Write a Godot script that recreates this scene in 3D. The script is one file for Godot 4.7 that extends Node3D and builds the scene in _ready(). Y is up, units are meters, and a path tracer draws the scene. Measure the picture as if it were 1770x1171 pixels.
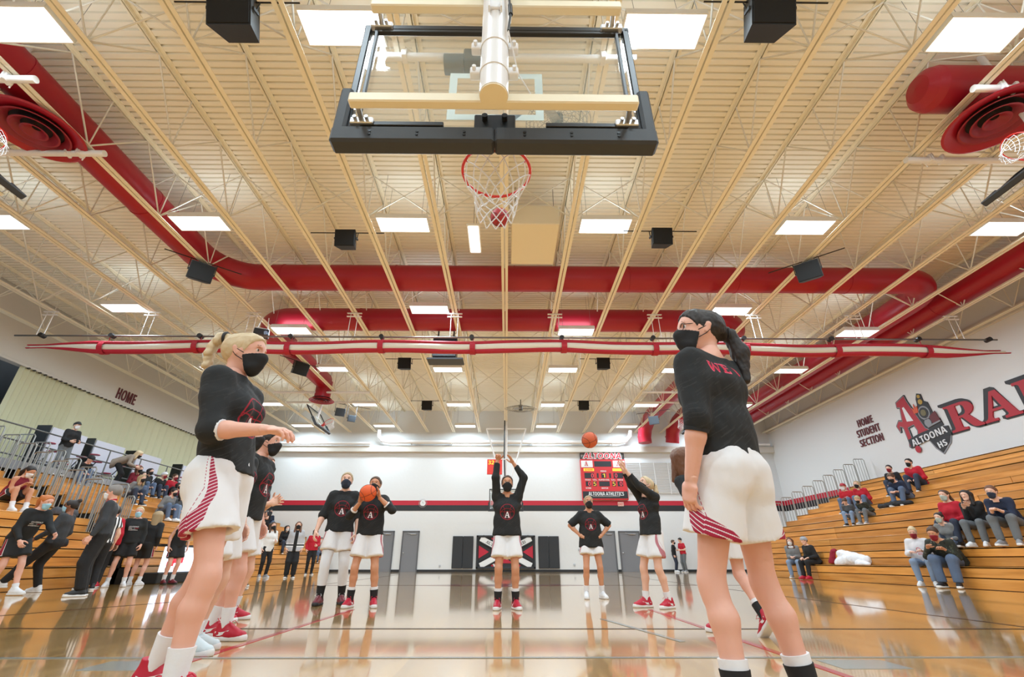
extends Node3D
# A school gymnasium before a basketball game, seen from low behind one baseline. Camera stands at x = 0, z = 0 and looks towards -z.

const FOCAL := 787.0
const PITCH := 26.04
const YAW := 0.59
const EYE := 0.58
const JOIST := 1.71          # joist spacing
const JX := -0.1             # x of the centre joist
const CHORD := 8.2           # underside of the bottom chords
const DECK := 9.68           # underside of the roof deck
const BACK := 29.8           # far wall
const RIGHT := 17.3
const LEFT := -18.2
const REAR := 7.0

var eye_at := Vector3(0, EYE, 0)
var fwd: Vector3
var rgt: Vector3
var upw: Vector3
var mats := {}
var numbers := {}
var lib := {}
var rows_r := []
var rows_l := []

# ---------------------------------------------------------------- mesh buffers
class MB:
	var v := PackedVector3Array()
	var n := PackedVector3Array()
	var uv := PackedVector2Array()

	func tri(a: Vector3, b: Vector3, c: Vector3, na: Vector3, nb: Vector3, nc: Vector3, ua := Vector2.ZERO, ub := Vector2.ZERO, uc := Vector2.ZERO) -> void:
		if (b - a).cross(c - a).dot(na + nb + nc) > 0.0:
			v.append(a); v.append(c); v.append(b)
			n.append(na); n.append(nc); n.append(nb)
			uv.append(ua); uv.append(uc); uv.append(ub)
		else:
			v.append(a); v.append(b); v.append(c)
			n.append(na); n.append(nb); n.append(nc)
			uv.append(ua); uv.append(ub); uv.append(uc)

	func quad(a: Vector3, b: Vector3, c: Vector3, d: Vector3, nn: Vector3) -> void:
		tri(a, b, c, nn, nn, nn, Vector2(0, 1), Vector2(1, 1), Vector2(1, 0))
		tri(a, c, d, nn, nn, nn, Vector2(0, 1), Vector2(1, 0), Vector2(0, 0))

	func box(ctr: Vector3, size: Vector3, bev := 0.0, bs := Basis()) -> void:
		var h := size * 0.5
		var b := minf(bev, minf(h.x, minf(h.y, h.z)) * 0.9)
		for ax in 3:
			var a1 := (ax + 1) % 3
			var a2 := (ax + 2) % 3
			for s in [-1.0, 1.0]:
				var q := []
				for t in [[-1.0, -1.0], [1.0, -1.0], [1.0, 1.0], [-1.0, 1.0]]:
					var p := Vector3()
					p[ax] = s * h[ax]
					p[a1] = t[0] * (h[a1] - b)
					p[a2] = t[1] * (h[a2] - b)
					q.append(ctr + bs * p)
				var nn := Vector3()
				nn[ax] = s
				quad(q[0], q[1], q[2], q[3], bs * nn)
		if b <= 0.0:
			return
		for ax in 3:
			var a1 := (ax + 1) % 3
			var a2 := (ax + 2) % 3
			for s in [-1.0, 1.0]:
				for t in [-1.0, 1.0]:
					var q := []
					for e in [[-1.0, 0], [1.0, 0], [1.0, 1], [-1.0, 1]]:
						var p := Vector3()
						p[ax] = e[0] * (h[ax] - b)
						p[a1] = s * (h[a1] - (b if e[1] == 0 else 0.0))
						p[a2] = t * (h[a2] - (0.0 if e[1] == 0 else b))
						q.append(ctr + bs * p)
					var nn := Vector3()
					nn[a1] = s
					nn[a2] = t
					quad(q[0], q[1], q[2], q[3], (bs * nn).normalized())
		for sx in [-1.0, 1.0]:
			for sy in [-1.0, 1.0]:
				for sz in [-1.0, 1.0]:
					var sg := Vector3(sx, sy, sz)
					var i := h - Vector3(b, b, b)
					var nn := (bs * sg).normalized()
					tri(ctr + bs * (sg * Vector3(h.x, i.y, i.z)), ctr + bs * (sg * Vector3(i.x, h.y, i.z)), ctr + bs * (sg * Vector3(i.x, i.y, h.z)), nn, nn, nn)

	func tube(pts: Array, rad, sides := 8, closed := false) -> void:
		var m := pts.size()
		var rings := []
		var nrm := []
		var t0: Vector3 = (pts[1] - pts[0]).normalized()
		var u := t0.cross(Vector3.UP)
		if u.length() < 0.05:
			u = t0.cross(Vector3.RIGHT)
		u = u.normalized()
		for i in m:
			var t: Vector3
			if closed:
				t = (pts[(i + 1) % m] - pts[(i + m - 1) % m]).normalized()
			else:
				t = (pts[mini(i + 1, m - 1)] - pts[maxi(i - 1, 0)]).normalized()
			u = (u - t * u.dot(t)).normalized()
			var w := t.cross(u)
			var r: float = rad[i] if rad is Array else rad
			var ring := PackedVector3Array()
			var rn := PackedVector3Array()
			for k in sides:
				var a := TAU * k / sides
				var d := u * cos(a) + w * sin(a)
				ring.append(pts[i] + d * r)
				rn.append(d)
			rings.append(ring)
			nrm.append(rn)
		for i in (m if closed else m - 1):
			var j := (i + 1) % m
			for k in sides:
				var l := (k + 1) % sides
				tri(rings[i][k], rings[i][l], rings[j][l], nrm[i][k], nrm[i][l], nrm[j][l], Vector2(float(k) / sides, i), Vector2(float(k + 1) / sides, i), Vector2(float(k + 1) / sides, i + 1))
				tri(rings[i][k], rings[j][l], rings[j][k], nrm[i][k], nrm[j][l], nrm[j][k], Vector2(float(k) / sides, i), Vector2(float(k + 1) / sides, i + 1), Vector2(float(k) / sides, i + 1))
		if not closed:
			for e in [0, m - 1]:
				var t: Vector3 = (pts[0] - pts[1]).normalized() if e == 0 else (pts[m - 1] - pts[m - 2]).normalized()
				for k in range(1, sides - 1):
					tri(rings[e][0], rings[e][k], rings[e][k + 1], t, t, t)

	func lathe(prof: Array, sides := 24, xf := Transform3D()) -> void:   # prof: Vector2(radius, height)
		for i in prof.size() - 1:
			var a: Vector2 = prof[i]
			var b: Vector2 = prof[i + 1]
			var d := (b - a).normalized()
			var ln := Vector2(d.y, -d.x)
			for k in sides:
				var q0 := TAU * k / sides
				var q1 := TAU * (k + 1) / sides
				var c0 := Vector3(cos(q0), 0, sin(q0))
				var c1 := Vector3(cos(q1), 0, sin(q1))
				var n0 := (xf.basis * (c0 * ln.x + Vector3.UP * ln.y)).normalized()
				var n1 := (xf.basis * (c1 * ln.x + Vector3.UP * ln.y)).normalized()
				var p := xf * (c0 * a.x + Vector3.UP * a.y)
				var q := xf * (c1 * a.x + Vector3.UP * a.y)
				var r := xf * (c1 * b.x + Vector3.UP * b.y)
				var s := xf * (c0 * b.x + Vector3.UP * b.y)
				if a.x > 0.0:
					tri(p, q, r, n0, n1, n1)
				if b.x > 0.0:
					tri(p, r, s, n0, n1, n0)

	func prism(poly: PackedVector2Array, depth: float, xf := Transform3D()) -> void:   # from z = 0 to z = depth
		var ix := Geometry2D.triangulate_polygon(poly)
		var zf := xf.basis.z.normalized()
		for i in range(0, ix.size(), 3):
			var q := []
			for k in 3:
				q.append(poly[ix[i + k]])
			tri(xf * Vector3(q[0].x, q[0].y, depth), xf * Vector3(q[1].x, q[1].y, depth), xf * Vector3(q[2].x, q[2].y, depth), zf, zf, zf)
			tri(xf * Vector3(q[0].x, q[0].y, 0), xf * Vector3(q[1].x, q[1].y, 0), xf * Vector3(q[2].x, q[2].y, 0), -zf, -zf, -zf)
		var cw := 1.0 if Geometry2D.is_polygon_clockwise(poly) else -1.0
		for i in poly.size():
			var a := poly[i]
			var b := poly[(i + 1) % poly.size()]
			var d := (b - a).normalized()
			var nn := (xf.basis * Vector3(d.y, -d.x, 0) * -cw).normalized()
			quad(xf * Vector3(a.x, a.y, 0), xf * Vector3(b.x, b.y, 0), xf * Vector3(b.x, b.y, depth), xf * Vector3(a.x, a.y, depth), nn)

	func add(o: Array, xf: Transform3D) -> void:   # [verts, normals, uv]
		var nb := xf.basis
		var flip := nb.determinant() < 0.0
		var vv: PackedVector3Array = o[0]
		var nn: PackedVector3Array = o[1]
		for i in range(0, vv.size(), 3):
			for k in ([0, 2, 1] if flip else [0, 1, 2]):
				v.append(xf * vv[i + k])
				n.append((nb * nn[i + k]).normalized())
				uv.append(Vector2.ZERO)

	func mesh(m: Material = null) -> ArrayMesh:
		var a := []
		a.resize(Mesh.ARRAY_MAX)
		a[Mesh.ARRAY_VERTEX] = v
		a[Mesh.ARRAY_NORMAL] = n
		a[Mesh.ARRAY_TEX_UV] = uv
		var am := ArrayMesh.new()
		am.add_surface_from_arrays(Mesh.PRIMITIVE_TRIANGLES, a)
		if m:
			am.surface_set_material(0, m)
		return am

# ---------------------------------------------------------------- signed distance fields, meshed as surface nets
class Sdf:
	var o: Vector3
	var c: float
	var nx: int
	var ny: int
	var nz: int
	var f := PackedFloat32Array()

	func _init(lo: Vector3, hi: Vector3, cell: float) -> void:
		o = lo
		c = cell
		nx = int(ceil((hi.x - lo.x) / cell)) + 2
		ny = int(ceil((hi.y - lo.y) / cell)) + 2
		nz = int(ceil((hi.z - lo.z) / cell)) + 2
		f.resize(nx * ny * nz)
		f.fill(9.0)

	# tapered capsule; along «wide» the distance counts «ws» times (below 1: wider there); flat: bit 1 cuts at a, bit 2 cuts at b
	func cone(a: Vector3, b: Vector3, ra: float, rb: float, k := 0.03, flat := 0, wide := Vector3.ZERO, ws := 1.0) -> void:
		var rm := maxf(ra, rb)
		var ext := rm / minf(ws, 1.0) + k + c * 2.0
		var lo := (Vector3(minf(a.x, b.x), minf(a.y, b.y), minf(a.z, b.z)) - Vector3.ONE * ext - o) / c
		var hi := (Vector3(maxf(a.x, b.x), maxf(a.y, b.y), maxf(a.z, b.z)) + Vector3.ONE * ext - o) / c
		var x0 := clampi(int(lo.x), 0, nx)
		var x1 := clampi(int(hi.x) + 2, 0, nx)
		var y0 := clampi(int(lo.y), 0, ny)
		var y1 := clampi(int(hi.y) + 2, 0, ny)
		var z0 := clampi(int(lo.z), 0, nz)
		var z1 := clampi(int(hi.z) + 2, 0, nz)
		var d := b - a
		var l2 := maxf(d.length_squared(), 1e-8)
		var ln := sqrt(l2)
		var il := 1.0 / l2
		var dr := rb - ra
		var useW := ws != 1.0
		var wf := ws - 1.0
		var ik := 0.25 / k
		for z in range(z0, z1):
			for y in range(y0, y1):
				var at := (z * ny + y) * nx + x0
				var q := o + Vector3(x0, y, z) * c - a
				for x in range(x0, x1):
					var tu := q.dot(d) * il
					var t := clampf(tu, 0.0, 1.0)
					var r := q - d * t
					if useW:
						r += wide * (r.dot(wide) * wf)
					var e := r.length() - ra - dr * t
					if flat:
						if flat & 2:
							e = maxf(e, (tu - 1.0) * ln)
						if flat & 1:
							e = maxf(e, -tu * ln)
					var g := f[at]
					var h := k - absf(e - g)
					if h > 0.0:
						f[at] = minf(e, g) - h * h * ik
					elif e < g:
						f[at] = e
					at += 1
					q.x += c

	func cut(p: Vector3, nn: Vector3) -> void:   # keeps the side that nn points away from
		var w := nn.normalized()
		for z in nz:
			for y in ny:
				var at := (z * ny + y) * nx
				var s := (o + Vector3(0, y, z) * c - p).dot(w)
				for x in nx:
					if s > f[at]:
						f[at] = s
					at += 1
					s += c * w.x

	func carve(a: Vector3, b: Vector3, ra: float, rb: float) -> void:   # takes a tapered capsule out
		var d := b - a
		var il := 1.0 / d.length_squared()
		for z in nz:
			for y in ny:
				var at := (z * ny + y) * nx
				for x in nx:
					if f[at] < 0.03:
						var p := o + Vector3(x, y, z) * c - a
						var t := clampf(p.dot(d) * il, 0.0, 1.0)
						f[at] = maxf(f[at], ra + (rb - ra) * t - (p - d * t).length())
					at += 1

	func nets() -> Array:
		var map := PackedInt32Array()
		map.resize(f.size())
		map.fill(-1)
		var v := PackedVector3Array()
		var ix := PackedInt32Array()
		var lim := 3.6 * c
		var sy := nx
		var sz := nx * ny
		var off := [0, 1, sy, sy + 1, sz, sz + 1, sz + sy, sz + sy + 1]
		var edges := [[0, 1], [2, 3], [4, 5], [6, 7], [0, 2], [1, 3], [4, 6], [5, 7], [0, 4], [1, 5], [2, 6], [3, 7]]
		var cp := []
		for i in 8:
			cp.append(Vector3(i & 1, (i >> 1) & 1, (i >> 2) & 1))
		var g := PackedFloat32Array()
		g.resize(8)
		for z in nz - 1:
			for y in ny - 1:
				var at := (z * ny + y) * nx
				for x in nx - 1:
					var f0 := f[at]
					if f0 < lim and f0 > -lim:
						var m := 0
						for i in 8:
							var q := f[at + off[i]]
							g[i] = q
							if q < 0.0:
								m += 1
						if m > 0 and m < 8:
							var p := Vector3.ZERO
							var cnt := 0
							for e in edges:
								var p0 := g[e[0]]
								var p1 := g[e[1]]
								if (p0 < 0.0) != (p1 < 0.0):
									p += (cp[e[0]] as Vector3).lerp(cp[e[1]], p0 / (p0 - p1))
									cnt += 1
							map[at] = v.size()
							v.append(o + (Vector3(x, y, z) + p / cnt) * c)
							if x > 0 and y > 0 and z > 0:
								var ins := f0 < 0.0
								for ax in 3:
									var st: int = [1, sy, sz][ax]
									if (f[at + st] < 0.0) != ins:
										var s1: int = [sy, sz, 1][ax]
										var s2: int = [sz, 1, sy][ax]
										var A := map[at - s1 - s2]
										var B := map[at - s2]
										var C := map[at]
										var D := map[at - s1]
										if A >= 0 and B >= 0 and D >= 0:
											if ins:
												ix.append_array([A, C, B, A, D, C])
											else:
												ix.append_array([A, B, C, A, C, D])
					at += 1
		var n := PackedVector3Array()
		n.resize(v.size())
		for i in range(0, ix.size(), 3):
			var a := v[ix[i]]
			var w := (v[ix[i + 2]] - a).cross(v[ix[i + 1]] - a)
			for k in 3:
				n[ix[i + k]] += w
		for i in n.size():
			n[i] = n[i].normalized()
		return [v, n, ix]

func soup(a: Array) -> Array:   # indexed to plain triangles
	var v := PackedVector3Array()
	var n := PackedVector3Array()
	for i in a[2]:
		v.append(a[0][i])
		n.append(a[1][i])
	return [v, n]

func net_mesh(a: Array, m: Material, uv = null) -> ArrayMesh:
	var s := []
	s.resize(Mesh.ARRAY_MAX)
	s[Mesh.ARRAY_VERTEX] = a[0]
	s[Mesh.ARRAY_NORMAL] = a[1]
	s[Mesh.ARRAY_INDEX] = a[2]
	if uv != null:
		s[Mesh.ARRAY_TEX_UV] = uv
	var am := ArrayMesh.new()
	am.add_surface_from_arrays(Mesh.PRIMITIVE_TRIANGLES, s)
	am.surface_set_material(0, m)
	return am

# ---------------------------------------------------------------- naming and placing
func numbered(called: String) -> String:
	var k: int = numbers.get(called, -1) + 1
	numbers[called] = k
	return called if k == 0 else "%s_%03d" % [called, k]

func tag(o: Node, label: String, category: String, group := "") -> Node:
	o.set_meta("label", label)
	o.set_meta("category", category)
	if group:
		o.set_meta("group", group)
	return o

func thing(called: String, label: String, category: String, at := Vector3.ZERO, turn := 0.0, group := "") -> Node3D:
	var o := Node3D.new()
	o.name = numbered(called)
	add_child(o)
	o.position = at
	o.rotation.y = deg_to_rad(turn)
	tag(o, label, category, group)
	return o

func part(called: String, me: Mesh, parent: Node, xf := Transform3D(), label := "") -> MeshInstance3D:
	var o := MeshInstance3D.new()
	o.name = called
	o.mesh = me
	o.transform = xf
	parent.add_child(o, true)
	if label:
		o.set_meta("label", label)
	return o

func struct(called: String, me: Mesh, label := "") -> MeshInstance3D:
	var o := part(numbered(called), me, self)
	o.set_meta("kind", "structure")
	if label:
		o.set_meta("label", label)
	return o

func one(called: String, me: Mesh, label: String, category: String, xf := Transform3D(), group := "") -> MeshInstance3D:
	var o := part(numbered(called), me, self, xf)
	tag(o, label, category, group)
	return o

func ray(u: float, v: float) -> Vector3:
	return fwd * FOCAL + rgt * (u - 885.0) + upw * (585.5 - v)

func at_depth(u: float, v: float, d: float) -> Vector3:
	var r := ray(u, v)
	return eye_at + r * (-d / r.z)

func at_height(u: float, v: float, y := 0.0) -> Vector3:
	var r := ray(u, v)
	return eye_at + r * ((y - EYE) / r.y)

func at_side(u: float, v: float, x: float) -> Vector3:
	var r := ray(u, v)
	return eye_at + r * (x / r.x)

func depth_for(u: float, x: float, y: float) -> float:   # distance at which a point of given x and height lies on the sight line's column
	var k := (u - 885.0) / FOCAL
	return -(x * rgt.x - k * (x * fwd.x + (y - EYE) * fwd.y)) / (-rgt.z + k * fwd.z)

# ---------------------------------------------------------------- materials
func mat(called: String, col: Color, rough := 0.6, metal := 0.0) -> StandardMaterial3D:
	if mats.has(called):
		return mats[called]
	var m := StandardMaterial3D.new()
	m.resource_name = called
	m.albedo_color = col
	m.roughness = rough
	m.metallic = metal
	mats[called] = m
	return m

func rgb(r: int, g: int, b: int) -> Color:
	return Color8(r, g, b)

func noise_tex(freq: float, seed_no: int, ramp: Gradient = null, normal := false, bump := 4.0, size := 256) -> NoiseTexture2D:
	var n := FastNoiseLite.new()
	n.seed = seed_no
	n.frequency = freq
	n.fractal_octaves = 4
	var t := NoiseTexture2D.new()
	t.width = size
	t.height = size
	t.seamless = true
	t.noise = n
	if normal:
		t.as_normal_map = true
		t.bump_strength = bump
	if ramp:
		t.color_ramp = ramp
	return t

func two(a: Color, b: Color) -> Gradient:
	var g := Gradient.new()
	g.set_color(0, a)
	g.set_color(1, b)
	return g

func cloth(called: String, col: Color, rough := 0.85) -> StandardMaterial3D:
	if mats.has(called):
		return mats[called]
	var m := mat(called, col, rough)
	m.normal_enabled = true
	m.normal_texture = tex_cloth
	m.normal_scale = 0.5
	m.uv1_triplanar = true
	m.uv1_scale = Vector3(3, 3, 3)
	return m

var tex_cloth: NoiseTexture2D

func fill_poly(img: Image, pts: PackedVector2Array, col: Color) -> void:
	var lo := 1e9
	var hi := -1e9
	for p in pts:
		lo = minf(lo, p.y)
		hi = maxf(hi, p.y)
	for y in range(maxi(0, int(floor(lo))), mini(img.get_height() - 1, int(ceil(hi))) + 1):
		var xs := []
		for i in pts.size():
			var a := pts[i]
			var b := pts[(i + 1) % pts.size()]
			if (a.y <= y + 0.5) != (b.y <= y + 0.5):
				xs.append(a.x + (y + 0.5 - a.y) / (b.y - a.y) * (b.x - a.x))
		xs.sort()
		for i in range(0, xs.size() - 1, 2):
			var x0 := int(round(xs[i]))
			var x1 := int(round(xs[i + 1]))
			if x1 > x0:
				img.fill_rect(Rect2i(x0, y, x1 - x0, 1), col)

func draw_line_on(img: Image, a: Vector2, b: Vector2, w: float, col: Color) -> void:
	var d := (b - a).normalized().orthogonal() * w * 0.5
	fill_poly(img, PackedVector2Array([a + d, b + d, b - d, a - d]), col)

func ring_on(img: Image, ctr: Vector2, rx: float, ry: float, a0: float, a1: float, w: float, col: Color) -> void:
	var m := 28
	for i in m:
		var p := a0 + (a1 - a0) * i / m
		var q := a0 + (a1 - a0) * (i + 1.15) / m
		draw_line_on(img, ctr + Vector2(cos(p) * rx, sin(p) * ry), ctr + Vector2(cos(q) * rx, sin(q) * ry), w, col)

func text_shape(s: String, face: String, bold := true, depth := 0.02) -> TextMesh:
	var ft := SystemFont.new()
	ft.font_names = PackedStringArray([face])
	ft.font_weight = 700 if bold else 400
	var t := TextMesh.new()
	t.font = ft
	t.font_size = 48
	t.pixel_size = 0.01
	t.depth = depth
	t.curve_step = 1.0
	t.text = s
	return t

func text_on(img: Image, s: String, face: String, r: Rect2, col: Color) -> void:
	var t := text_shape(s, face)
	var bb := t.get_aabb()
	var a := t.surface_get_arrays(0)
	var v: PackedVector3Array = a[Mesh.ARRAY_VERTEX]
	var ix: PackedInt32Array = a[Mesh.ARRAY_INDEX]
	for i in range(0, ix.size(), 3):
		var q := PackedVector2Array()
		for k in 3:
			var p := v[ix[i + k]]
			if p.z < 0.009:
				break
			q.append(Vector2(r.position.x + (p.x - bb.position.x) / bb.size.x * r.size.x, r.end.y - (p.y - bb.position.y) / bb.size.y * r.size.y))
		if q.size() == 3:
			fill_poly(img, q, col)

# lettering as thin raised geometry: fits a box of w x h metres centred on xf
func lettering(called: String, s: String, face: String, w: float, h: float, depth: float, m: Material, parent: Node, xf: Transform3D) -> MeshInstance3D:
	var t := text_shape(s, face, true, 0.05)
	var bb := t.get_aabb()
	t.material = m
	var sc := Basis.from_scale(Vector3(w / bb.size.x, h / bb.size.y, depth / 0.05))
	var c := bb.get_center()
	return part(called, t, parent, xf * Transform3D(sc, -(sc * c)))

# ---------------------------------------------------------------- the build
func _ready() -> void:
	# camera
	var cam := Camera3D.new()
	cam.name = "camera"
	add_child(cam)
	cam.fov = rad_to_deg(2.0 * atan(585.5 / FOCAL))
	cam.position = eye_at
	cam.rotation = Vector3(deg_to_rad(PITCH), deg_to_rad(-YAW), 0)
	cam.near = 0.05
	cam.current = true
	fwd = -cam.basis.z
	rgt = cam.basis.x
	upw = cam.basis.y
	# surroundings and exposure
	var we := WorldEnvironment.new()
	we.name = "surroundings"
	var env := Environment.new()
	env.background_mode = Environment.BG_COLOR
	env.background_color = Color(0.02, 0.02, 0.02)
	env.tonemap_mode = Environment.TONE_MAPPER_LINEAR
	env.tonemap_exposure = 1.12
	env.sdfgi_enabled = true
	env.ssao_enabled = true
	env.ssil_enabled = true
	we.environment = env
	add_child(we)
	lamps()

	tex_cloth = noise_tex(0.02, 5, null, true, 3.0)
	rows_r = [[10.6, 0.46], [10.95, 0.86], [11.3, 1.26], [11.6, 1.65]]
	for i in 9:
		rows_r.append([12.03 + 0.56 * i, 1.91 + 0.25 * i])
	rows_l = [[10.3, 0.46], [10.65, 0.86], [11.0, 1.26], [11.3, 1.6]]
	for i in 6:
		rows_l.append([11.87 + 0.575 * i, 1.85 + 0.25 * i])
	room()
	roof()
	ducts()
	goals()
	hangings()
	bleachers()
	back_wall_things()
	side_wall_signs()
	people()

# ---------------------------------------------------------------- lamps
const LAMP_POWER := 12.5
const LAMP_UP := 0.9

func lamps() -> void:
	var white := mat("fixture_white", rgb(235, 235, 232), 0.4)
	var glow := mat("lamp_glow", Color(1, 1, 1), 0.5)
	glow.emission_enabled = true
	glow.emission = Color(0.97, 0.98, 1.0)
	glow.emission_energy_multiplier = 2.2
	var dark := mat("cable_grey", rgb(140, 140, 140), 0.5, 0.6)
	var hb := MB.new()
	hb.box(Vector3(0, 0.045, 0), Vector3(1.26, 0.09, 0.54), 0.012)
	for s in [-1.0, 1.0]:
		hb.box(Vector3(s * 0.635, 0.0, 0), Vector3(0.02, 0.12, 0.56), 0.004)
		hb.box(Vector3(0, 0.0, s * 0.275), Vector3(1.29, 0.12, 0.02), 0.004)
	var hm := hb.mesh(white)
	var lb := MB.new()
	lb.box(Vector3(0, -0.035, 0), Vector3(1.235, 0.03, 0.51), 0.006)
	var lm := lb.mesh(glow)
	var wb := MB.new()
	wb.tube([Vector3(0, 0.09, 0), Vector3(0, DECK - CHORD - 0.06, 0)], 0.004, 5)
	var wm := wb.mesh(dark)
	wb = MB.new()
	wb.tube([Vector3(0, 0.09, 0), Vector3(0, DECK - CHORD + 0.16, 0)], 0.004, 5)
	var wm_long := wb.mesh(dark)
	var zs := [4.4, 9.15, 0.0, 18.9, 24.0, 28.4, -0.9, -5.2]
	var words := ["nearest row above the goal", "row before the nearer red duct", "row over the divider", "row just past the divider", "second row beyond the divider", "last row along the far wall", "row overhead behind the goal", "rearmost row of the gym"]
	var cols := ["far left", "left", "left of centre", "right of centre", "right", "far right"]
	for r in zs.size():
		for c in 6:
			var ox: float = [-7.5, -4.5, -1.5, 1.5, 4.5, 7.5][c]
			var z: float = zs[r]
			if r == 2:
				z = [13.5, 14.7, 13.5, 14.7, 13.5, 14.7][c]
			var p := Vector3(JX + ox * JOIST, CHORD + 0.1, -z)
			if r == 2 and z > 14.0:
				p.y = CHORD - 0.12
			var t := thing("light_fixture", "glowing white rectangular ceiling light, %s, %s one" % [words[r], cols[c]], "ceiling light", p, 0.0, "rectangular gym lights")
			part("housing", hm, t)
			part("lens", lm, t)
			for s in [[-1, -1], [1, -1], [1, 1], [-1, 1]]:
				part("hanger_wire", wm if p.y > CHORD else wm_long, t, Transform3D(Basis(), Vector3(s[0] * 0.5, 0, s[1] * 0.25)))
			area_light(t, Vector3(0, -0.075, 0), -90.0, LAMP_POWER)
			area_light(t, Vector3(0, 0.12, 0), 90.0, LAMP_UP)

	# one more in the open gallery bay at the left
	var g := thing("light_fixture", "rectangular ceiling light inside the open gallery bay at the far left", "ceiling light", Vector3(LEFT - 2.4, 7.3, -12.5), 0.0, "rectangular gym lights")
	part("housing", hm, g)
	part("lens", lm, g)
	area_light(g, Vector3(0, -0.075, 0), -90.0, 14.0)

func area_light(t: Node3D, at: Vector3, tilt: float, power: float) -> void:
	var l := AreaLight3D.new()
	l.name = "lamp_light"
	l.area_size = Vector2(1.2, 0.5)
	l.light_color = Color(0.875, 0.955, 1.0)
	l.light_energy = power
	l.shadow_enabled = true
	l.area_range = 40.0
	l.area_attenuation = 2.0
	t.add_child(l, true)
	l.position = at
	l.rotation.x = deg_to_rad(tilt)

# ---------------------------------------------------------------- room shell
func room() -> void:
	# maple floor: narrow strips running down the court, under a thick gloss coat
	var img := Image.create(1024, 1024, false, Image.FORMAT_RGB8)
	var rng := RandomNumberGenerator.new()
	rng.seed = 11
	var strip := 1024.0 / 42.0
	for i in 42:
		var x0 := int(i * strip)
		var x1 := int((i + 1) * strip)
		var y := -rng.randi_range(0, 400)
		while y < 1024:
			var ln := rng.randi_range(260, 620)
			var t := rng.randf_range(-0.055, 0.055)
			var base := Color(0.79 + t, 0.613 + t * 0.95, 0.348 + t * 0.8)
			img.fill_rect(Rect2i(x0, y, x1 - x0, ln), base)
			for g in 9:
				var gx := rng.randi_range(x0, x1 - 2)
				img.fill_rect(Rect2i(gx, y, rng.randi_range(1, 2), ln), base.darkened(rng.randf_range(0.0, 0.06)))
			img.fill_rect(Rect2i(x0, y, x1 - x0, 1), base.darkened(0.35))
			y += ln
		img.fill_rect(Rect2i(x0, 0, 1, 1024), Color(0.60, 0.44, 0.25))
	var fm := mat("maple_floor", Color(1, 1, 1), 0.12)
	fm.albedo_texture = ImageTexture.create_from_image(img)
	fm.uv1_triplanar = true
	fm.uv1_world_triplanar = true
	fm.uv1_scale = Vector3(1, 1, 1) / 2.4
	fm.metallic_specular = 0.6
	fm.clearcoat_enabled = true
	fm.clearcoat = 1.0
	fm.clearcoat_roughness = 0.06
	fm.roughness = 0.2
	var b := MB.new()
	b.box(Vector3((LEFT + RIGHT) * 0.5 - 3.0, -0.1, (REAR - BACK) * 0.5), Vector3(RIGHT - LEFT + 7.0, 0.2, BACK + REAR + 0.6))
	var floor_o := struct("floor", b.mesh(fm), "glossy honey coloured maple gym floor")
	var red := mat("line_red", rgb(178, 42, 48), 0.12)
	var dark := mat("line_dark", rgb(70, 52, 45), 0.12)
	var grey := mat("line_grey", rgb(142, 146, 140), 0.12)
	var blk := mat("line_maroon", rgb(96, 30, 34), 0.12)
	for m in [red, dark, grey, blk]:
		m.metallic_specular = 0.62
	var flat := func(called: String, a: Vector3, c: Vector3, w: float, m: Material) -> void:
		var q := MB.new()
		var d := c - a
		q.box(Vector3.ZERO, Vector3(w, 0.003, d.length()))
		part(called, q.mesh(m), floor_o, Transform3D(Basis.looking_at(d, Vector3.UP), (a + c) * 0.5 + Vector3(0, 0.0015, 0)))
	flat.call("lane_line", Vector3(-2.03, 0, -0.8), Vector3(-2.03, 0, -7.0), 0.052, red)
	flat.call("lane_line", Vector3(1.9, 0, -0.8), Vector3(1.9, 0, -7.0), 0.052, red)
	flat.call("baseline", Vector3(-8.0, 0, -0.8), Vector3(8.0, 0, -0.8), 0.06, red)
	flat.call("volleyball_line", Vector3(-8.0, 0.0006, -5.2), Vector3(8.0, 0.0006, -4.98), 0.045, dark)
	flat.call("badminton_line", Vector3(-6.0, 0.0004, -3.68), Vector3(6.0, 0.0004, -3.62), 0.04, grey)
	flat.call("volleyball_sideline", Vector3(5.05, 0.0002, -1.0), Vector3(5.05, 0.0002, -24.0), 0.045, dark)
	flat.call("volleyball_sideline", Vector3(-5.95, 0.0002, -6.3), Vector3(-5.0, 0.0002, -8.9), 0.045, dark)
	flat.call("volleyball_sideline", Vector3(-5.0, 0.0002, -8.9), Vector3(-5.0, 0.0002, -24.0), 0.045, dark)
	flat.call("half_court_line", Vector3(-8.0, 0.0002, -13.6), Vector3(8.0, 0.0002, -13.6), 0.05, dark)
	flat.call("diagonal_mark", Vector3(1.06, 0.0003, -5.9), Vector3(1.4, 0.0003, -4.3), 0.05, grey)
	for s in [-1.0, 1.0]:
		var q := MB.new()
		q.box(Vector3(0.22 * s, 0.0008, 0), Vector3(0.42, 0.0016, 0.28))
		part("lane_block", q.mesh(grey), floor_o, Transform3D(Basis(), Vector3(2.0 if s > 0 else -2.1, 0, -3.42)))
	var wing := MB.new()
	wing.prism(PackedVector2Array([Vector2(-2.3, 0.0), Vector2(-1.3, 0.55), Vector2(-1.15, 0.2), Vector2(-0.5, 0.45), Vector2(0, 0.9), Vector2(0.5, 0.45), Vector2(1.15, 0.2), Vector2(1.3, 0.55), Vector2(2.3, 0.0), Vector2(1.3, -0.3), Vector2(0.4, -0.35), Vector2(0, -0.8), Vector2(-0.4, -0.35), Vector2(-1.3, -0.3)]), 0.003)
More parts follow.
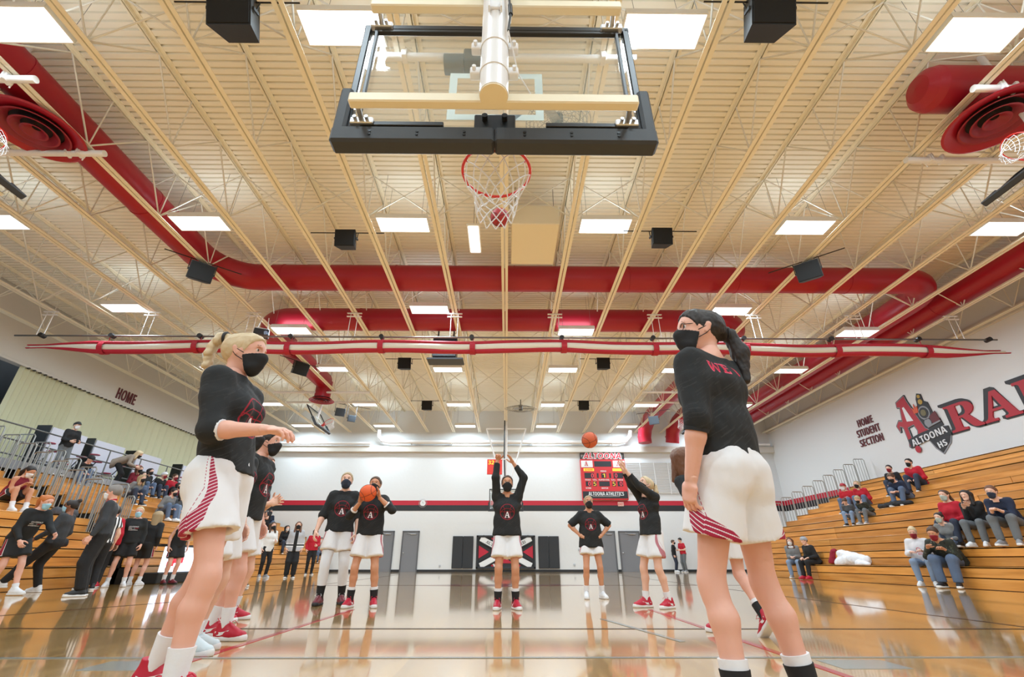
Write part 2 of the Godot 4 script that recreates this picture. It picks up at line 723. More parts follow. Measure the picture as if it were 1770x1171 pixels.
	part("centre_emblem", wing.mesh(blk), floor_o, Transform3D(Basis(Vector3.RIGHT, deg_to_rad(-90)), Vector3(-0.05, 0.0003, -13.6)), "dark red winged emblem at centre court")

	# walls
	var wm := mat("wall_white", rgb(222, 224, 226), 0.6)
	wm.normal_enabled = true
	wm.normal_texture = noise_tex(0.03, 21, null, true, 1.5)
	wm.uv1_triplanar = true
	wm.uv1_world_triplanar = true
	wm.uv1_scale = Vector3(0.5, 0.5, 0.5)
	wm.normal_scale = 0.15
	var beam := mat("beam_white", rgb(214, 210, 203), 0.65)
	b = MB.new()
	b.box(Vector3((LEFT + RIGHT) * 0.5 - 3, 5.0, -BACK - 0.15), Vector3(RIGHT - LEFT + 7, 10.2, 0.3))
	var far := struct("wall_far", b.mesh(wm), "white painted far wall with a red and black stripe")
	b = MB.new()
	b.box(Vector3((LEFT + RIGHT) * 0.5, 7.07, -BACK + 0.14), Vector3(RIGHT - LEFT, 0.38, 0.3), 0.01)
	part("ledge", b.mesh(beam), far)
	b = MB.new()
	b.box(Vector3((LEFT + RIGHT) * 0.5 - 3, 5.0, REAR + 0.15), Vector3(RIGHT - LEFT + 7, 10.2, 0.3))
	struct("wall_rear", b.mesh(wm), "white painted wall behind the baseline")
	b = MB.new()
	b.box(Vector3(RIGHT + 0.15, 5.0, (REAR - BACK) * 0.5), Vector3(0.3, 10.2, BACK + REAR + 0.6))
	var rw := struct("wall_right", b.mesh(wm), "white painted right wall above the bleachers")
	b = MB.new()
	b.box(Vector3(RIGHT - 0.06, 8.3, (REAR - BACK) * 0.5), Vector3(0.12, 0.3, BACK + REAR), 0.01)
	part("top_ledge", b.mesh(beam), rw)
	# left side: header beam, folding partition, open bay nearer the camera, gallery behind the bleachers
	b = MB.new()
	b.box(Vector3(LEFT - 0.15, 8.55, (REAR - BACK) * 0.5), Vector3(0.3, 2.75, BACK + REAR + 0.6))
	b.box(Vector3(LEFT + 0.02, 7.2, (REAR - BACK) * 0.5), Vector3(0.1, 0.1, BACK + REAR), 0.01)
	var lw := struct("wall_left", b.mesh(beam), "white header beam above the folding partition")
	lettering("lettering", "HOME", "Droid Sans", 1.15, 0.5, 0.03, mat("letter_maroon", rgb(96, 22, 30), 0.5), lw, Transform3D(Basis(Vector3.UP, deg_to_rad(90)), at_side(219, 686, LEFT + 0.02)))
	var pm := mat("partition_cream", rgb(212, 210, 176), 0.55)
	b = MB.new()
	var z := -16.0
	var px := 0.0
	while z > -BACK:
		var nx := 0.09 - px
		var fold := 0.24 if z < -18.6 else 0.11
		var d := Vector3(0, 0, -fold)
		b.quad(Vector3(LEFT - 0.1 + px, 3.3, z), Vector3(LEFT - 0.1 + nx, 3.3, z - fold), Vector3(LEFT - 0.1 + nx, 7.2, z - fold), Vector3(LEFT - 0.1 + px, 7.2, z), Vector3(fold, 0, nx - px).normalized())
		z -= fold
		px = nx
	part("folding_partition", b.mesh(pm), lw, Transform3D(), "pleated cream vinyl folding partition")
	b = MB.new()
	for i in 58:
		b.box(Vector3(LEFT + 0.04, 7.14, -16.2 - i * 0.23), Vector3(0.09, 0.05, 0.07), 0.005)
	part("partition_trolley", b.mesh(mat("dark_steel", rgb(66, 62, 58), 0.5, 0.5)), lw).set_meta("kind", "stuff")
	var gm := mat("gallery_grey", rgb(150, 152, 157), 0.7)
	b = MB.new()
	b.box(Vector3(LEFT - 2.9, 3.17, (REAR - BACK) * 0.5), Vector3(6.0, 0.26, BACK + REAR))
	b.box(Vector3(-16.45, 3.17, (REAR - BACK) * 0.5), Vector3(3.4, 0.26, BACK + REAR))
	struct("floor_gallery", b.mesh(gm), "grey gallery floor behind the left bleachers")
	b = MB.new()
	b.box(Vector3(LEFT - 5.9, 5.0, (REAR - BACK) * 0.5), Vector3(0.3, 10.2, BACK + REAR + 0.6))
	struct("wall_gallery", b.mesh(gm), "grey far wall of the open gallery bay")
	b = MB.new()
	b.box(Vector3(LEFT - 3.0, 7.6, (REAR - BACK) * 0.5), Vector3(5.7, 0.2, BACK + REAR))
	struct("ceiling_gallery", b.mesh(gm), "grey gallery ceiling at the left edge")
	b = MB.new()
	b.box(Vector3(LEFT - 2.4, 7.42, -12.0), Vector3(0.12, 0.12, 9.0), 0.01)
	struct("trim_1", b.mesh(mat("black_steel", rgb(28, 28, 30), 0.45, 0.3)), "black rail under the gallery ceiling")
	# stripes and base moulding
	var sred := mat("stripe_red", rgb(186, 30, 52), 0.5)
	var sblk := mat("stripe_black", rgb(36, 38, 42), 0.5)
	b = MB.new()
	b.box(Vector3((LEFT + RIGHT) * 0.5, 3.80, -BACK + 0.005), Vector3(RIGHT - LEFT, 0.27, 0.01))
	b.box(Vector3(RIGHT - 0.005, 3.80, -26.2), Vector3(0.01, 0.27, 7.2))
	struct("trim_2", b.mesh(sred), "red upper half of the wall stripe")
	b = MB.new()
	b.box(Vector3((LEFT + RIGHT) * 0.5, 3.5, -BACK + 0.005), Vector3(RIGHT - LEFT, 0.33, 0.012))
	b.box(Vector3(RIGHT - 0.005, 3.5, -26.2), Vector3(0.012, 0.33, 7.2))
	struct("trim_3", b.mesh(sblk), "black lower half of the wall stripe")
	b = MB.new()
	b.box(Vector3(0, 0.06, -BACK + 0.01), Vector3(RIGHT - LEFT, 0.12, 0.02), 0.003)
	struct("baseboard_far", b.mesh(sblk), "black vinyl base along the far wall")
	# doors
	var dm := mat("door_grey", rgb(124, 126, 132), 0.45)
	var fr := mat("door_frame_grey", rgb(92, 94, 99), 0.45)
	var st := mat("brushed_steel", rgb(190, 190, 192), 0.3, 0.9)
	var n := 0
	for x in [-7.25, -5.75, 6.0, 7.35]:
		n += 1
		b = MB.new()
		b.box(Vector3(0, 1.07, 0.03), Vector3(0.9, 2.14, 0.05), 0.004)
		b.box(Vector3(0, 2.02, 0.06), Vector3(0.7, 0.012, 0.02), 0.002)
		var o := struct("door_%d" % n, b.mesh(dm), ["grey steel door, the left of the pair", "grey steel door, the right of the pair", "grey steel door behind the standing player", "wide grey steel door near the right corner"][n - 1])
		o.position = Vector3(x, 0, -BACK)
		if n == 4:
			o.scale.x = 1.25
		b = MB.new()
		for s in [-1.0, 1.0]:
			b.box(Vector3(s * 0.48, 1.09, 0.04), Vector3(0.06, 2.18, 0.09), 0.005)
		b.box(Vector3(0, 2.17, 0.04), Vector3(1.02, 0.06, 0.09), 0.005)
		part("frame", b.mesh(fr), o)
		b = MB.new()
		b.lathe([Vector2(0, 0.0), Vector2(0.035, 0.0), Vector2(0.035, 0.01), Vector2(0.015, 0.02), Vector2(0.03, 0.05), Vector2(0.02, 0.07), Vector2(0, 0.075)], 12, Transform3D(Basis(Vector3.RIGHT, deg_to_rad(90)), Vector3(-0.36, 1.0, 0.055)))
		part("knob", b.mesh(st), o)
		b = MB.new()
		b.box(Vector3(0.15, 2.02, 0.09), Vector3(0.34, 0.05, 0.06), 0.01)
		b.tube([Vector3(0.1, 2.0, 0.1), Vector3(-0.1, 2.06, 0.2), Vector3(-0.2, 2.1, 0.1)], 0.01, 6)
		part("closer", b.mesh(st), o)

# ---------------------------------------------------------------- roof: ribbed deck and bar joists
func roof() -> void:
	var cream := mat("roof_cream", rgb(243, 239, 226), 0.55)
	var joist := mat("joist_cream", rgb(244, 238, 220), 0.5)
	var web := mat("web_cream", rgb(236, 233, 224), 0.5)
	var b := MB.new()
	b.box(Vector3((LEFT + RIGHT) * 0.5, DECK + 0.2, (REAR - BACK) * 0.5), Vector3(RIGHT - LEFT + 0.6, 0.2, BACK + REAR + 0.6))
	var top := struct("ceiling", b.mesh(cream), "cream ribbed steel roof deck")
	# one sheet of deck, three joist bays wide
	var w := JOIST * 3.0
	var s := MB.new()
	var z := REAR
	while z > -BACK - 0.1:
		var pts := [Vector2(z, 0.0), Vector2(z - 0.1, 0.0), Vector2(z - 0.113, 0.045), Vector2(z - 0.137, 0.045), Vector2(z - 0.15, 0.0)]
		for i in 4:
			var a: Vector2 = pts[i]
			var c: Vector2 = pts[i + 1]
			var d := (c - a).normalized()
			var nn := Vector3(0, d.x, -d.y).normalized()
			if nn.y > 0.0:
				nn = -nn
			s.quad(Vector3(0, a.y, a.x), Vector3(w, a.y, a.x), Vector3(w, c.y, c.x), Vector3(0, c.y, c.x), nn)
		z -= 0.15
	var sm := s.mesh(cream)
	for i in 7:
		part("deck_sheet", sm, top, Transform3D(Basis(), Vector3(JX - 10.5 * JOIST + w * i, DECK, 0)))
	# joists
	var chord := MB.new()
	for q in [-1.0, 1.0]:
		chord.box(Vector3(q * 0.055, 0.006, (REAR - BACK) * 0.5), Vector3(0.08, 0.012, BACK + REAR))
		chord.box(Vector3(q * 0.021, 0.045, (REAR - BACK) * 0.5), Vector3(0.012, 0.07, BACK + REAR))
	var bottom_mesh := chord.mesh(joist)
	chord = MB.new()
	for q in [-1.0, 1.0]:
		chord.box(Vector3(q * 0.06, -0.006, (REAR - BACK) * 0.5), Vector3(0.09, 0.012, BACK + REAR))
		chord.box(Vector3(q * 0.021, -0.045, (REAR - BACK) * 0.5), Vector3(0.012, 0.07, BACK + REAR))
	var top_mesh := chord.mesh(joist)
	var hgt := DECK - CHORD
	var half := 1.06
	var rod := func(a: Vector3, c: Vector3, r: float) -> ArrayMesh:
		var q := MB.new()
		q.tube([a, c], r, 6)
		return q.mesh(web)
	var lo := Vector3(0, 0.05, 0)
	var hi := Vector3(0, hgt - 0.05, 0)
	var dg_a: ArrayMesh = rod.call(lo, hi + Vector3(0, 0, half), 0.019)
	var dg_b: ArrayMesh = rod.call(lo, hi + Vector3(0, 0, -half), 0.019)
	var vert: ArrayMesh = rod.call(lo, hi, 0.015)
	var br_a: ArrayMesh = rod.call(lo, hi + Vector3(JOIST, 0, 0), 0.017)
	var br_b: ArrayMesh = rod.call(lo + Vector3(JOIST, 0, 0), hi, 0.017)
	for k in range(-10, 11):
		var x := JX + JOIST * k
		if x > RIGHT - 0.15:
			continue
		var where := "directly above the goal" if k == 0 else "%s to the %s of the goal" % [["", "first", "second", "third", "fourth", "fifth", "sixth", "seventh", "eighth", "ninth", "tenth"][absi(k)], "left" if k < 0 else "right"]
		var t := thing("roof_joist", "cream open web steel roof joist, %s" % where, "joist", Vector3(x, CHORD, 0), 0.0, "parallel roof joists")
		part("bottom_chord", bottom_mesh, t)
		part("top_chord", top_mesh, t, Transform3D(Basis(), Vector3(0, hgt, 0)))
		var zz := 0.4
		while zz < BACK - 0.8:
			var at := Transform3D(Basis(), Vector3(0, 0, -zz))
			part("web_diagonal", dg_a, t, at)
			part("web_diagonal", dg_b, t, at)
			part("web_vertical", vert, t, at)
			zz += half * 2.0
		if k < 10 and x + JOIST < RIGHT - 0.15:
			for bz in [5.2, 9.44, 13.68, 17.92, 22.16, 26.4]:
				var at := Transform3D(Basis(), Vector3(0, 0, -(0.4 + half * 2.0 * roundf((bz - 0.4) / (half * 2.0)))))
				part("bridging", br_a, t, at)
				part("bridging", br_b, t, at)

# ---------------------------------------------------------------- red ducts
func arc_pts(c: Vector3, a: Vector3, b: Vector3, m: int) -> Array:   # quarter turn round c from c + a to c + b
	var o := []
	for i in m + 1:
		var q := PI * 0.5 * i / m
		o.append(c + a * cos(q) + b * sin(q))
	return o

func ducts() -> void:
	var red := mat("duct_red", rgb(168, 24, 46), 0.38)
	var dk := mat("diffuser_red", rgb(146, 20, 38), 0.4)
	var blk := mat("diffuser_black", rgb(24, 10, 12), 0.6)
	var y := 8.82
	var R := 0.42
	var seam := func(t: Node3D, pts: Array) -> void:
		for i in range(1, pts.size() - 1):
			var d: Vector3 = (pts[i + 1] - pts[i - 1]).normalized()
			var q := MB.new()
			q.tube([pts[i] - d * 0.02, pts[i] + d * 0.02], R + 0.012, 28)
			part("seam_band", q.mesh(red), t)
	var run := func(called: String, label: String, pts: Array, seams: Array) -> Node3D:
		var t := thing(called, label, "duct", Vector3.ZERO)
		var b := MB.new()
		b.tube(pts, R, 28)
		part("duct_run", b.mesh(red), t)
		for sm in seams:
			var q := MB.new()
			q.tube([sm[0] - sm[1] * 0.02, sm[0] + sm[1] * 0.02], R + 0.012, 28)
			part("seam_band", q.mesh(red), t)
		return t
	# nearer crossing duct: runs along the left side, turns across the gym, turns away on the right
	var z1 := -12.45
	var xl := -9.25
	var pts := [Vector3(xl, y, 5.0), Vector3(xl, y, z1 + 1.3)]
	pts.append_array(arc_pts(Vector3(xl + 1.3, y, z1 + 1.3), Vector3(-1.3, 0, 0), Vector3(0, 0, -1.3), 8).slice(1))
	pts.append(Vector3(12.9, y, z1))
	pts.append_array(arc_pts(Vector3(12.9, y, z1 - 1.3), Vector3(0, 0, 1.3), Vector3(1.3, 0, 0), 8).slice(1))
	pts.append(Vector3(14.2, y, -BACK + 0.6))
	var sm := []
	for x in [-7.2, -3.6, 0.2, 3.9, 7.4, 11.0]:
		sm.append([Vector3(x, y, z1), Vector3.RIGHT])
	for z in [-2.0, -5.5, -9.0]:
		sm.append([Vector3(xl, y, z), Vector3.BACK])
	run.call("air_duct", "large red duct sweeping along the left side and across the ceiling", pts, sm)
	# farther crossing duct
	var z2 := -15.1
	pts = [Vector3(xl, y - 0.1, -21.6), Vector3(xl, y - 0.1, z2 - 1.2)]
	pts.append_array(arc_pts(Vector3(xl + 1.2, y - 0.1, z2 - 1.2), Vector3(-1.2, 0, 0), Vector3(0, 0, 1.2), 8).slice(1))
	pts.append(Vector3(7.75, y - 0.1, z2))
	pts.append_array(arc_pts(Vector3(7.75, y - 0.1, z2 - 1.2), Vector3(0, 0, 1.2), Vector3(1.2, 0, 0), 8).slice(1))
	pts.append(Vector3(8.95, y - 0.1, -27.2))
	pts.append_array([Vector3(8.9, y - 0.25, -28.0), Vector3(8.85, y - 0.6, -28.7), Vector3(8.8, y - 1.1, -28.95), Vector3(8.8, 7.35, -28.95)])
	sm = []
	for x in [-5.5, -1.9, 1.8, 5.2]:
		sm.append([Vector3(x, y - 0.1, z2), Vector3.RIGHT])
	sm.append([Vector3(8.8, 7.75, -28.95), Vector3.UP])
	run.call("air_duct", "red duct crossing the ceiling just behind the rolled divider", pts, sm)
	# side run and the second drop
	run.call("air_duct", "straight red duct running along the right side wall", [Vector3(15.45, y, 4.0), Vector3(15.45, y, -BACK + 0.4)], [[Vector3(15.45, y, -10), Vector3.BACK], [Vector3(15.45, y, -14), Vector3.BACK]])
	run.call("air_duct", "short red duct dropping at the far right of the end wall", [Vector3(11.0, y - 0.1, -20.5), Vector3(10.9, y - 0.1, -27.2), Vector3(10.8, y - 0.3, -28.1), Vector3(10.6, y - 0.75, -28.75), Vector3(10.55, 7.35, -28.95)], [[Vector3(10.57, 7.75, -28.9), Vector3.UP]])
	# stub from the right that carries the big diffuser
	var t: Node3D = run.call("air_duct", "short red duct with rounded end at the upper right", [Vector3(8.2, y, -5.75), Vector3(15.0, y, -5.75)], [])
	var b := MB.new()
	b.lathe([Vector2(R, 0), Vector2(R * 0.9, 0.14), Vector2(R * 0.6, 0.26), Vector2(0, 0.31)], 28, Transform3D(Basis(Vector3.BACK, deg_to_rad(90)), Vector3(8.2, y, -5.75)))
	part("end_cap", b.mesh(red), t)
	# round cone diffusers
	var i := 0
	for p in [Vector3(-9.25, 8.15, -6.3), Vector3(9.1, 8.0, -5.75), Vector3(-9.25, 7.75, -21.8), Vector3(8.95, 7.9, -20.6)]:
		var sc: float = 0.82 if i < 2 else 0.62
		var d := thing("ceiling_diffuser", ["round red ringed diffuser under the duct at the upper left edge", "round red ringed diffuser at the upper right behind a raised hoop", "small round red diffuser above the far left folded hoop", "small round red diffuser above the far right folded hoop"][i], "air vent", p, 0.0, "round red diffusers")
		b = MB.new()
		b.lathe([Vector2(0.3, 0.45), Vector2(0.42 * 0.95, 0.3), Vector2(0.62, 0.12), Vector2(0.92, 0.0), Vector2(0.97, -0.03), Vector2(0.92, -0.05), Vector2(0.62, 0.06), Vector2(0.4, 0.2)], 40, Transform3D(Basis.from_scale(Vector3(sc, sc, sc)), Vector3.ZERO))
		part("outer_cone", b.mesh(red), d)
		for k in 3:
			b = MB.new()
			var r := 0.66 - 0.21 * k
			b.lathe([Vector2(r - 0.14, 0.1 - k * 0.012), Vector2(r, -0.03 - k * 0.012), Vector2(r + 0.02, -0.045 - k * 0.012), Vector2(r - 0.02, -0.045 - k * 0.012), Vector2(r - 0.16, 0.08 - k * 0.012)], 40, Transform3D(Basis.from_scale(Vector3(sc, sc, sc)), Vector3.ZERO))
			part("cone_ring", b.mesh(dk), d)
		b = MB.new()
		b.lathe([Vector2(0, 0.13), Vector2(0.75, 0.13), Vector2(0.75, 0.15), Vector2(0, 0.15)], 32, Transform3D(Basis.from_scale(Vector3(sc, sc, sc)), Vector3.ZERO))
		part("throat", b.mesh(blk), d)
		b = MB.new()
		b.tube([Vector3(0, 0.12, 0), Vector3(0, y - p.y - 0.3 if i != 2 else 1.0, 0)], 0.38, 24)
		part("neck", b.mesh(red), d)
		i += 1

# ---------------------------------------------------------------- basketball goals
func hoop_net(t: Node3D, c: Vector3, sway: Vector3, thin := 0.0042) -> void:
	var white := mat("net_white", rgb(238, 238, 240), 0.7)
	var rad := [0.226, 0.205, 0.178, 0.155, 0.138, 0.126, 0.12]
	var b := MB.new()
	var node := func(i: int, r: int) -> Vector3:
		var a := TAU * (i + 0.5 * (r % 2)) / 12.0
		var wob := sin(i * 2.3 + r * 1.7) * 0.008
		return c + sway * (r / 6.0) + Vector3(cos(a) * (rad[r] + wob), -0.012 - 0.068 * r - absf(wob), sin(a) * (rad[r] + wob))
	for r in 6:
		for i in 12:
			var p: Vector3 = node.call(i, r)
			var l := i if r % 2 == 1 else i - 1
			var q1: Vector3 = node.call(l, r + 1)
			var q2: Vector3 = node.call(l + 1, r + 1)
			b.tube([p, q1], thin, 5)
			b.tube([p, q2], thin, 5)
	part("net", b.mesh(white), t)

func goal(label: String, at: Vector3, turn: float, group := "") -> Node3D:   # origin: middle of the board's lower edge; board faces +z
	var t := thing("basketball_goal", label, "basketball hoop", at, turn, group)
	var glass := mat("board_glass", Color(0.86, 0.93, 0.92, 0.1), 0.03)
	glass.transparency = BaseMaterial3D.TRANSPARENCY_ALPHA
	var black := mat("frame_black", rgb(26, 28, 32), 0.35, 0.2)
	var pad := mat("pad_charcoal", rgb(50, 53, 58), 0.55)
	var cream := mat("arm_cream", rgb(236, 226, 200), 0.45)
	var white := mat("pipe_white", rgb(236, 236, 238), 0.35)
	var steel := mat("bolt_steel", rgb(205, 206, 208), 0.3, 0.8)
	var orange := mat("rim_orange", rgb(214, 52, 44), 0.35)
	var mark := mat("board_white", rgb(226, 240, 238), 0.5)
	var b := MB.new()
	b.box(Vector3(0, 0.535, 0), Vector3(1.8, 1.05, 0.012))
	part("glass_pane", b.mesh(glass), t)
	b = MB.new()
	b.box(Vector3(0, 1.06, 0), Vector3(1.86, 0.05, 0.05), 0.006)
	b.box(Vector3(0, 0.985, -0.03), Vector3(1.7, 0.03, 0.03), 0.004)
	b.box(Vector3(0, 0.01, 0), Vector3(1.83, 0.04, 0.05), 0.006)
	for s in [-1.0, 1.0]:
		b.box(Vector3(s * 0.905, 0.535, 0), Vector3(0.045, 1.07, 0.05), 0.006)
		b.box(Vector3(s * 0.83, 0.56, -0.035), Vector3(0.022, 0.84, 0.025), 0.003)
		b.box(Vector3(s * 0.56, 0.05, -0.03), Vector3(0.5, 0.035, 0.04), 0.004)
	part("board_frame", b.mesh(black), t)
	b = MB.new()
	for s in [-1.0, 1.0]:
		b.box(Vector3(s * 0.868, 0.53, -0.03), Vector3(0.012, 0.7, 0.012), 0.002)
	part("frame_trim", b.mesh(steel), t)
	b = MB.new()
	for s in [-1.0, 1.0]:
		b.box(Vector3(s * 0.28, 0.38, 0.008), Vector3(0.05, 0.45, 0.004))
		b.box(Vector3(0, 0.38 + s * 0.2, 0.008), Vector3(0.51, 0.05, 0.004))
	part("target_mark", b.mesh(mark), t)
	for s in [-1.0, 1.0]:
		b = MB.new()
		b.box(Vector3(s * 0.4885, -0.04, 0.0), Vector3(0.975, 0.13, 0.115), 0.016)
		b.box(Vector3(s * 0.935, 0.17, 0.0), Vector3(0.074, 0.4, 0.111), 0.014)
		part("pad", b.mesh(pad), t)
		b = MB.new()
		for x in [0.18, 0.46, 0.74]:
			for y in [-0.03, -0.055]:
				b.tube([Vector3(s * x, y, -0.056), Vector3(s * x, y, -0.062)], 0.009, 8)
		part("pad_rivets", b.mesh(black), t)
		# corner brackets and struts
		b = MB.new()
		b.box(Vector3(s * 0.8, 0.06, -0.045), Vector3(0.14, 0.05, 0.04), 0.006)
		b.box(Vector3(s * 0.8, 1.03, -0.045), Vector3(0.15, 0.05, 0.04), 0.006)
		b.tube([Vector3(s * 0.79, 0.06, -0.17), Vector3(s * 0.8, 0.06, -0.06)], 0.016, 8)
		b.tube([Vector3(s * 0.79, 1.03, -0.17), Vector3(s * 0.8, 1.03, -0.06)], 0.016, 8)
		for x in [0.765, 0.835]:
			b.tube([Vector3(s * x, 0.06, -0.06), Vector3(s * x, 0.06, -0.09)], 0.012, 6)
			b.tube([Vector3(s * x, 1.03, -0.06), Vector3(s * x, 1.03, -0.09)], 0.012, 6)
		part("corner_bracket", b.mesh(steel), t)
	for y in [0.06, 1.0]:
		b = MB.new()
		b.box(Vector3(0, y, -0.19), Vector3(1.66, 0.075, 0.06), 0.008)
		part("cross_arm", b.mesh(cream), t)
	b = MB.new()
	b.box(Vector3(0, 0.07, -0.03), Vector3(0.25, 0.14, 0.03), 0.006)
	for x in [-0.06, 0.06]:
		b.tube([Vector3(x, 0.09, -0.03), Vector3(x, 0.09, -0.08)], 0.018, 10)
	part("rim_plate", b.mesh(black), t)
	# rim
	b = MB.new()
	var c := Vector3(0, 0.13, 0.41)
	var ring := []
	for i in 40:
		var a := TAU * i / 40
		ring.append(c + Vector3(cos(a) * 0.236, 0, sin(a) * 0.236))
	b.tube(ring, 0.0105, 10, true)
	b.box(Vector3(0, 0.115, 0.115), Vector3(0.2, 0.018, 0.2), 0.004)
	b.box(Vector3(0, 0.07, 0.03), Vector3(0.2, 0.13, 0.02), 0.004)
	for s in [-1.0, 1.0]:
		b.tube([Vector3(s * 0.09, 0.09, 0.03), Vector3(s * 0.13, 0.12, 0.16), Vector3(s * 0.17, 0.125, 0.24)], 0.016, 8)
	for i in 12:
		var a := TAU * i / 12
		b.tube([c + Vector3(cos(a) * 0.232, -0.008, sin(a) * 0.232), c + Vector3(cos(a) * 0.226, -0.024, sin(a) * 0.226)], 0.004, 5)
	part("rim", b.mesh(orange), t)
	hoop_net(t, c, Vector3(0.0, 0, -0.02))
	return t

func goals() -> void:
	var white := mat("pipe_white", rgb(236, 236, 238), 0.35)
	var cream := mat("arm_cream", rgb(236, 226, 200), 0.45)
	var steel := mat("bolt_steel", rgb(205, 206, 208), 0.3, 0.8)
	var black := mat("frame_black", rgb(26, 28, 32), 0.35, 0.2)
	# nearest goal, seen from behind: board faces -z
	var t := goal("big glass backboard with red rim and white net, nearest and overhead, seen from behind", Vector3(-0.085, 2.9, -1.95), 180.0)
	var b := MB.new()
	b.tube([Vector3(0, 0.03, -0.25), Vector3(0, CHORD - 2.9, -0.25)], 0.082, 28)
	part("mast", b.mesh(white), t)
	b = MB.new()
	b.tube([Vector3(0, 0.02, -0.25), Vector3(0, 0.032, -0.25)], 0.079, 28)
	part("mast_cap", b.mesh(cream), t)
	for y in [0.22, 0.45, 1.1]:
		b = MB.new()
		b.tube([Vector3(0, y - 0.02, -0.25), Vector3(0, y + 0.02, -0.25)], 0.087, 28)
		for s in [-1.0, 1.0]:
			b.box(Vector3(s * 0.11, y, -0.25), Vector3(0.06, 0.06, 0.05), 0.006)
			b.tube([Vector3(s * 0.115, y, -0.27), Vector3(s * 0.115, y, -0.3)], 0.012, 6)
		part("mast_clamp", b.mesh(white), t)
	b = MB.new()
	b.box(Vector3(0, 0.86, -0.335), Vector3(0.075, 0.3, 0.02), 0.006)
	for s in [-1.0, 1.0]:
		b.box(Vector3(s * 0.036, 0.72, -0.35), Vector3(0.012, 0.08, 0.04), 0.003)
	part("hoist_plate", b.mesh(white), t)
	b = MB.new()
	for y in [0.82, 0.93]:
		b.tube([Vector3(0, y, -0.34), Vector3(0, y, -0.348)], 0.028, 14)
	part("hoist_hole", b.mesh(mat("hole_brown", rgb(96, 78, 52), 0.6)), t)
	b = MB.new()
	b.tube([Vector3(-0.05, 1.3, -0.33), Vector3(-0.075, 0.95, -0.33), Vector3(-0.095, 0.7, -0.32), Vector3(-0.08, 0.5, -0.33)], 0.008, 6)
	b.tube([Vector3(-0.09, 0.78, -0.32), Vector3(-0.094, 0.68, -0.32)], 0.014, 8)
	part("hoist_cord", b.mesh(black), t)
	b = MB.new()
	b.tube([Vector3(-0.08, 0.5, -0.33), Vector3(-0.14, 0.3, -0.2), Vector3(-0.24, 0.2, -0.1), Vector3(-0.3, 0.2, -0.05)], 0.004, 6)
	part("white_cord", b.mesh(white), t)
	# raised side goals near the camera
	for s in [-1.0, 1.0]:
		t = goal("raised side hoop with white net at the %s edge of the photo" % ("left" if s < 0 else "right"), Vector3(9.1 * s, 6.72, -5.6), -90.0 * s, "raised side goals")
		t.rotation.x = deg_to_rad(-52)
		b = MB.new()
		b.tube([Vector3(0, 0.3, -0.25), Vector3(0, 2.02, 2.1)], 0.06, 18)
		part("mast", b.mesh(white), t)
		# support pipes below the joists
		var words := "left" if s < 0 else "right"
		var k := 0
		for p in [at_height(60, 140, 8.08), at_height(180, 268, 8.08)]:
			var q := Vector3(absf(p.x) * s, 8.12, p.z)
			var pipe := thing("support_pipe", "white round support pipe under the joists, %s side, %s of the pair" % [words, "nearer" if k == 0 else "farther"], "pipe", q, 0.0, "white goal support pipes")
			b = MB.new()
			b.tube([Vector3.ZERO, Vector3(3.6 * s, 0, 0)], 0.065, 16)
			part("pipe", b.mesh(white), pipe)
			b = MB.new()
			b.box(Vector3(0.5 * s, 0.02, 0), Vector3(0.1, 0.17, 0.17), 0.012)
			for e in [-0.09, 0.09]:
				b.tube([Vector3(0.5 * s, -0.1, e), Vector3(0.5 * s, 0.11, e)], 0.014, 6)
			part("clamp", b.mesh(white), pipe)
			b = MB.new()
			b.box(Vector3(0.75 * s, 0.02, 0), Vector3(0.06, 0.17, 0.17), 0.012)
			part("clamp", b.mesh(white), pipe)
			k += 1
	# far goal
	t = goal("far glass backboard behind the shooting player", Vector3(-0.07, 3.14, -26.8), 0.0)
	b = MB.new()
	b.tube([Vector3(0, 0.2, -0.25), Vector3(0, CHORD - 3.14, -0.25)], 0.07, 16)
	part("mast", b.mesh(white), t)
	b = MB.new()
	b.tube([Vector3(-1.2, 4.6, -0.25), Vector3(1.2, 4.6, -0.25)], 0.05, 10)
	for s in [-1.0, 1.0]:
		b.tube([Vector3(s * 1.18, 4.6, -0.25), Vector3(s * 0.6, 2.7, -0.25)], 0.045, 10)
		b.tube([Vector3(s * 0.6, 2.7, -0.25), Vector3(s * 0.1, 1.1, -0.25)], 0.045, 10)
	part("brace_frame", b.mesh(white), t)
	b = MB.new()
	b.tube([Vector3(-0.09, 5.3, -0.1), Vector3(-0.11, 3.0, -0.1), Vector3(-0.05, 1.2, -0.1)], 0.035, 8)
	part("cord", b.mesh(black), t)
	# far side goals, folded up
	for s in [-1.0, 1.0]:
		var p := at_height(557 if s < 0 else 1192, 740, 6.55)
		t = goal("small folded side hoop far down the %s side" % ("left" if s < 0 else "right"), p, -90.0 * s, "far folded side goals")
		t.rotation.x = deg_to_rad(-32)
		b = MB.new()
		b.tube([Vector3(0, 0.3, -0.25), Vector3(0, 2.63, 1.64)], 0.05, 10)
		part("mast", b.mesh(white), t)
		for dz in [-0.7, 0.9]:
			var pipe := thing("support_pipe", "thin white pipe under the joists by the far %s folded hoop, %s one" % ["left" if s < 0 else "right", "farther" if dz < 0 else "nearer"], "pipe", Vector3(p.x, 8.1, p.z + dz), 0.0, "white goal support pipes")
			b = MB.new()
			b.tube([Vector3(-2.4, 0, 0), Vector3(2.4, 0, 0)], 0.055, 10)
			part("pipe", b.mesh(white), pipe)
			for x in [-0.9, 0.8]:
				b = MB.new()
				b.box(Vector3(x, 0.02, 0), Vector3(0.09, 0.15, 0.15), 0.01)
				part("clamp", b.mesh(white), pipe)
	# pipes that carry the nearest goal, high behind the glass
	var pp := at_height(735, 100, 8.1)
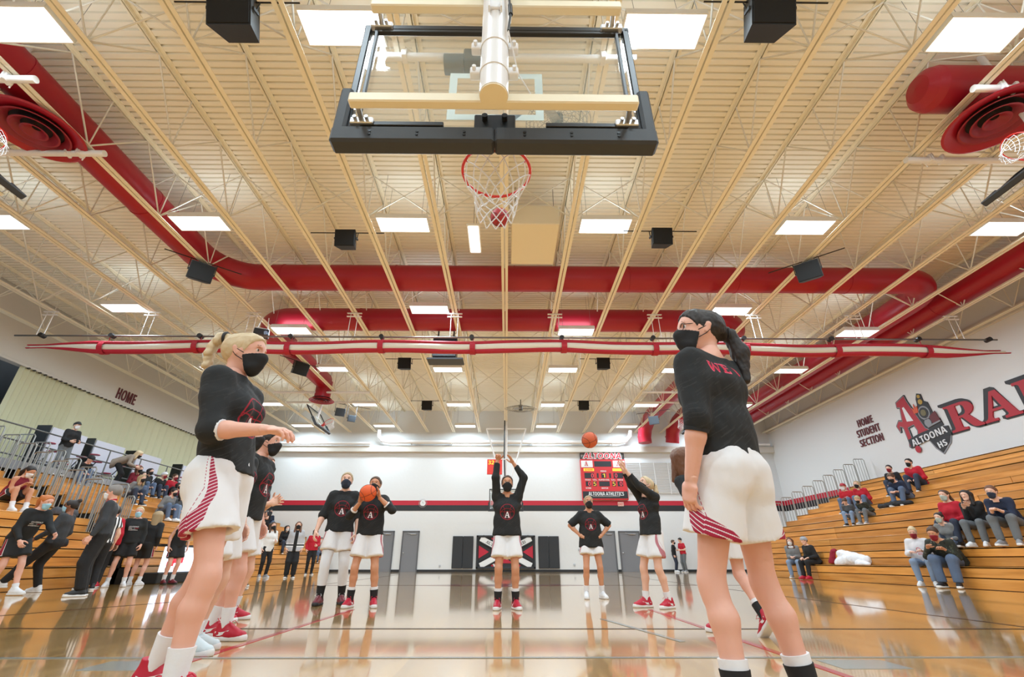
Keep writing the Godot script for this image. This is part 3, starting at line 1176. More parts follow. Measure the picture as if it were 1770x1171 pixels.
	var sp := thing("support_pipe", "long white pipe seen through the glass backboard", "pipe", Vector3(-0.085, 8.12, pp.z), 0.0, "white goal support pipes")
	b = MB.new()
	b.tube([Vector3(-2.2, 0, 0), Vector3(2.2, 0, 0)], 0.065, 14)
	part("pipe", b.mesh(white), sp)
	for x in [-1.65, 1.65]:
		b = MB.new()
		b.box(Vector3(x, 0.02, 0), Vector3(0.1, 0.17, 0.17), 0.012)
		part("clamp", b.mesh(white), sp)
	var mp := at_height(800, 112, 8.0)
	var mo := thing("hoist_motor", "black and grey hoist motor seen through the glass backboard", "motor", mp)
	b = MB.new()
	b.tube([Vector3(-0.3, 0, 0), Vector3(0.02, 0, 0)], 0.16, 18)
	part("motor_body", b.mesh(mat("motor_grey", rgb(70, 72, 74), 0.45, 0.3)), mo)
	b = MB.new()
	b.box(Vector3(0.16, 0.06, 0), Vector3(0.28, 0.3, 0.3), 0.02)
	part("gear_box", b.mesh(black), mo)

# ---------------------------------------------------------------- things that hang from the roof
func speaker(label: String, p: Vector3, turn: float, tilt: float, w: float, grey := false) -> void:
	var t := thing("loudspeaker", label, "speaker", p, turn, "hanging loudspeakers")
	var m := mat("speaker_grey", rgb(70, 76, 84), 0.6) if grey else mat("speaker_black", rgb(27, 29, 31), 0.6)
	var gm := mat("speaker_mesh_grey", rgb(58, 64, 72), 0.8) if grey else mat("speaker_mesh", rgb(20, 22, 24), 0.85)
	var h := w * 0.85
	var poly := PackedVector2Array([Vector2(-w * 0.5, 0), Vector2(w * 0.5, 0), Vector2(w * 0.36, -w * 0.62), Vector2(-w * 0.36, -w * 0.62)])
	var b := MB.new()
	var tl := Basis(Vector3.RIGHT, deg_to_rad(tilt))
	b.prism(poly, h, Transform3D(tl * Basis(Vector3.RIGHT, deg_to_rad(-90)) * Basis.from_scale(Vector3(1, -1, 1)), tl * Vector3(0, -h * 0.5, 0)))
	part("cabinet", b.mesh(m), t)
	b = MB.new()
	b.box(tl * Vector3(0, 0, 0.008), Vector3(w * 0.94, h * 0.92, 0.02), 0.006, tl)
	part("grille", b.mesh(gm), t)
	b = MB.new()
	for s in [-1.0, 1.0]:
		b.box(tl * Vector3(s * (w * 0.5 + 0.015), 0, -0.1), Vector3(0.03, 0.05, 0.14), 0.004, tl)
		b.tube([tl * Vector3(s * (w * 0.5 + 0.02), 0, -0.1), Vector3(s * (w * 0.5 + 0.02), CHORD + 0.03 - p.y, -0.1)], 0.012, 6)
	b.tube([Vector3(-0.95, CHORD + 0.03 - p.y, -0.1), Vector3(0.95, CHORD + 0.03 - p.y, -0.1)], 0.014, 6)
	part("yoke", b.mesh(m), t)

func cage_fan(label: String, p: Vector3, r: float, tilt: Basis) -> void:
	var t := thing("wire_fan", label, "fan", p)
	var wire := mat("wire_grey", rgb(150, 148, 142), 0.4, 0.6)
	var b := MB.new()
	for k in 9:
		var rr := r * (k + 1) / 9.0
		var dip := 0.14 * (1.0 - pow(rr / r, 2.0))
		for sgn in [-1.0, 1.0]:
			var ring := []
			for i in 28:
				var a := TAU * i / 28
				ring.append(tilt * Vector3(cos(a) * rr, sgn * (0.04 + dip), sin(a) * rr))
			b.tube(ring, 0.004, 4, true)
	for i in 12:
		var a := TAU * i / 12
		for sgn in [-1.0, 1.0]:
			b.tube([tilt * Vector3(0, sgn * 0.18, 0), tilt * Vector3(cos(a) * r * 0.6, sgn * 0.13, sin(a) * r * 0.6), tilt * Vector3(cos(a) * r, 0, sin(a) * r)], 0.005, 4)
	part("wire_cage", b.mesh(wire), t)
	b = MB.new()
	for i in 3:
		var a := TAU * i / 3
		var d := Basis(Vector3.UP, a)
		b.box(tilt * (d * Vector3(r * 0.45, 0, 0)), Vector3(r * 0.72, 0.008, r * 0.28), 0.002, tilt * d * Basis(Vector3.RIGHT, 0.35))
	part("blades", b.mesh(mat("blade_grey", rgb(168, 166, 160), 0.4, 0.5)), t)
	b = MB.new()
	b.tube([tilt * Vector3(0, -0.1, 0), tilt * Vector3(0, 0.2, 0)], 0.1, 14)
	b.tube([tilt * Vector3(0, 0.2, 0), Vector3(0, CHORD - p.y + 0.1, 0)], 0.02, 6)
	part("motor", b.mesh(mat("motor_grey", rgb(70, 72, 74), 0.45, 0.3)), t)

func hangings() -> void:
	# rolled divider curtain on its pole
	var red := cloth("curtain_red", rgb(176, 26, 50), 0.6)
	var white := cloth("curtain_white", rgb(226, 224, 214), 0.6)
	var pole := mat("pole_grey", rgb(120, 118, 114), 0.35, 0.7)
	var black := mat("coupling_black", rgb(30, 30, 32), 0.5)
	var z := -13.65
	var t := thing("divider_pole", "long thin grey pole spanning the gym above the rolled divider", "pole", Vector3(0, 7.28, z))
	var b := MB.new()
	b.tube([Vector3(-16.3, 0, 0), Vector3(16.5, 0, 0)], 0.03, 10)
	part("pipe", b.mesh(pole), t)
	for i in 12:
		var cx: float = [-15.4, -13.1, -10.2, -7.2, -4.2, -1.2, 1.8, 4.85, 7.9, 10.85, 13.8, 16.2][i]
		b = MB.new()
		b.tube([Vector3(cx, 0, -0.09), Vector3(cx, 0, 0.09)], 0.075, 12)
		part("coupling", b.mesh(black), t)
	for i in 10:
		var x := JX + JOIST * (-9 + 2 * i)
		b = MB.new()
		b.box(Vector3(x, CHORD - 7.28 - 0.02, 0), Vector3(0.5, 0.03, 0.06), 0.004)
		b.box(Vector3(x, CHORD - 7.28 - 0.14, 0), Vector3(0.5, 0.03, 0.06), 0.004)
		b.tube([Vector3(x - 0.12, CHORD - 7.28, 0), Vector3(x - 0.12, 0.0, 0)], 0.012, 6)
		b.tube([Vector3(x + 0.12, CHORD - 7.28, 0), Vector3(x + 0.12, 0.0, 0)], 0.012, 6)
		part("hanger", b.mesh(mat("pipe_white", rgb(236, 236, 238), 0.35)), t)
	b = MB.new()
	t = thing("divider_curtain", "rolled up gym divider curtain, white with red edges and straps", "curtain", Vector3(0, 6.9, z))
	var sagf := func(x: float) -> float:
		return 0.035 * sin(x * 1.14) + 0.02 * sin(x * 0.4 + 1.0) - 0.0004 * x * x
	var strip := func(called: String, dy: float, r: float, dz: float, m: Material, x0: float, x1: float, sq: float) -> void:
		var q := MB.new()
		var sides := 12
		var rings := []
		var n := 60
		for i in n + 1:
			var x: float = lerpf(x0, x1, float(i) / n)
			var taper := clampf(minf(x - x0, x1 - x) / 2.2, 0.25, 1.0)
			var ring := []
			for k in sides:
				var a := TAU * k / sides
				ring.append([Vector3(x, dy * taper + sagf.call(x) + sin(a) * r * taper, dz + cos(a) * r * sq * taper + 0.01 * sin(x * 9.0 + a * 3.0)), Vector3(0, sin(a), cos(a))])
			rings.append(ring)
		for i in n:
			for k in sides:
				var l := (k + 1) % sides
				q.tri(rings[i][k][0], rings[i][l][0], rings[i + 1][l][0], rings[i][k][1], rings[i][l][1], rings[i + 1][l][1])
				q.tri(rings[i][k][0], rings[i + 1][l][0], rings[i + 1][k][0], rings[i][k][1], rings[i + 1][l][1], rings[i + 1][k][1])
		part(called, q.mesh(m), t)
	strip.call("upper_hem", 0.13, 0.07, 0.1, red, -15.6, 16.3, 1.6)
	strip.call("rolled_cloth", 0.0, 0.125, 0.05, white, -15.55, 16.5, 1.3)
	strip.call("lower_hem", -0.12, 0.07, 0.02, red, -15.7, 16.7, 1.9)
	for i in 10:
		var x := -13.15 + i * 3.0
		b = MB.new()
		var sg: float = sagf.call(x)
		var ring := []
		for k in 17:
			var a := TAU * k / 16
			ring.append(Vector3(x, sg - 0.01 + sin(a) * 0.215, 0.03 + cos(a) * 0.225))
		for k in 16:
			for s in [-1.0, 1.0]:
				pass
			var nn: Vector3 = ((ring[k] + ring[k + 1]) * 0.5 - Vector3(x, sg, 0.03)).normalized()
			b.quad(ring[k] + Vector3(-0.09, 0, 0), ring[k + 1] + Vector3(-0.09, 0, 0), ring[k + 1] + Vector3(0.09, 0, 0), ring[k] + Vector3(0.09, 0, 0), nn)
		b.tube([Vector3(x, sg + 0.2, 0.0), Vector3(x, 0.38, 0)], 0.012, 6)
		part("strap", b.mesh(red), t)
	# loudspeakers
	var sp := [[596, 411, 8.0, 0, 18, 0.52, false, "black loudspeaker left of the net, below the nearest light rows"], [1145, 408, 8.0, 0, 18, 0.52, false, "black loudspeaker right of the net, below the nearest light rows"],
		[395, 10, 7.95, 0, 25, 0.66, false, "large black loudspeaker cut by the top edge, left of the backboard"], [1338, 10, 7.95, 0, 25, 0.66, false, "large black loudspeaker cut by the top edge, right of the backboard"],
		[348, 470, 7.85, 40, 22, 0.6, false, "tilted black loudspeaker in front of the red duct on the left"], [1397, 468, 7.85, -40, 22, 0.6, false, "tilted black loudspeaker in front of the red duct on the right"],
		[699, 628, 8.0, 0, 12, 0.55, false, "black loudspeaker just under the rolled divider, left of centre"], [1043, 628, 8.0, 0, 12, 0.55, false, "black loudspeaker just under the rolled divider, right of centre"],
		[738, 701, 7.95, 0, 10, 0.55, false, "small far black loudspeaker left of the far wire fan"], [1009, 701, 7.95, 0, 10, 0.55, false, "small far black loudspeaker right of the far wire fan"],
		[521, 638, 7.9, 50, 20, 0.62, false, "tilted dark loudspeaker on the far left duct, above the braided player"], [588, 713, 7.7, 30, 15, 0.5, true, "blue grey loudspeaker near the far left folded hoop"], [1130, 727, 7.7, -30, 15, 0.55, true, "blue grey loudspeaker near the red wall drops on the far right"],
		[608, 724, 7.5, 35, 15, 0.42, true, "smaller blue grey loudspeaker right beside the far left one"]]
	for s in sp:
		speaker(s[7], at_height(s[0], s[1], s[2]), s[3], s[4], s[5], s[6])
	# projector above the braided player
	t = thing("projector", "dark ceiling projector on a white bracket above the braided player", "projector", at_height(452, 577, 7.55), 25)
	b = MB.new()
	b.box(Vector3(0, 0, 0), Vector3(0.46, 0.2, 0.4), 0.02)
	part("case", b.mesh(mat("projector_dark", rgb(38, 42, 50), 0.4)), t)
	b = MB.new()
	b.tube([Vector3(0.14, -0.04, 0.19), Vector3(0.14, -0.04, 0.26)], 0.06, 14)
	part("lens", b.mesh(mat("lens_blue", rgb(150, 176, 214), 0.15)), t)
	b = MB.new()
	b.box(Vector3(0, 0.13, 0), Vector3(0.4, 0.03, 0.34), 0.005)
	for s in [-1.0, 1.0]:
		b.tube([Vector3(s * 0.16, 0.13, 0), Vector3(s * 0.1, 0.62, 0)], 0.018, 6)
	part("bracket", b.mesh(mat("pipe_white", rgb(236, 236, 238), 0.35)), t)
	# flat cream heater box right of the net
	t = thing("heater_panel", "big flat cream box hung under the deck right of the net", "heater", Vector3(0.69, 8.55, -9.95))
	b = MB.new()
	b.box(Vector3(0, 0, 0), Vector3(1.22, 0.62, 1.75), 0.02)
	part("case", b.mesh(mat("heater_cream", rgb(240, 232, 210), 0.5)), t)
	b = MB.new()
	for s in [[-1, -1], [1, -1], [1, 1], [-1, 1]]:
		b.tube([Vector3(s[0] * 0.5, 0.3, s[1] * 0.7), Vector3(s[0] * 0.5, 1.1, s[1] * 0.7)], 0.008, 5)
	part("hanger_rod", b.mesh(pole), t)
	# bright strip fixture turned along the joists
	t = thing("light_fixture", "narrow bright light strip turned lengthwise behind the net", "ceiling light", at_height(820, 415, 8.35))
	b = MB.new()
	b.box(Vector3(0, 0.04, 0), Vector3(0.34, 0.06, 1.2), 0.01)
	part("housing", b.mesh(mat("fixture_white", rgb(235, 235, 232), 0.4)), t)
	b = MB.new()
	b.box(Vector3(0, 0, 0), Vector3(0.26, 0.03, 1.1), 0.008)
	part("lens", b.mesh(mats["lamp_glow"]), t)
	b = MB.new()
	b.tube([Vector3(0, 0.06, 0.4), Vector3(0, 1.3, 0.4)], 0.006, 5)
	b.tube([Vector3(0, 0.06, -0.4), Vector3(0, 1.3, -0.4)], 0.006, 5)
	part("hanger_wire", b.mesh(pole), t)
	var l := AreaLight3D.new()
	l.name = "lamp_light"
	l.area_size = Vector2(0.24, 1.0)
	l.light_energy = 3.0
	l.shadow_enabled = true
	l.area_range = 40.0
	l.area_attenuation = 2.0
	t.add_child(l, true)
	l.position = Vector3(0, -0.03, 0)
	l.rotation.x = deg_to_rad(-90)
	# black video cube behind the divider
	t = thing("video_box", "black hanging video box partly hidden behind the rolled divider", "scoreboard", at_height(764, 604, 7.5) + Vector3(0, 0.24, -0.8))
	b = MB.new()
	b.box(Vector3(0, 0.15, 0), Vector3(0.9, 0.85, 0.5), 0.02)
	part("case", b.mesh(mat("projector_dark", rgb(38, 42, 50), 0.4)), t)
	b = MB.new()
	b.box(Vector3(0.05, -0.38, 0), Vector3(1.35, 0.07, 0.6), 0.01)
	b.tube([Vector3(-0.3, 0.55, 0), Vector3(-0.3, DECK - t.position.y, 0)], 0.03, 8)
	b.tube([Vector3(0.3, 0.55, 0), Vector3(0.3, DECK - t.position.y, 0)], 0.03, 8)
	part("shelf", b.mesh(mats["speaker_grey"]), t)
	cage_fan("round grey wire caged fan hanging far off over the centre joist", at_height(900, 707, 7.8), 0.85, Basis(Vector3.RIGHT, deg_to_rad(14)))
	cage_fan("round wire caged fan seen through the right half of the glass backboard", at_height(965, 215, 8.1), 0.62, Basis(Vector3.RIGHT, deg_to_rad(8)))
	# loose balls in the air
	ball("deep red basketball falling seen through the net", at_depth(864, 376, 4.5), 0.119, mat("ball_red", rgb(168, 40, 44), 0.55))
	ball("orange basketball high in the air left of the scoreboard lettering", at_depth(1019, 761, 6.8), 0.12, mat("ball_orange", rgb(206, 96, 58), 0.6))

func ball(label: String, p: Vector3, r: float, m: StandardMaterial3D) -> void:
	var t := thing("basketball", label, "basketball", p)
	m.normal_enabled = true
	m.normal_texture = tex_cloth
	m.uv1_triplanar = true
	m.uv1_scale = Vector3(12, 12, 12)
	var b := MB.new()
	var pr := []
	for i in 17:
		var a := -PI * 0.5 + PI * i / 16
		pr.append(Vector2(maxf(cos(a) * r, 0.0), sin(a) * r))
	b.lathe(pr, 28)
	var o := part("ball_skin", b.mesh(m), t)
	o.rotation = Vector3(0.4, 0.3, 0.5)
	var seam := mat("ball_seam", rgb(42, 26, 24), 0.6)
	b = MB.new()
	for ax in 2:
		var ring := []
		for i in 40:
			var a := TAU * i / 40
			ring.append(Vector3(cos(a), sin(a), 0) * (r * 1.003) if ax == 0 else Vector3(cos(a), 0, sin(a)) * (r * 1.003))
		b.tube(ring, 0.0028, 5, true)
	for s in [-1.0, 1.0]:
		var ring := []
		for i in 40:
			var a := TAU * i / 40
			ring.append(Vector3(s * (0.62 + 0.25 * cos(a * 2.0) * 0.9), cos(a) * 0.78, sin(a) * 0.78).normalized() * (r * 1.003))
		b.tube(ring, 0.0028, 5, true)
	part("seams", b.mesh(seam), t, Transform3D(Basis.from_euler(Vector3(0.4, 0.3, 0.5)), Vector3.ZERO))

# ---------------------------------------------------------------- bleachers
func bleachers() -> void:
	var wm := []
	for i in 4:
		var t := mat("bench_wood_%d" % i, Color(1, 1, 1), 0.3)
		var g := Gradient.new()
		var k := 0.93 + 0.05 * i
		g.offsets = PackedFloat32Array([0.0, 0.45, 0.7, 1.0])
		g.colors = PackedColorArray([rgb(int(182 * k), int(120 * k), int(52 * k)), rgb(int(206 * k), int(142 * k), int(68 * k)), rgb(int(213 * k), int(150 * k), int(76 * k)), rgb(int(220 * k), int(160 * k), int(86 * k))])
		t.albedo_texture = noise_tex(0.012, 40 + i, g)
		t.uv1_triplanar = true
		t.uv1_world_triplanar = true
		t.uv1_scale = Vector3(2.2, 2.2, 0.16)
		t.uv1_offset = Vector3(0.13 * i, 0.27 * i, 0.3 * i)
		wm.append(t)
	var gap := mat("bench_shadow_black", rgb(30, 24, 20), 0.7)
	var rail := mat("rail_grey", rgb(168, 170, 168), 0.35, 0.7)
	var rng := RandomNumberGenerator.new()
	rng.seed = 3
	for side in [1.0, -1.0]:
		var rows: Array = rows_r if side > 0 else rows_l
		var banks := [[-22.0, 6.0]] if side > 0 else [[-29.6, -14.2], [-13.4, 6.0]]
		for bank in banks:
			var who := "varnished wooden bleachers climbing the right wall" if side > 0 else ("far bank of wooden bleachers on the left beyond the railings" if bank[0] < -20 else "near bank of wooden bleachers at the left edge")
			var t := thing("bleacher", who, "bleachers")
			var ln: float = bank[1] - bank[0]
			for i in rows.size():
				var x: float = rows[i][0]
				var y: float = rows[i][1]
				var y0: float = rows[i - 1][1] if i > 0 else 0.0
				var xn: float = rows[i + 1][0] if i + 1 < rows.size() else x + 0.6
				var cuts := maxi(1, int(round(ln / 4.6)))
				for c in cuts:
					var za: float = bank[0] + ln * c / cuts
					var zb: float = bank[0] + ln * (c + 1) / cuts
					var two_boards := y - y0 > 0.3
					var faces := 2 if two_boards else 1
					for fc in faces:
						var fy0 := y0 + 0.008 + (y - y0) * fc / faces
						var fy1 := y0 + (y - y0) * (fc + 1) / faces - (0.012 if fc < faces - 1 else 0.0)
						var b := MB.new()
						b.box(Vector3(side * (x + 0.02), (fy0 + fy1) * 0.5, (za + zb) * 0.5), Vector3(0.04, fy1 - fy0, zb - za - 0.012), 0.006)
						part("riser_board", b.mesh(wm[rng.randi_range(0, 3)]), t)
					var b2 := MB.new()
					b2.box(Vector3(side * ((x + xn) * 0.5 + 0.01), y - 0.02, (za + zb) * 0.5), Vector3(xn - x + 0.02, 0.038, zb - za - 0.012), 0.006)
					part("seat_board", b2.mesh(wm[rng.randi_range(0, 3)]), t)
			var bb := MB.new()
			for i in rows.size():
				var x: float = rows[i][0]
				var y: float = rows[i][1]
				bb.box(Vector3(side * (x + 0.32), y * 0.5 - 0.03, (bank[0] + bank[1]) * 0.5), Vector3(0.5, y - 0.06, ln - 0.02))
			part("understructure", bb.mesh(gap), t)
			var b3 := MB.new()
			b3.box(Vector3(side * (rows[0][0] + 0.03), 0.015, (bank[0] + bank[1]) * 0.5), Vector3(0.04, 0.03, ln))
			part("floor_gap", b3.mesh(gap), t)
		# end railings: one stepped frame per row
		var ends := [[-21.92, "far end of the right bleachers"]] if side > 0 else [[-14.28, "end of the far left bank"], [-13.32, "end of the near left bank"]]
		for e in ends:
			for i in range(2, rows.size()):
				var x: float = rows[i][0]
				var y: float = rows[i][1]
				var xn: float = rows[i + 1][0] if i + 1 < rows.size() else x + 0.56
				var ord: String = ["first", "second", "third", "fourth", "fifth", "sixth", "seventh", "eighth", "ninth", "tenth", "eleventh"][i - 2]
				var t := thing("aisle_rail", "grey tubular rail at the %s, %s one up" % [e[1], ord], "railing", Vector3(side * x, y, e[0]), 0.0, "stepped bleacher rails")
				var w := (xn - x) - 0.05
				var yb := 0.0
				var b := MB.new()
				b.tube([Vector3(0, yb, 0), Vector3(0, 0.98, 0), Vector3(side * 0.05, 1.04, 0), Vector3(side * (w - 0.05), 1.04, 0), Vector3(side * w, 0.98, 0), Vector3(side * w, yb, 0)], 0.019, 8)
				part("frame", b.mesh(rail), t)
				for k in 3:
					var b2 := MB.new()
					b2.tube([Vector3(side * w * (k + 1) / 4.0, yb, 0), Vector3(side * w * (k + 1) / 4.0, 1.04, 0)], 0.012, 6)
					part("baluster", b2.mesh(rail), t)
	# gallery guard rail
	var gr := thing("guard_rail", "long grey guard rail along the gallery above the left bleachers", "railing", Vector3(-15.15, 3.3, 0))
	for y in [1.07, 0.62, 0.2]:
		var b := MB.new()
		b.tube([Vector3(0, y, 6), Vector3(0, y, -29.6)], 0.024, 8)
		part("rail", b.mesh(mat("rail_dark", rgb(112, 112, 110), 0.4, 0.5)), gr)
	for i in 22:
		var b := MB.new()
		b.tube([Vector3(0, 0, 5 - i * 1.62), Vector3(0, 1.07, 5 - i * 1.62)], 0.022, 8)
		part("post", b.mesh(mat("rail_dark", rgb(112, 112, 110), 0.4, 0.5)), gr)
	# folded cafeteria tables on the gallery
	var wt := mat("table_white", rgb(206, 206, 218), 0.4)
	var bk := mat("frame_black", rgb(26, 28, 32), 0.35, 0.2)
	var pk := mat("stool_red", rgb(168, 28, 62), 0.45)
	var names := ["leftmost", "second from left", "third from left", "rightmost"]
	var i := 0
	for u in [232.0 - 5.0, 165.0, 90.0, 318.0]:
		pass
	for u in [92.0, 168.0, 240.0, 318.0]:
		var z := -depth_for(u, -16.3, 4.3)
		var t := thing("folded_table", "folded white cafeteria table with red stools on the gallery, %s" % names[i], "table", Vector3(-16.4, 3.3, z), 0.0, "folded cafeteria tables")
		var b := MB.new()
		b.box(Vector3(0.0, 1.0, -0.55), Vector3(0.05, 1.25, 1.5), 0.01)
		b.box(Vector3(-0.5, 1.0, -0.55), Vector3(0.05, 1.25, 1.5), 0.01)
		part("table_top", b.mesh(wt), t)
		b = MB.new()
		b.box(Vector3(-0.25, 1.0, 0.25), Vector3(0.5, 1.35, 0.06), 0.01)
		b.box(Vector3(-0.25, 0.3, -0.5), Vector3(0.5, 0.06, 1.5), 0.01)
		for s in [0.1, -1.1]:
			b.tube([Vector3(0.2, 0.0, s), Vector3(0.2, 0.3, s)], 0.03, 8)
			b.tube([Vector3(-0.6, 0.0, s), Vector3(-0.6, 0.3, s)], 0.03, 8)
			b.tube([Vector3(-0.1, 0.3, s), Vector3(0.32, 0.75, s + 0.1)], 0.02, 6)
		part("undercarriage", b.mesh(bk), t)
		for s in [[0.36, 0.75, 0.2], [0.36, 0.8, -1.0], [0.3, 1.0, 0.35], [0.36, 0.42, -0.4]]:
			b = MB.new()
			b.lathe([Vector2(0, -0.015), Vector2(0.15, -0.015), Vector2(0.165, 0.0), Vector2(0.15, 0.018), Vector2(0, 0.02)], 18, Transform3D(Basis(), Vector3(s[0], s[1], s[2])))
			part("stool_seat", b.mesh(pk), t)
		i += 1

# ---------------------------------------------------------------- things on and by the far wall
func back_wall_things() -> void:
	var z := -BACK + 0.02
	var black := mat("pad_black", rgb(40, 43, 48), 0.5)
	# wall pads with the emblem panel in the middle
	var n := 0
	for x in [-2.92, -2.3, 2.18, 2.8]:
		var b := MB.new()
		b.box(Vector3(0, 0.94, 0.04), Vector3(0.61, 1.74, 0.07), 0.02)
		one("wall_pad", b.mesh(black), "black wall pad, %s" % ["leftmost of the four", "touching the emblem panel on its left", "touching the emblem panel on its right", "rightmost of the four"][n], "wall pad", Transform3D(Basis(), Vector3(x, 0.1, z)), "black wall pads")
		n += 1
	var red := mat("emblem_red", rgb(186, 30, 56), 0.5)
	var white := mat("emblem_white", rgb(232, 234, 236), 0.5)
	var t := thing("emblem_panel", "framed panel with crossed white banners and red stripes behind the shooter", "wall panel", Vector3(-0.06, 0.1, z))
	var b := MB.new()
	b.box(Vector3(0, 0.95, 0.03), Vector3(3.5, 1.8, 0.06), 0.01)
	part("backing", b.mesh(black), t)
	b = MB.new()
	for s in [-1.0, 1.0]:
		b.box(Vector3(0, 0.95 + s * 0.84, 0.1), Vector3(3.5, 0.12, 0.09), 0.02)
		b.box(Vector3(s * 1.69, 0.95, 0.1), Vector3(0.12, 1.8, 0.09), 0.02)
	part("frame", b.mesh(mats["pad_black"]), t)
	for s in [-1.0, 1.0]:
		var rt := Transform3D(Basis(Vector3.BACK, s * 0.455), Vector3(0, 0.95, 0.1))
		b = MB.new()
		b.box(Vector3(0, 0, 0.012), Vector3(3.35, 0.3, 0.03), 0.004)
		part("banner", b.mesh(white), t, rt)
		for e in [-1.0, 1.0]:
			b = MB.new()
			b.box(Vector3(0, e * 0.2, 0.014), Vector3(3.2, 0.09, 0.04), 0.012)
			part("banner_edge", b.mesh(mats["frame_black"]), t, rt)
		lettering("lettering", "ALTOONA" if s < 0 else "RAILROADERS", "Droid Serif", 1.15, 0.17, 0.006, mat("letter_black", rgb(44, 44, 50), 0.5), t, rt * Transform3D(Basis(), Vector3(-0.72 if s < 0 else 0.72, 0, 0.03)))
		for e in [-1.0, 1.0]:
			for k in 3:
				b = MB.new()
				var ctr := Vector3(s * (0.72 + 0.17 * (k - 1)), 0.95 + e * (0.66 - 0.05 * (k - 1)), 0.075 + 0.004 * k)
				b.box(Vector3.ZERO, Vector3(0.44, 0.12, 0.03), 0.006)
				part("stripe", b.mesh(white if k == 1 else red), t, Transform3D(Basis(Vector3.BACK, s * e * -0.85), ctr))
		b = MB.new()
		b.prism(PackedVector2Array([Vector2(s * 1.6, 1.3), Vector2(s * 1.0, 0.95), Vector2(s * 1.6, 0.6)]), 0.03, Transform3D(Basis(), Vector3(0, 0, 0.065)))
		part("red_wedge", b.mesh(red), t)
	b = MB.new()
	b.prism(PackedVector2Array([Vector2(-0.4, 0.35), Vector2(0.4, 0.35), Vector2(0, 0.66)]), 0.03, Transform3D(Basis(), Vector3(0, 0, 0.065)))
	part("red_wedge", b.mesh(red), t)
	# scoreboard
	var sred := mat("score_red", rgb(206, 46, 52), 0.45)
	var sblk := mat("score_black", rgb(34, 36, 42), 0.4)
	var yel := mat("score_yellow", rgb(250, 214, 70), 0.5)
	yel.emission_enabled = true
	yel.emission = Color(1.0, 0.78, 0.2)
	yel.emission_energy_multiplier = 0.35
	var dig := mat("digit_red", rgb(240, 80, 96), 0.5)
	dig.emission_enabled = true
	dig.emission = Color(1.0, 0.2, 0.3)
	dig.emission_energy_multiplier = 0.4
	t = thing("scoreboard", "red wall scoreboard headed with big red town lettering", "scoreboard", Vector3(6.1, 3.92, z))
	b = MB.new()
	b.box(Vector3(0, 1.28, 0.1), Vector3(2.86, 2.48, 0.2), 0.02)
	part("cabinet", b.mesh(sred), t)
	b = MB.new()
	for s in [-1.0, 1.0]:
		b.box(Vector3(s * 1.39, 2.68, 0.1), Vector3(0.05, 0.46, 0.1), 0.006)
		b.box(Vector3(0, 2.68 + s * 0.2, 0.1), Vector3(2.82, 0.04, 0.1), 0.006)
		b.box(Vector3(s * 1.25, 2.68, 0.1), Vector3(0.5, 0.03, 0.05), 0.004, Basis(Vector3.BACK, s * -0.8))
	part("header_truss", b.mesh(sblk), t)
	b = MB.new()
	b.box(Vector3(0, 0.34, 0.2), Vector3(2.8, 0.42, 0.03), 0.006)
	part("sponsor_panel", b.mesh(sblk), t)
	for k in 8:
		var off := Vector3(cos(TAU * k / 8.0), sin(TAU * k / 8.0), 0) * 0.04
		lettering("header_outline", "ALTOONA", "Droid Sans", 2.42, 0.34, 0.03, white, t, Transform3D(Basis(Vector3(1, 0, 0), Vector3(0.18, 1, 0), Vector3(0, 0, 1)), Vector3(0.02, 2.74, 0.19 + 0.0005 * k) + off))
	lettering("header_lettering", "ALTOONA", "Droid Sans", 2.42, 0.34, 0.04, mat("header_red", rgb(206, 40, 60), 0.5), t, Transform3D(Basis(Vector3(1, 0, 0), Vector3(0.18, 1, 0), Vector3(0, 0, 1)), Vector3(0.02, 2.74, 0.2)))
	lettering("sponsor_lettering", "ALTOONA ATHLETICS", "Droid Sans", 2.2, 0.22, 0.012, white, t, Transform3D(Basis(), Vector3(0.05, 0.4, 0.22)))
	for lx in [-1.02, 1.02]:
		b = MB.new()
		b.box(Vector3(lx, 2.22, 0.2), Vector3(0.74, 0.42, 0.02), 0.004)
		part("logo_plate", b.mesh(white), t)
	b = MB.new()
	b.box(Vector3(0.05, 0.24, 0.22), Vector3(1.7, 0.012, 0.012))
	part("underline", b.mesh(white), t)
	lettering("logo_letter", "A", "Droid Serif", 0.22, 0.28, 0.01, mats["header_red"], t, Transform3D(Basis(), Vector3(-1.06, 2.24, 0.215)))
	lettering("logo_letter", "A", "Droid Serif", 0.22, 0.28, 0.01, mats["header_red"], t, Transform3D(Basis(), Vector3(0.98, 2.24, 0.215)))
	for q in [[0.0, 2.22, 1.1, 0.34], [-0.92, 1.5, 0.6, 0.34], [0.92, 1.5, 0.6, 0.34], [0.0, 1.5, 0.3, 0.3], [-0.38, 1.5, 0.12, 0.3], [0.4, 1.5, 0.12, 0.3], [0.0, 1.0, 0.66, 0.3], [-1.0, 1.0, 0.34, 0.3], [1.0, 1.0, 0.34, 0.3], [-0.6, 1.0, 0.22, 0.3], [0.6, 1.0, 0.22, 0.3]]:
		b = MB.new()
		b.box(Vector3(q[0], q[1], 0.2), Vector3(q[2], q[3], 0.016), 0.004)
		part("display_window", b.mesh(sblk), t)
	for lx in [-0.92, 0.92]:
		b = MB.new()
		b.box(Vector3(lx, 1.86, 0.2), Vector3(0.66, 0.17, 0.02), 0.004)
		part("name_plate", b.mesh(yel), t)
	lettering("name_lettering", "ALTOONA", "Droid Sans", 0.5, 0.1, 0.008, mats["score_red"], t, Transform3D(Basis(), Vector3(-0.92, 1.86, 0.214)))
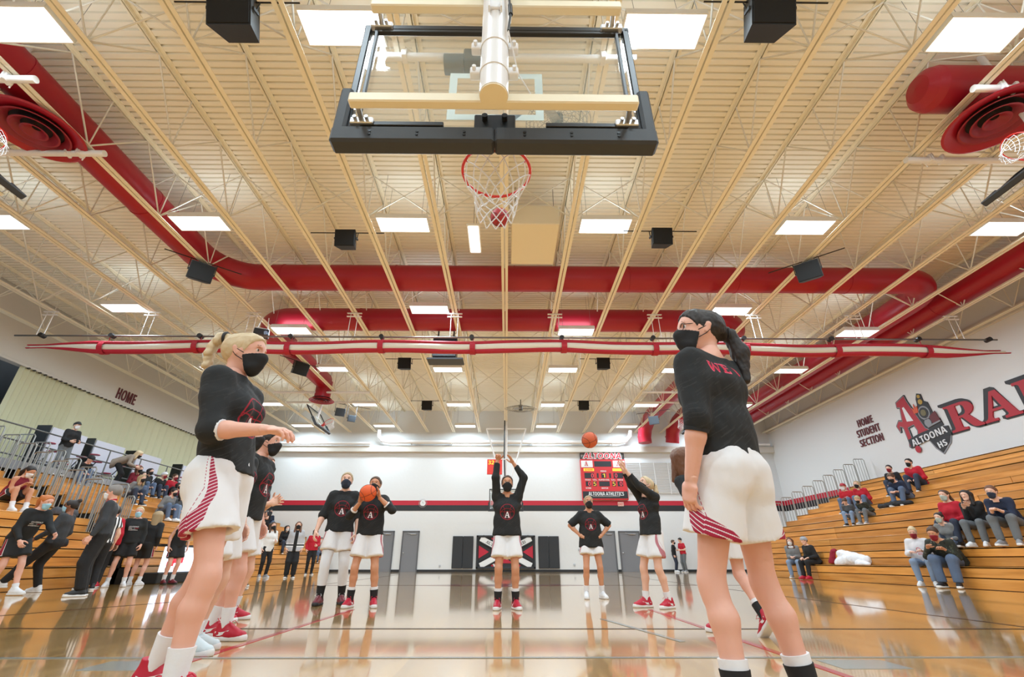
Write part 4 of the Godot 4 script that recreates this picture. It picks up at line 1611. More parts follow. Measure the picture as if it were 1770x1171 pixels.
	for q in [["PERIOD", 0.0, 1.77, 0.36], ["FOULS", -1.02, 1.24, 0.34], ["T.O.L.", -0.58, 1.24, 0.28], ["PLAYER FOUL", 0.0, 1.24, 0.68], ["T.O.L.", 0.58, 1.24, 0.28], ["FOULS", 1.02, 1.24, 0.34], ["SCORE", -1.02, 0.74, 0.34], ["MATCH", 0.0, 0.74, 0.4]]:
		lettering("caption", q[0], "Droid Sans", q[3], 0.09, 0.008, white, t, Transform3D(Basis(), Vector3(q[1], q[2], 0.208)))
	for q in [["0", -0.72, 1.5, true], ["0", 0.78, 1.5, true], ["0", -0.94, 1.0, true], ["0", 1.04, 1.0, true], ["1", 0.0, 1.5, false], ["5", -0.6, 1.0, false], ["5", 0.6, 1.0, false]]:
		lettering("digit", q[0], "Droid Sans Mono", 0.15, 0.24, 0.008, dig if q[3] else yel, t, Transform3D(Basis(), Vector3(q[1], q[2], 0.214)))
	# shot clock on the far goal
	t = thing("shot_clock", "small red shot clock showing yellow digits above the far backboard", "clock", Vector3(-0.72, 5.0, -26.7))
	b = MB.new()
	b.box(Vector3(0, 0.42, 0), Vector3(0.86, 0.84, 0.12), 0.015)
	part("case", b.mesh(mat("shot_red", rgb(226, 62, 54), 0.5)), t)
	lettering("digits", "32", "Droid Sans", 0.34, 0.22, 0.01, yel, t, Transform3D(Basis(), Vector3(-0.2, 0.66, 0.066)))
	b = MB.new()
	b.tube([Vector3(0.3, 0.84, 0), Vector3(0.8, 0.88, -0.05)], 0.03, 8)
	part("bracket", b.mesh(mats["pipe_white"]), t)
	# wall clock, exit signs, vent louvre, pipe, outlets
	t = thing("wall_clock", "round white wall clock under a wire guard on the stripe", "clock", Vector3(-5.2, 3.78, -BACK + 0.02))
	b = MB.new()
	b.lathe([Vector2(0, 0.05), Vector2(0.15, 0.05), Vector2(0.165, 0.04), Vector2(0.165, 0.0)], 28, Transform3D(Basis(Vector3.RIGHT, deg_to_rad(90)), Vector3.ZERO))
	part("face", b.mesh(white), t)
	b = MB.new()
	for r in [0.25, 0.19]:
		var ring := []
		for i in 28:
			ring.append(Vector3(cos(TAU * i / 28) * r, sin(TAU * i / 28) * r, 0.02 if r > 0.2 else 0.08))
		b.tube(ring, 0.008, 5, true)
	for i in 6:
		var a := TAU * i / 6
		b.tube([Vector3(cos(a) * 0.25, sin(a) * 0.25, 0.02), Vector3(cos(a) * 0.19, sin(a) * 0.19, 0.08)], 0.006, 5)
	part("guard", b.mesh(mats["bolt_steel"]), t)
	b = MB.new()
	b.box(Vector3(0, 0.04, 0.055), Vector3(0.012, 0.1, 0.006))
	b.box(Vector3(0.03, 0, 0.055), Vector3(0.08, 0.012, 0.006))
	part("hands", b.mesh(mats["frame_black"]), t)
	for u in [671.0, 1073.0]:
		var p := at_depth(u, 872, BACK - 0.05)
		t = thing("exit_sign", "small pale exit sign on the stripe, %s" % ("left, above the doors" if u < 800 else "below the scoreboard"), "exit sign", p)
		b = MB.new()
		b.box(Vector3.ZERO, Vector3(0.36, 0.24, 0.05), 0.01)
		part("case", b.mesh(mat("exit_pale", rgb(240, 206, 196), 0.5)), t)
		lettering("lettering", "EXIT", "Droid Sans", 0.28, 0.13, 0.006, mats["header_red"], t, Transform3D(Basis(), Vector3(0, 0, 0.028)))
	t = thing("wall_vent", "wide white louvred vent on the far wall right of the scoreboard", "air vent", Vector3(9.4, 5.3, -BACK + 0.02))
	b = MB.new()
	b.box(Vector3(0, 0, 0), Vector3(3.6, 1.95, 0.03), 0.006)
	part("backing", b.mesh(mat("vent_grey", rgb(190, 194, 200), 0.5)), t)
	for i in 18:
		b = MB.new()
		b.box(Vector3(0, -0.9 + i * 0.106, 0.035), Vector3(3.56, 0.085, 0.012), 0.003, Basis(Vector3.RIGHT, 0.5))
		part("slat", b.mesh(white), t)
	for i in 5:
		b = MB.new()
		b.box(Vector3(-1.78 + i * 0.89, 0, 0.06), Vector3(0.03, 1.95, 0.03), 0.004)
		part("mullion", b.mesh(white), t)
	t = thing("air_pipe", "long white pipe along the top of the far wall with bent ends", "pipe", Vector3(0, 7.48, -BACK + 0.42))
	b = MB.new()
	b.tube([Vector3(-8.3, 0.75, 0.2), Vector3(-8.3, 0.35, 0.1), Vector3(-8.1, 0.1, 0), Vector3(-7.6, 0, 0), Vector3(7.3, 0, 0), Vector3(7.7, 0.1, 0), Vector3(7.95, 0.4, 0.1), Vector3(8.0, 0.75, 0.2)], 0.12, 16)
	part("pipe_run", b.mesh(mat("pipe_white", rgb(236, 236, 238), 0.35)), t)
	for sx in [[-17.5, -8.8], [11.6, 17.0]]:
		b = MB.new()
		b.tube([Vector3(sx[0], -0.1, 0), Vector3(sx[1], -0.1, 0)], 0.09, 12)
		part("side_pipe", b.mesh(mats["pipe_white"]), t)
	for i in 6:
		b = MB.new()
		b.box(Vector3(-6.2 + i * 2.6, 0.0, -0.1), Vector3(0.04, 0.3, 0.3), 0.006)
		part("pipe_saddle", b.mesh(mats["pipe_white"]), t)
	var k := 0
	for q in [[790, 977, "left of the black pads"], [993, 977, "just right of the black pads"], [760, 979, "between the doors and the pads"], [1001, 951, "higher up right of the pads"]]:
		var p := at_depth(q[0], q[1], BACK - 0.02)
		b = MB.new()
		b.box(Vector3.ZERO, Vector3(0.1, 0.13, 0.03), 0.008)
		b.box(Vector3(0, 0, 0.018), Vector3(0.05, 0.08, 0.012), 0.004)
		one("wall_outlet", b.mesh(mats["vent_grey"]), "small grey outlet box on the far wall, %s" % q[2], "outlet", Transform3D(Basis(), p))
		k += 1
	# lit scorer's table on the left
	t = thing("score_table", "glowing white display table on a black base among the standing players", "table", Vector3(-9.97, 0, -15.7), 90)
	b = MB.new()
	b.box(Vector3(0, 0.14, 0), Vector3(2.6, 0.28, 0.5), 0.02)
	b.box(Vector3(0, 0.98, -0.05), Vector3(2.6, 0.04, 0.6), 0.01)
	part("base", b.mesh(mats["speaker_black"]), t)
	b = MB.new()
	b.box(Vector3(0, 0.62, 0.2), Vector3(2.5, 0.66, 0.05), 0.008)
	var scr := mat("screen_glow", Color(0.9, 0.93, 1.0), 0.3)
	scr.emission_enabled = true
	scr.emission = Color(0.86, 0.92, 1.0)
	scr.emission_energy_multiplier = 1.3
	part("display", b.mesh(scr), t)
	b = MB.new()
	b.box(Vector3(-0.6, 0.62, 0.228), Vector3(0.5, 0.2, 0.006))
	b.box(Vector3(-0.9, 0.5, 0.228), Vector3(0.3, 0.12, 0.006))
	part("display_mark", b.mesh(mats["digit_red"]), t)
	var l := AreaLight3D.new()
	l.name = "display_light"
	l.area_size = Vector2(2.4, 0.6)
	l.light_color = Color(0.88, 0.93, 1.0)
	l.light_energy = 0.35
	l.shadow_enabled = true
	l.area_range = 40.0
	l.area_attenuation = 2.0
	t.add_child(l, true)
	l.position = Vector3(0, 0.62, 0.24)
	l.rotation.y = PI
	# bags and cloths on the benches
	blob("coat_heap", "white coat heaped on the front bench beside the person in a grey beanie", "coat", [[Vector3(10.85, 0.52, -16.4), Vector3(10.85, 0.62, -15.7), 0.16, 0.2], [Vector3(10.9, 0.78, -16.3), Vector3(10.9, 0.6, -15.2), 0.13, 0.12], [Vector3(10.75, 0.5, -15.4), Vector3(10.75, 0.48, -15.0), 0.1, 0.06]], cloth("coat_white", rgb(226, 228, 234)))
	blob("red_bag", "dark red bag leaning behind the white coat on the front bench", "bag", [[Vector3(10.98, 0.56, -16.9), Vector3(10.98, 0.85, -16.75), 0.16, 0.1]], cloth("bag_red", rgb(140, 24, 46)))
	blob("black_cap", "black cap with white print lying on the left bench", "cap", [[Vector3(-10.9, 0.95, -12.1), Vector3(-10.9, 0.97, -12.35), 0.13, 0.12], [Vector3(-10.75, 0.9, -11.95), Vector3(-10.75, 0.9, -12.1), 0.08, 0.05]], cloth("bag_black", rgb(30, 30, 34)))
	blob("white_towel", "white towel stuffed on the left bench beside the red haired girl", "towel", [[Vector3(-10.85, 0.95, -11.0), Vector3(-10.85, 1.08, -11.2), 0.1, 0.1]], cloth("coat_white", rgb(226, 228, 234)))
	blob("duffel_bag", "dark grey duffel bag on the left bleachers under the railings", "bag", [[Vector3(-11.6, 1.7, -12.6), Vector3(-11.6, 1.7, -13.1), 0.13, 0.13]], cloth("bag_grey", rgb(74, 76, 82)))
	blob("dark_coat", "black coat lying on the right bleachers beside the leaning man in navy", "coat", [[Vector3(12.85, 2.26, -15.9), Vector3(12.85, 2.24, -15.2), 0.13, 0.08], [Vector3(12.95, 2.26, -16.6), Vector3(12.9, 2.25, -16.0), 0.09, 0.1]], cloth("bag_black", rgb(30, 30, 34)))

func blob(called: String, label: String, category: String, cones: Array, m: Material) -> void:
	var lo := Vector3.ONE * 1e6
	var hi := -lo
	var base: Vector3 = cones[0][0]
	for c in cones:
		for k in 2:
			lo = lo.min(c[k] - base - Vector3.ONE * 0.26)
			hi = hi.max(c[k] - base + Vector3.ONE * 0.26)
	var s := Sdf.new(lo, hi, 0.02)
	for c in cones:
		s.cone(c[0] - base, c[1] - base, c[2], c[3], 0.06)
	s.cut(Vector3(0, -0.055, 0), Vector3.DOWN)
	var a := s.nets()
	wrinkle(a, 0.022, 5.0, 4)
	one(called, net_mesh(a, m), label, category, Transform3D(Basis(), base))

func wrinkle(a: Array, amp: float, freq: float, seed_no: int) -> void:
	var n := FastNoiseLite.new()
	n.seed = seed_no
	n.frequency = freq
	n.fractal_octaves = 3
	for i in a[0].size():
		var p: Vector3 = a[0][i]
		a[0][i] = p + a[1][i] * n.get_noise_3d(p.x, p.y * 0.6, p.z) * amp
	var m := PackedVector3Array()
	m.resize(a[0].size())
	for i in range(0, a[2].size(), 3):
		var p: Vector3 = a[0][a[2][i]]
		var w: Vector3 = (a[0][a[2][i + 2]] - p).cross(a[0][a[2][i + 1]] - p)
		for k in 3:
			m[a[2][i + k]] += w
	for i in m.size():
		m[i] = m[i].normalized()
	a[1] = m

# ---------------------------------------------------------------- painted signs on the right wall
func side_wall_signs() -> void:
	var w := RIGHT - 0.005
	var face := Basis(Vector3.UP, deg_to_rad(-90))
	var maroon := mat("letter_maroon", rgb(96, 22, 30), 0.5)
	var red := mat("sign_red", rgb(172, 28, 44), 0.5)
	var dark := mat("sign_black", rgb(38, 36, 40), 0.5)
	var white := mat("sign_white", rgb(226, 228, 232), 0.5)
	var silver := mat("sign_silver", rgb(138, 140, 146), 0.5)
	var p := at_side(1501, 745, w)
	var t := thing("wall_lettering", "dark red three line lettering for the student section on the right wall", "lettering", p)
	var i := 0
	for s in [["HOME", 1.0], ["STUDENT", 1.5], ["SECTION", 1.5]]:
		lettering("word", s[0], "Droid Sans", s[1], 0.34, 0.03, maroon, t, Transform3D(face, Vector3(-0.02, 0.46 - 0.46 * i, 0)))
		i += 1
	# big block lettering, running on past the frame's right edge
	p = at_side(1632, 722, w)
	t = thing("wall_lettering", "huge red serif lettering with black shadow on the right wall", "lettering", Vector3(w, 5.55, p.z))
	var z := 0.12
	for ch in [["R", 1.3], ["A", 1.3], ["I", 0.75], ["L", 1.1], ["R", 1.3], ["O", 1.25]]:
		for k in 4:
			lettering("shadow", ch[0], "Droid Serif", ch[1] * 1.1, 1.16, 0.02 + 0.004 * k, dark, t, Transform3D(face, Vector3(-0.008, 0.06 - 0.02 * k, z + ch[1] * 0.5 - 0.12 + 0.035 * k)))
		lettering("letter", ch[0], "Droid Serif", ch[1] * 1.02, 1.02, 0.05, red, t, Transform3D(face, Vector3(-0.02, -0.02, z + ch[1] * 0.5 + 0.02)))
		z += ch[1] + 0.06
	# emblem: tall letter, steam engine, banner
	p = at_side(1580, 728, w)
	t = thing("wall_emblem", "school emblem of a tall red letter beside a grey steam engine over a banner", "emblem", Vector3(w, p.y, p.z))
	t.rotation.y = deg_to_rad(-90)
	t.scale = Vector3(0.8, 0.84, 1.0)
	var poly := func(called: String, pts: PackedVector2Array, m: Material, z0: float, d := 0.02) -> void:
		var b := MB.new()
		b.prism(pts, d, Transform3D(Basis(), Vector3(0, 0, z0)))
		part(called, b.mesh(m), t)
	var letter_a := PackedVector2Array([Vector2(-0.62, 1.12), Vector2(-0.02, 1.3), Vector2(0.02, 1.0), Vector2(0.5, -0.5), Vector2(0.66, -0.62), Vector2(0.6, -0.8), Vector2(-0.02, -0.72), Vector2(0.06, -0.5), Vector2(-0.05, -0.16), Vector2(-0.5, -0.22), Vector2(-0.5, -0.85), Vector2(-0.3, -1.0), Vector2(-0.34, -1.2), Vector2(-0.78, -1.12), Vector2(-0.72, -0.95), Vector2(-0.72, -0.16), Vector2(-0.95, -0.02), Vector2(-1.02, -0.3), Vector2(-1.12, 0.0), Vector2(-0.9, 0.2), Vector2(-0.66, 0.12), Vector2(-0.48, 0.85), Vector2(-0.66, 0.9)])
	var big := PackedVector2Array()
	for q in Geometry2D.offset_polygon(letter_a, 0.075):
		big = q
		break
	poly.call("letter_outline", big, dark, 0.0)
	var mid := PackedVector2Array()
	for q in Geometry2D.offset_polygon(letter_a, 0.035):
		mid = q
		break
	poly.call("letter_edge", mid, silver, 0.012)
	poly.call("letter_face", letter_a, red, 0.024)
	poly.call("letter_counter", PackedVector2Array([Vector2(-0.36, 0.78), Vector2(-0.24, 0.8), Vector2(0.02, 0.0), Vector2(-0.38, 0.06)]), white, 0.03)
	poly.call("engine_body", PackedVector2Array([Vector2(0.2, 0.2), Vector2(0.3, 0.45), Vector2(0.55, 0.6), Vector2(0.62, 0.95), Vector2(0.78, 1.2), Vector2(1.0, 1.1), Vector2(1.0, 0.75), Vector2(1.2, 0.62), Vector2(1.25, 0.1), Vector2(1.3, -0.2), Vector2(1.5, -0.25), Vector2(1.55, -0.6), Vector2(0.75, -0.72), Vector2(0.42, -0.3)]), dark, 0.0, 0.03)
	for q in [[0.78, 0.2, 0.34, silver, 0.035], [0.78, 0.2, 0.26, dark, 0.05], [0.78, 0.2, 0.16, mat("engine_olive", rgb(112, 104, 70), 0.5), 0.06], [0.82, 0.75, 0.13, mat("engine_gold", rgb(176, 146, 60), 0.5), 0.04], [0.78, -0.3, 0.2, silver, 0.035], [0.84, 1.02, 0.09, mats["engine_gold"], 0.04]]:
		var pts := PackedVector2Array()
		for k in 18:
			pts.append(Vector2(q[0] + cos(TAU * k / 18) * q[2], q[1] + sin(TAU * k / 18) * q[2]))
		poly.call("engine_round", pts, q[3], q[4] - 0.02)
	poly.call("flame", PackedVector2Array([Vector2(0.22, 0.3), Vector2(0.2, 0.62), Vector2(0.3, 0.5), Vector2(0.38, 0.78), Vector2(0.44, 0.55), Vector2(0.56, 0.62), Vector2(0.5, 0.3)]), mat("flame_orange", rgb(206, 84, 44), 0.5), 0.03)
	poly.call("engine_red", PackedVector2Array([Vector2(1.0, -0.05), Vector2(1.42, 0.12), Vector2(1.52, -0.4), Vector2(1.05, -0.45)]), maroon, 0.035)
	poly.call("engine_bars", PackedVector2Array([Vector2(0.7, -0.45), Vector2(1.5, -0.35), Vector2(1.52, -0.42), Vector2(0.7, -0.54)]), silver, 0.04)
	var ban := PackedVector2Array()
	for k in 13:
		var x := -0.72 + 2.5 * k / 12.0
		ban.append(Vector2(x, -0.98 + 0.36 * sin(PI * 0.55 * k / 12.0 + 0.5)))
	for k in 13:
		var x := 1.78 - 2.5 * k / 12.0
		ban.append(Vector2(x, -1.42 + 0.36 * sin(PI * 0.55 * (12 - k) / 12.0 + 0.5)))
	poly.call("banner", ban, dark, 0.03)
	poly.call("shield", PackedVector2Array([Vector2(0.5, -1.1), Vector2(1.78, -0.95), Vector2(1.5, -1.4), Vector2(0.95, -1.78), Vector2(0.72, -1.5)]), dark, 0.02)
	poly.call("shield_edge", PackedVector2Array([Vector2(0.42, -1.06), Vector2(1.85, -0.9), Vector2(1.56, -1.44), Vector2(0.95, -1.86), Vector2(0.64, -1.54)]), silver, 0.005)
	lettering("banner_lettering", "ALTOONA", "Droid Sans", 2.2, 0.32, 0.02, white, t, Transform3D(Basis(Vector3.BACK, 0.1), Vector3(0.54, -0.92, 0.06)))
	lettering("shield_lettering", "HS", "Droid Sans", 0.5, 0.28, 0.02, white, t, Transform3D(Basis(Vector3.BACK, 0.15), Vector3(1.12, -1.4, 0.05)))
	var dot := PackedVector2Array()
	for k in 20:
		dot.append(Vector2(-0.34 + cos(TAU * k / 20) * 0.17, -1.36 + sin(TAU * k / 20) * 0.17))
	poly.call("red_dot", dot, red, 0.035)

# ---------------------------------------------------------------- people: shared shapes
func head_net(q: int) -> Array:   # origin between the ears, face towards +z, crown at y = 0.118, chin at -0.115
	var key := "head%d" % q
	if lib.has(key):
		return lib[key]
	var c: float = [0.012, 0.0075, 0.0045][q]
	var s := Sdf.new(Vector3(-0.11, -0.2, -0.14), Vector3(0.11, 0.14, 0.14), c)
	var W := Vector3.RIGHT
	s.cone(Vector3(0, 0.03, -0.035), Vector3(0, 0.035, 0.02), 0.083, 0.08, 0.03, 0, W, 1.08)
	s.cone(Vector3(0, 0.0, 0.03), Vector3(0, -0.072, 0.048), 0.066, 0.04, 0.035, 0, W, 1.0)
	s.cone(Vector3(0.04, -0.02, 0.0), Vector3(0.022, -0.085, 0.05), 0.034, 0.024, 0.025)
	s.cone(Vector3(-0.04, -0.02, 0.0), Vector3(-0.022, -0.085, 0.05), 0.034, 0.024, 0.025)
	s.cone(Vector3(0, -0.095, 0.07), Vector3(0, -0.1, 0.07), 0.016, 0.016, 0.02)
	s.cone(Vector3(-0.03, 0.03, 0.072), Vector3(0.03, 0.03, 0.072), 0.019, 0.019, 0.02)
	if q > 0:
		for x in [-0.032, 0.032]:
			s.cone(Vector3(x, -0.02, 0.064), Vector3(x * 1.2, -0.03, 0.055), 0.024, 0.024, 0.02)
		s.cone(Vector3(0, 0.02, 0.086), Vector3(0, -0.022, 0.104), 0.009, 0.013, 0.012)
		s.cone(Vector3(-0.013, -0.026, 0.092), Vector3(0.013, -0.026, 0.092), 0.009, 0.009, 0.01)
		s.cone(Vector3(-0.02, -0.057, 0.086), Vector3(0.02, -0.057, 0.086), 0.008, 0.008, 0.008)
	else:
		s.cone(Vector3(0, 0.0, 0.086), Vector3(0, -0.024, 0.1), 0.014, 0.017, 0.02)
	for x in [-1.0, 1.0]:
		s.cone(Vector3(x * 0.079, 0.01, -0.014), Vector3(x * 0.076, -0.024, -0.006), 0.016, 0.011, 0.008, 0, W, 1.9)
	s.cone(Vector3(0, -0.05, -0.02), Vector3(0, -0.175, -0.035), 0.052, 0.05, 0.03)
	for x in [-0.032, 0.032]:
		s.carve(Vector3(x * 0.9, 0.012, 0.106), Vector3(x * 1.15, 0.011, 0.1), 0.0185, 0.0185)
	lib[key] = soup(s.nets())
	return lib[key]

func mask_net(q: int) -> Array:
	var key := "mask%d" % q
	if lib.has(key):
		return lib[key]
	var s := Sdf.new(Vector3(-0.1, -0.15, -0.02), Vector3(0.1, 0.03, 0.15), [0.011, 0.007, 0.0045][q])
	s.cone(Vector3(0, 0.0, 0.036), Vector3(0, -0.076, 0.052), 0.078, 0.052, 0.035)
	s.cone(Vector3(0.04, -0.022, 0.004), Vector3(0.022, -0.088, 0.054), 0.042, 0.032, 0.025)
	s.cone(Vector3(-0.04, -0.022, 0.004), Vector3(-0.022, -0.088, 0.054), 0.042, 0.032, 0.025)
	s.cone(Vector3(0, 0.0, 0.09), Vector3(0, -0.03, 0.103), 0.017, 0.026, 0.03)
	s.cone(Vector3(0, -0.03, 0.103), Vector3(0, -0.07, 0.096), 0.026, 0.024, 0.03)
	s.cone(Vector3(0, -0.1, 0.06), Vector3(0, -0.1, 0.07), 0.028, 0.026, 0.02)
	s.cut(Vector3(0, -0.02, 0.07), Vector3(0, 1, -0.34))
	s.cut(Vector3(0, -0.06, 0.036), Vector3(0, -0.2, -1))
	lib[key] = s.nets()
	return lib[key]

func hair_net(style: String, q: int) -> Array:
	var key := "hair_%s%d" % [style, q]
	if lib.has(key):
		return lib[key]
	var c: float = [0.013, 0.0085, 0.0055][q]
	var s := Sdf.new(Vector3(-0.18, -0.42, -0.3), Vector3(0.18, 0.2, 0.2), c)
	var W := Vector3.RIGHT
	var g := 0.009 if style != "long" else 0.016
	s.cone(Vector3(0, 0.03, -0.037), Vector3(0, 0.036, 0.02), 0.083 + g, 0.08 + g, 0.02, 0, W, 1.06)
	if style in ["cap", "beanie"]:
		s.cone(Vector3(0, 0.05, -0.03), Vector3(0, 0.06, 0.02), 0.088, 0.083, 0.02)
		s.cut(Vector3(0, 0.03, 0.07), Vector3(0, -1, 0.25))
		if style == "cap":
			s.cone(Vector3(0, 0.045, 0.07), Vector3(0, 0.035, 0.15), 0.06, 0.05, 0.012, 0, Vector3(0, 0.99, -0.1).normalized(), 9.0)
	elif style == "short":
		s.cone(Vector3(0, 0.075, 0.02), Vector3(0, 0.085, -0.04), 0.055, 0.055, 0.03)
		s.cut(Vector3(0, 0.062, 0.082), Vector3(0, -0.62, 0.8))
		s.cut(Vector3(0, -0.055, 0), Vector3(0, -1, -0.12))
	else:
		s.cut(Vector3(0, 0.066, 0.082), Vector3(0, -0.52, 0.86))
		if style in ["pony", "braid", "lowpony"]:
			s.cut(Vector3(0, -0.06, -0.06), Vector3(0, -1, -0.1))
	if style == "pony":
		s.cone(Vector3(0, 0.055, -0.115), Vector3(0, 0.06, -0.16), 0.026, 0.03, 0.02)
		s.cone(Vector3(0, 0.06, -0.16), Vector3(0.01, -0.02, -0.19), 0.03, 0.036, 0.02)
		s.cone(Vector3(0.01, -0.02, -0.19), Vector3(0.0, -0.19, -0.16), 0.036, 0.014, 0.02)
	elif style == "lowpony":
		s.cone(Vector3(0, 0.0, -0.115), Vector3(0, -0.005, -0.15), 0.03, 0.03, 0.02)
		s.cone(Vector3(0, -0.005, -0.15), Vector3(0.0, -0.1, -0.19), 0.032, 0.042, 0.02)
		s.cone(Vector3(0, -0.1, -0.19), Vector3(0.01, -0.25, -0.19), 0.042, 0.02, 0.02)
	elif style == "braid":
		s.cone(Vector3(0, 0.09, -0.1), Vector3(0, 0.1, -0.15), 0.03, 0.034, 0.02)
		var pts := [Vector3(0, 0.095, -0.17), Vector3(0.004, 0.06, -0.195), Vector3(-0.004, 0.02, -0.2), Vector3(0.005, -0.02, -0.202), Vector3(-0.004, -0.06, -0.195), Vector3(0.002, -0.1, -0.185), Vector3(0, -0.14, -0.165)]
		for i in pts.size():
			var r := 0.034 - 0.0028 * i
			s.cone(pts[i] + Vector3(0.012, 0.01, 0), pts[i] + Vector3(-0.01, -0.018, 0), r, r * 0.8, 0.008)
	elif style == "long":
		s.cone(Vector3(0, 0.02, -0.06), Vector3(0, -0.22, -0.075), 0.085, 0.06, 0.03, 0, W, 0.72)
		for x in [-1.0, 1.0]:
			s.cone(Vector3(x * 0.074, 0.04, -0.0), Vector3(x * 0.092, -0.2, 0.02), 0.03, 0.034, 0.03)
	elif style == "bun":
		s.cone(Vector3(0, 0.1, -0.1), Vector3(0, 0.11, -0.115), 0.04, 0.042, 0.02)
		s.cut(Vector3(0, -0.06, -0.06), Vector3(0, -1, -0.1))
	elif style == "bob":
		s.cone(Vector3(0, 0.02, -0.05), Vector3(0, -0.09, -0.05), 0.09, 0.06, 0.03, 0, W, 0.85)
		for x in [-1.0, 1.0]:
			s.cone(Vector3(x * 0.078, 0.03, -0.0), Vector3(x * 0.084, -0.09, 0.02), 0.028, 0.026, 0.03)
	var a := s.nets()
	if q > 0 and not style in ["cap", "beanie"]:
		wrinkle(a, 0.005, 30.0, 7)
	lib[key] = a
	return a

# wrist at the origin, fingers towards +y, palm towards +z, thumb towards +x (side = 1) or -x
func hand_net(kind: String, side: float, q: int) -> Array:
	var key := "hand_%s%d%d" % [kind, int(side), q]
	if lib.has(key):
		return lib[key]
	var s := Sdf.new(Vector3(-0.09, -0.03, -0.04), Vector3(0.09, 0.2, 0.11), [0.0075, 0.0055, 0.0035][q])
	var W := Vector3.RIGHT
	s.cone(Vector3(0, -0.01, 0), Vector3(0, 0.03, 0), 0.024, 0.02, 0.015, 0, W, 0.8)
	s.cone(Vector3(0, 0.03, 0), Vector3(0, 0.08, 0.002), 0.0155, 0.0135, 0.012, 0, W, 0.36)
	s.cone(Vector3(side * 0.028, 0.025, 0.006), Vector3(side * 0.03, 0.06, 0.006), 0.016, 0.012, 0.012)
	var curl: Array = {"relaxed": [24.0, 30.0, 18.0], "open": [6.0, 8.0, 6.0], "grip": [48.0, 52.0, 34.0], "flick": [55.0, 35.0, 20.0]}[kind]
	var spread := 0.16 if kind == "open" else 0.05
	for i in 4:
		var x := side * (0.0305 - 0.0205 * i)
		var ln: float = [0.07, 0.078, 0.073, 0.057][i]
		var p := Vector3(x, 0.082 - 0.004 * absf(i - 1.3), 0.002)
		var a := 0.0
		var r := 0.0092 - (0.0012 if i == 3 else 0.0)
		for k in 3:
			a += deg_to_rad(curl[k] * (1.0 + 0.12 * i))
			var d := Vector3(side * spread * (1.2 - i * 0.8), cos(a), sin(a)).normalized()
			var l: float = ln * [0.45, 0.31, 0.24][k]
			s.cone(p, p + d * l, r, r * 0.92, 0.004)
			p += d * l
			r *= 0.92
	var tc := 0.5 if kind == "grip" else (0.1 if kind == "open" else 0.3)
	var t0 := Vector3(side * 0.03, 0.022, 0.008)
	var t1 := t0 + Vector3(side * 0.72, 0.62, 0.25 + tc * 0.5).normalized() * 0.042
	var t2 := t1 + Vector3(side * (0.45 - tc * 0.4), 0.8, 0.2 + tc).normalized() * 0.034
	var t3 := t2 + Vector3(side * (0.25 - tc * 0.6), 0.9, 0.2 + tc).normalized() * 0.024
	s.cone(t0, t1, 0.0135, 0.0115, 0.008)
	s.cone(t1, t2, 0.0112, 0.0102, 0.004)
	s.cone(t2, t3, 0.0102, 0.0085, 0.004)
	lib[key] = soup(s.nets())
	return lib[key]

func shoe_nets(q: int) -> Array:   # [upper, sole]; toe towards +z, ground at y = 0, ankle above the origin
	var key := "shoe%d" % q
	if lib.has(key):
		return lib[key]
	var c: float = [0.012, 0.008, 0.005][q]
	var W := Vector3.RIGHT
	var s := Sdf.new(Vector3(-0.08, -0.02, -0.12), Vector3(0.08, 0.17, 0.25), c)
	s.cone(Vector3(0, 0.045, -0.045), Vector3(0, 0.05, 0.05), 0.04, 0.038, 0.03)
	s.cone(Vector3(0, 0.045, 0.05), Vector3(0.006, 0.034, 0.155), 0.042, 0.036, 0.03, 0, W, 0.92)
	s.cone(Vector3(0, 0.06, -0.03), Vector3(0, 0.125, -0.018), 0.045, 0.046, 0.03, 2, W, 1.1)
	s.cone(Vector3(0, 0.1, 0.02), Vector3(0, 0.06, 0.1), 0.03, 0.026, 0.03)
	s.cut(Vector3(0, 0.022, 0), Vector3.DOWN)
	var up := s.nets()
	s = Sdf.new(Vector3(-0.09, -0.02, -0.13), Vector3(0.09, 0.06, 0.26), c)
	s.cone(Vector3(0, 0.015, -0.055), Vector3(0, 0.015, 0.04), 0.046, 0.04, 0.03)
	s.cone(Vector3(0, 0.015, 0.04), Vector3(0.007, 0.018, 0.158), 0.042, 0.044, 0.03)
	s.cut(Vector3(0, 0.034, 0), Vector3(0, 1, -0.06))
	s.cut(Vector3(0, 0.0, 0), Vector3.DOWN)
	lib[key] = [up, s.nets()]
	return lib[key]

func ik(a: Vector3, t: Vector3, l1: float, l2: float, pole: Vector3) -> Array:
	var d := t - a
	var ln := clampf(d.length(), 0.06, (l1 + l2) * 0.997)
	var u := d.normalized()
	var x := (l1 * l1 - l2 * l2 + ln * ln) / (2.0 * ln)
	var h := sqrt(maxf(l1 * l1 - x * x, 0.0))
	var p := (pole - u * pole.dot(u)).normalized()
	return [a + u * x + p * h, a + u * ln]

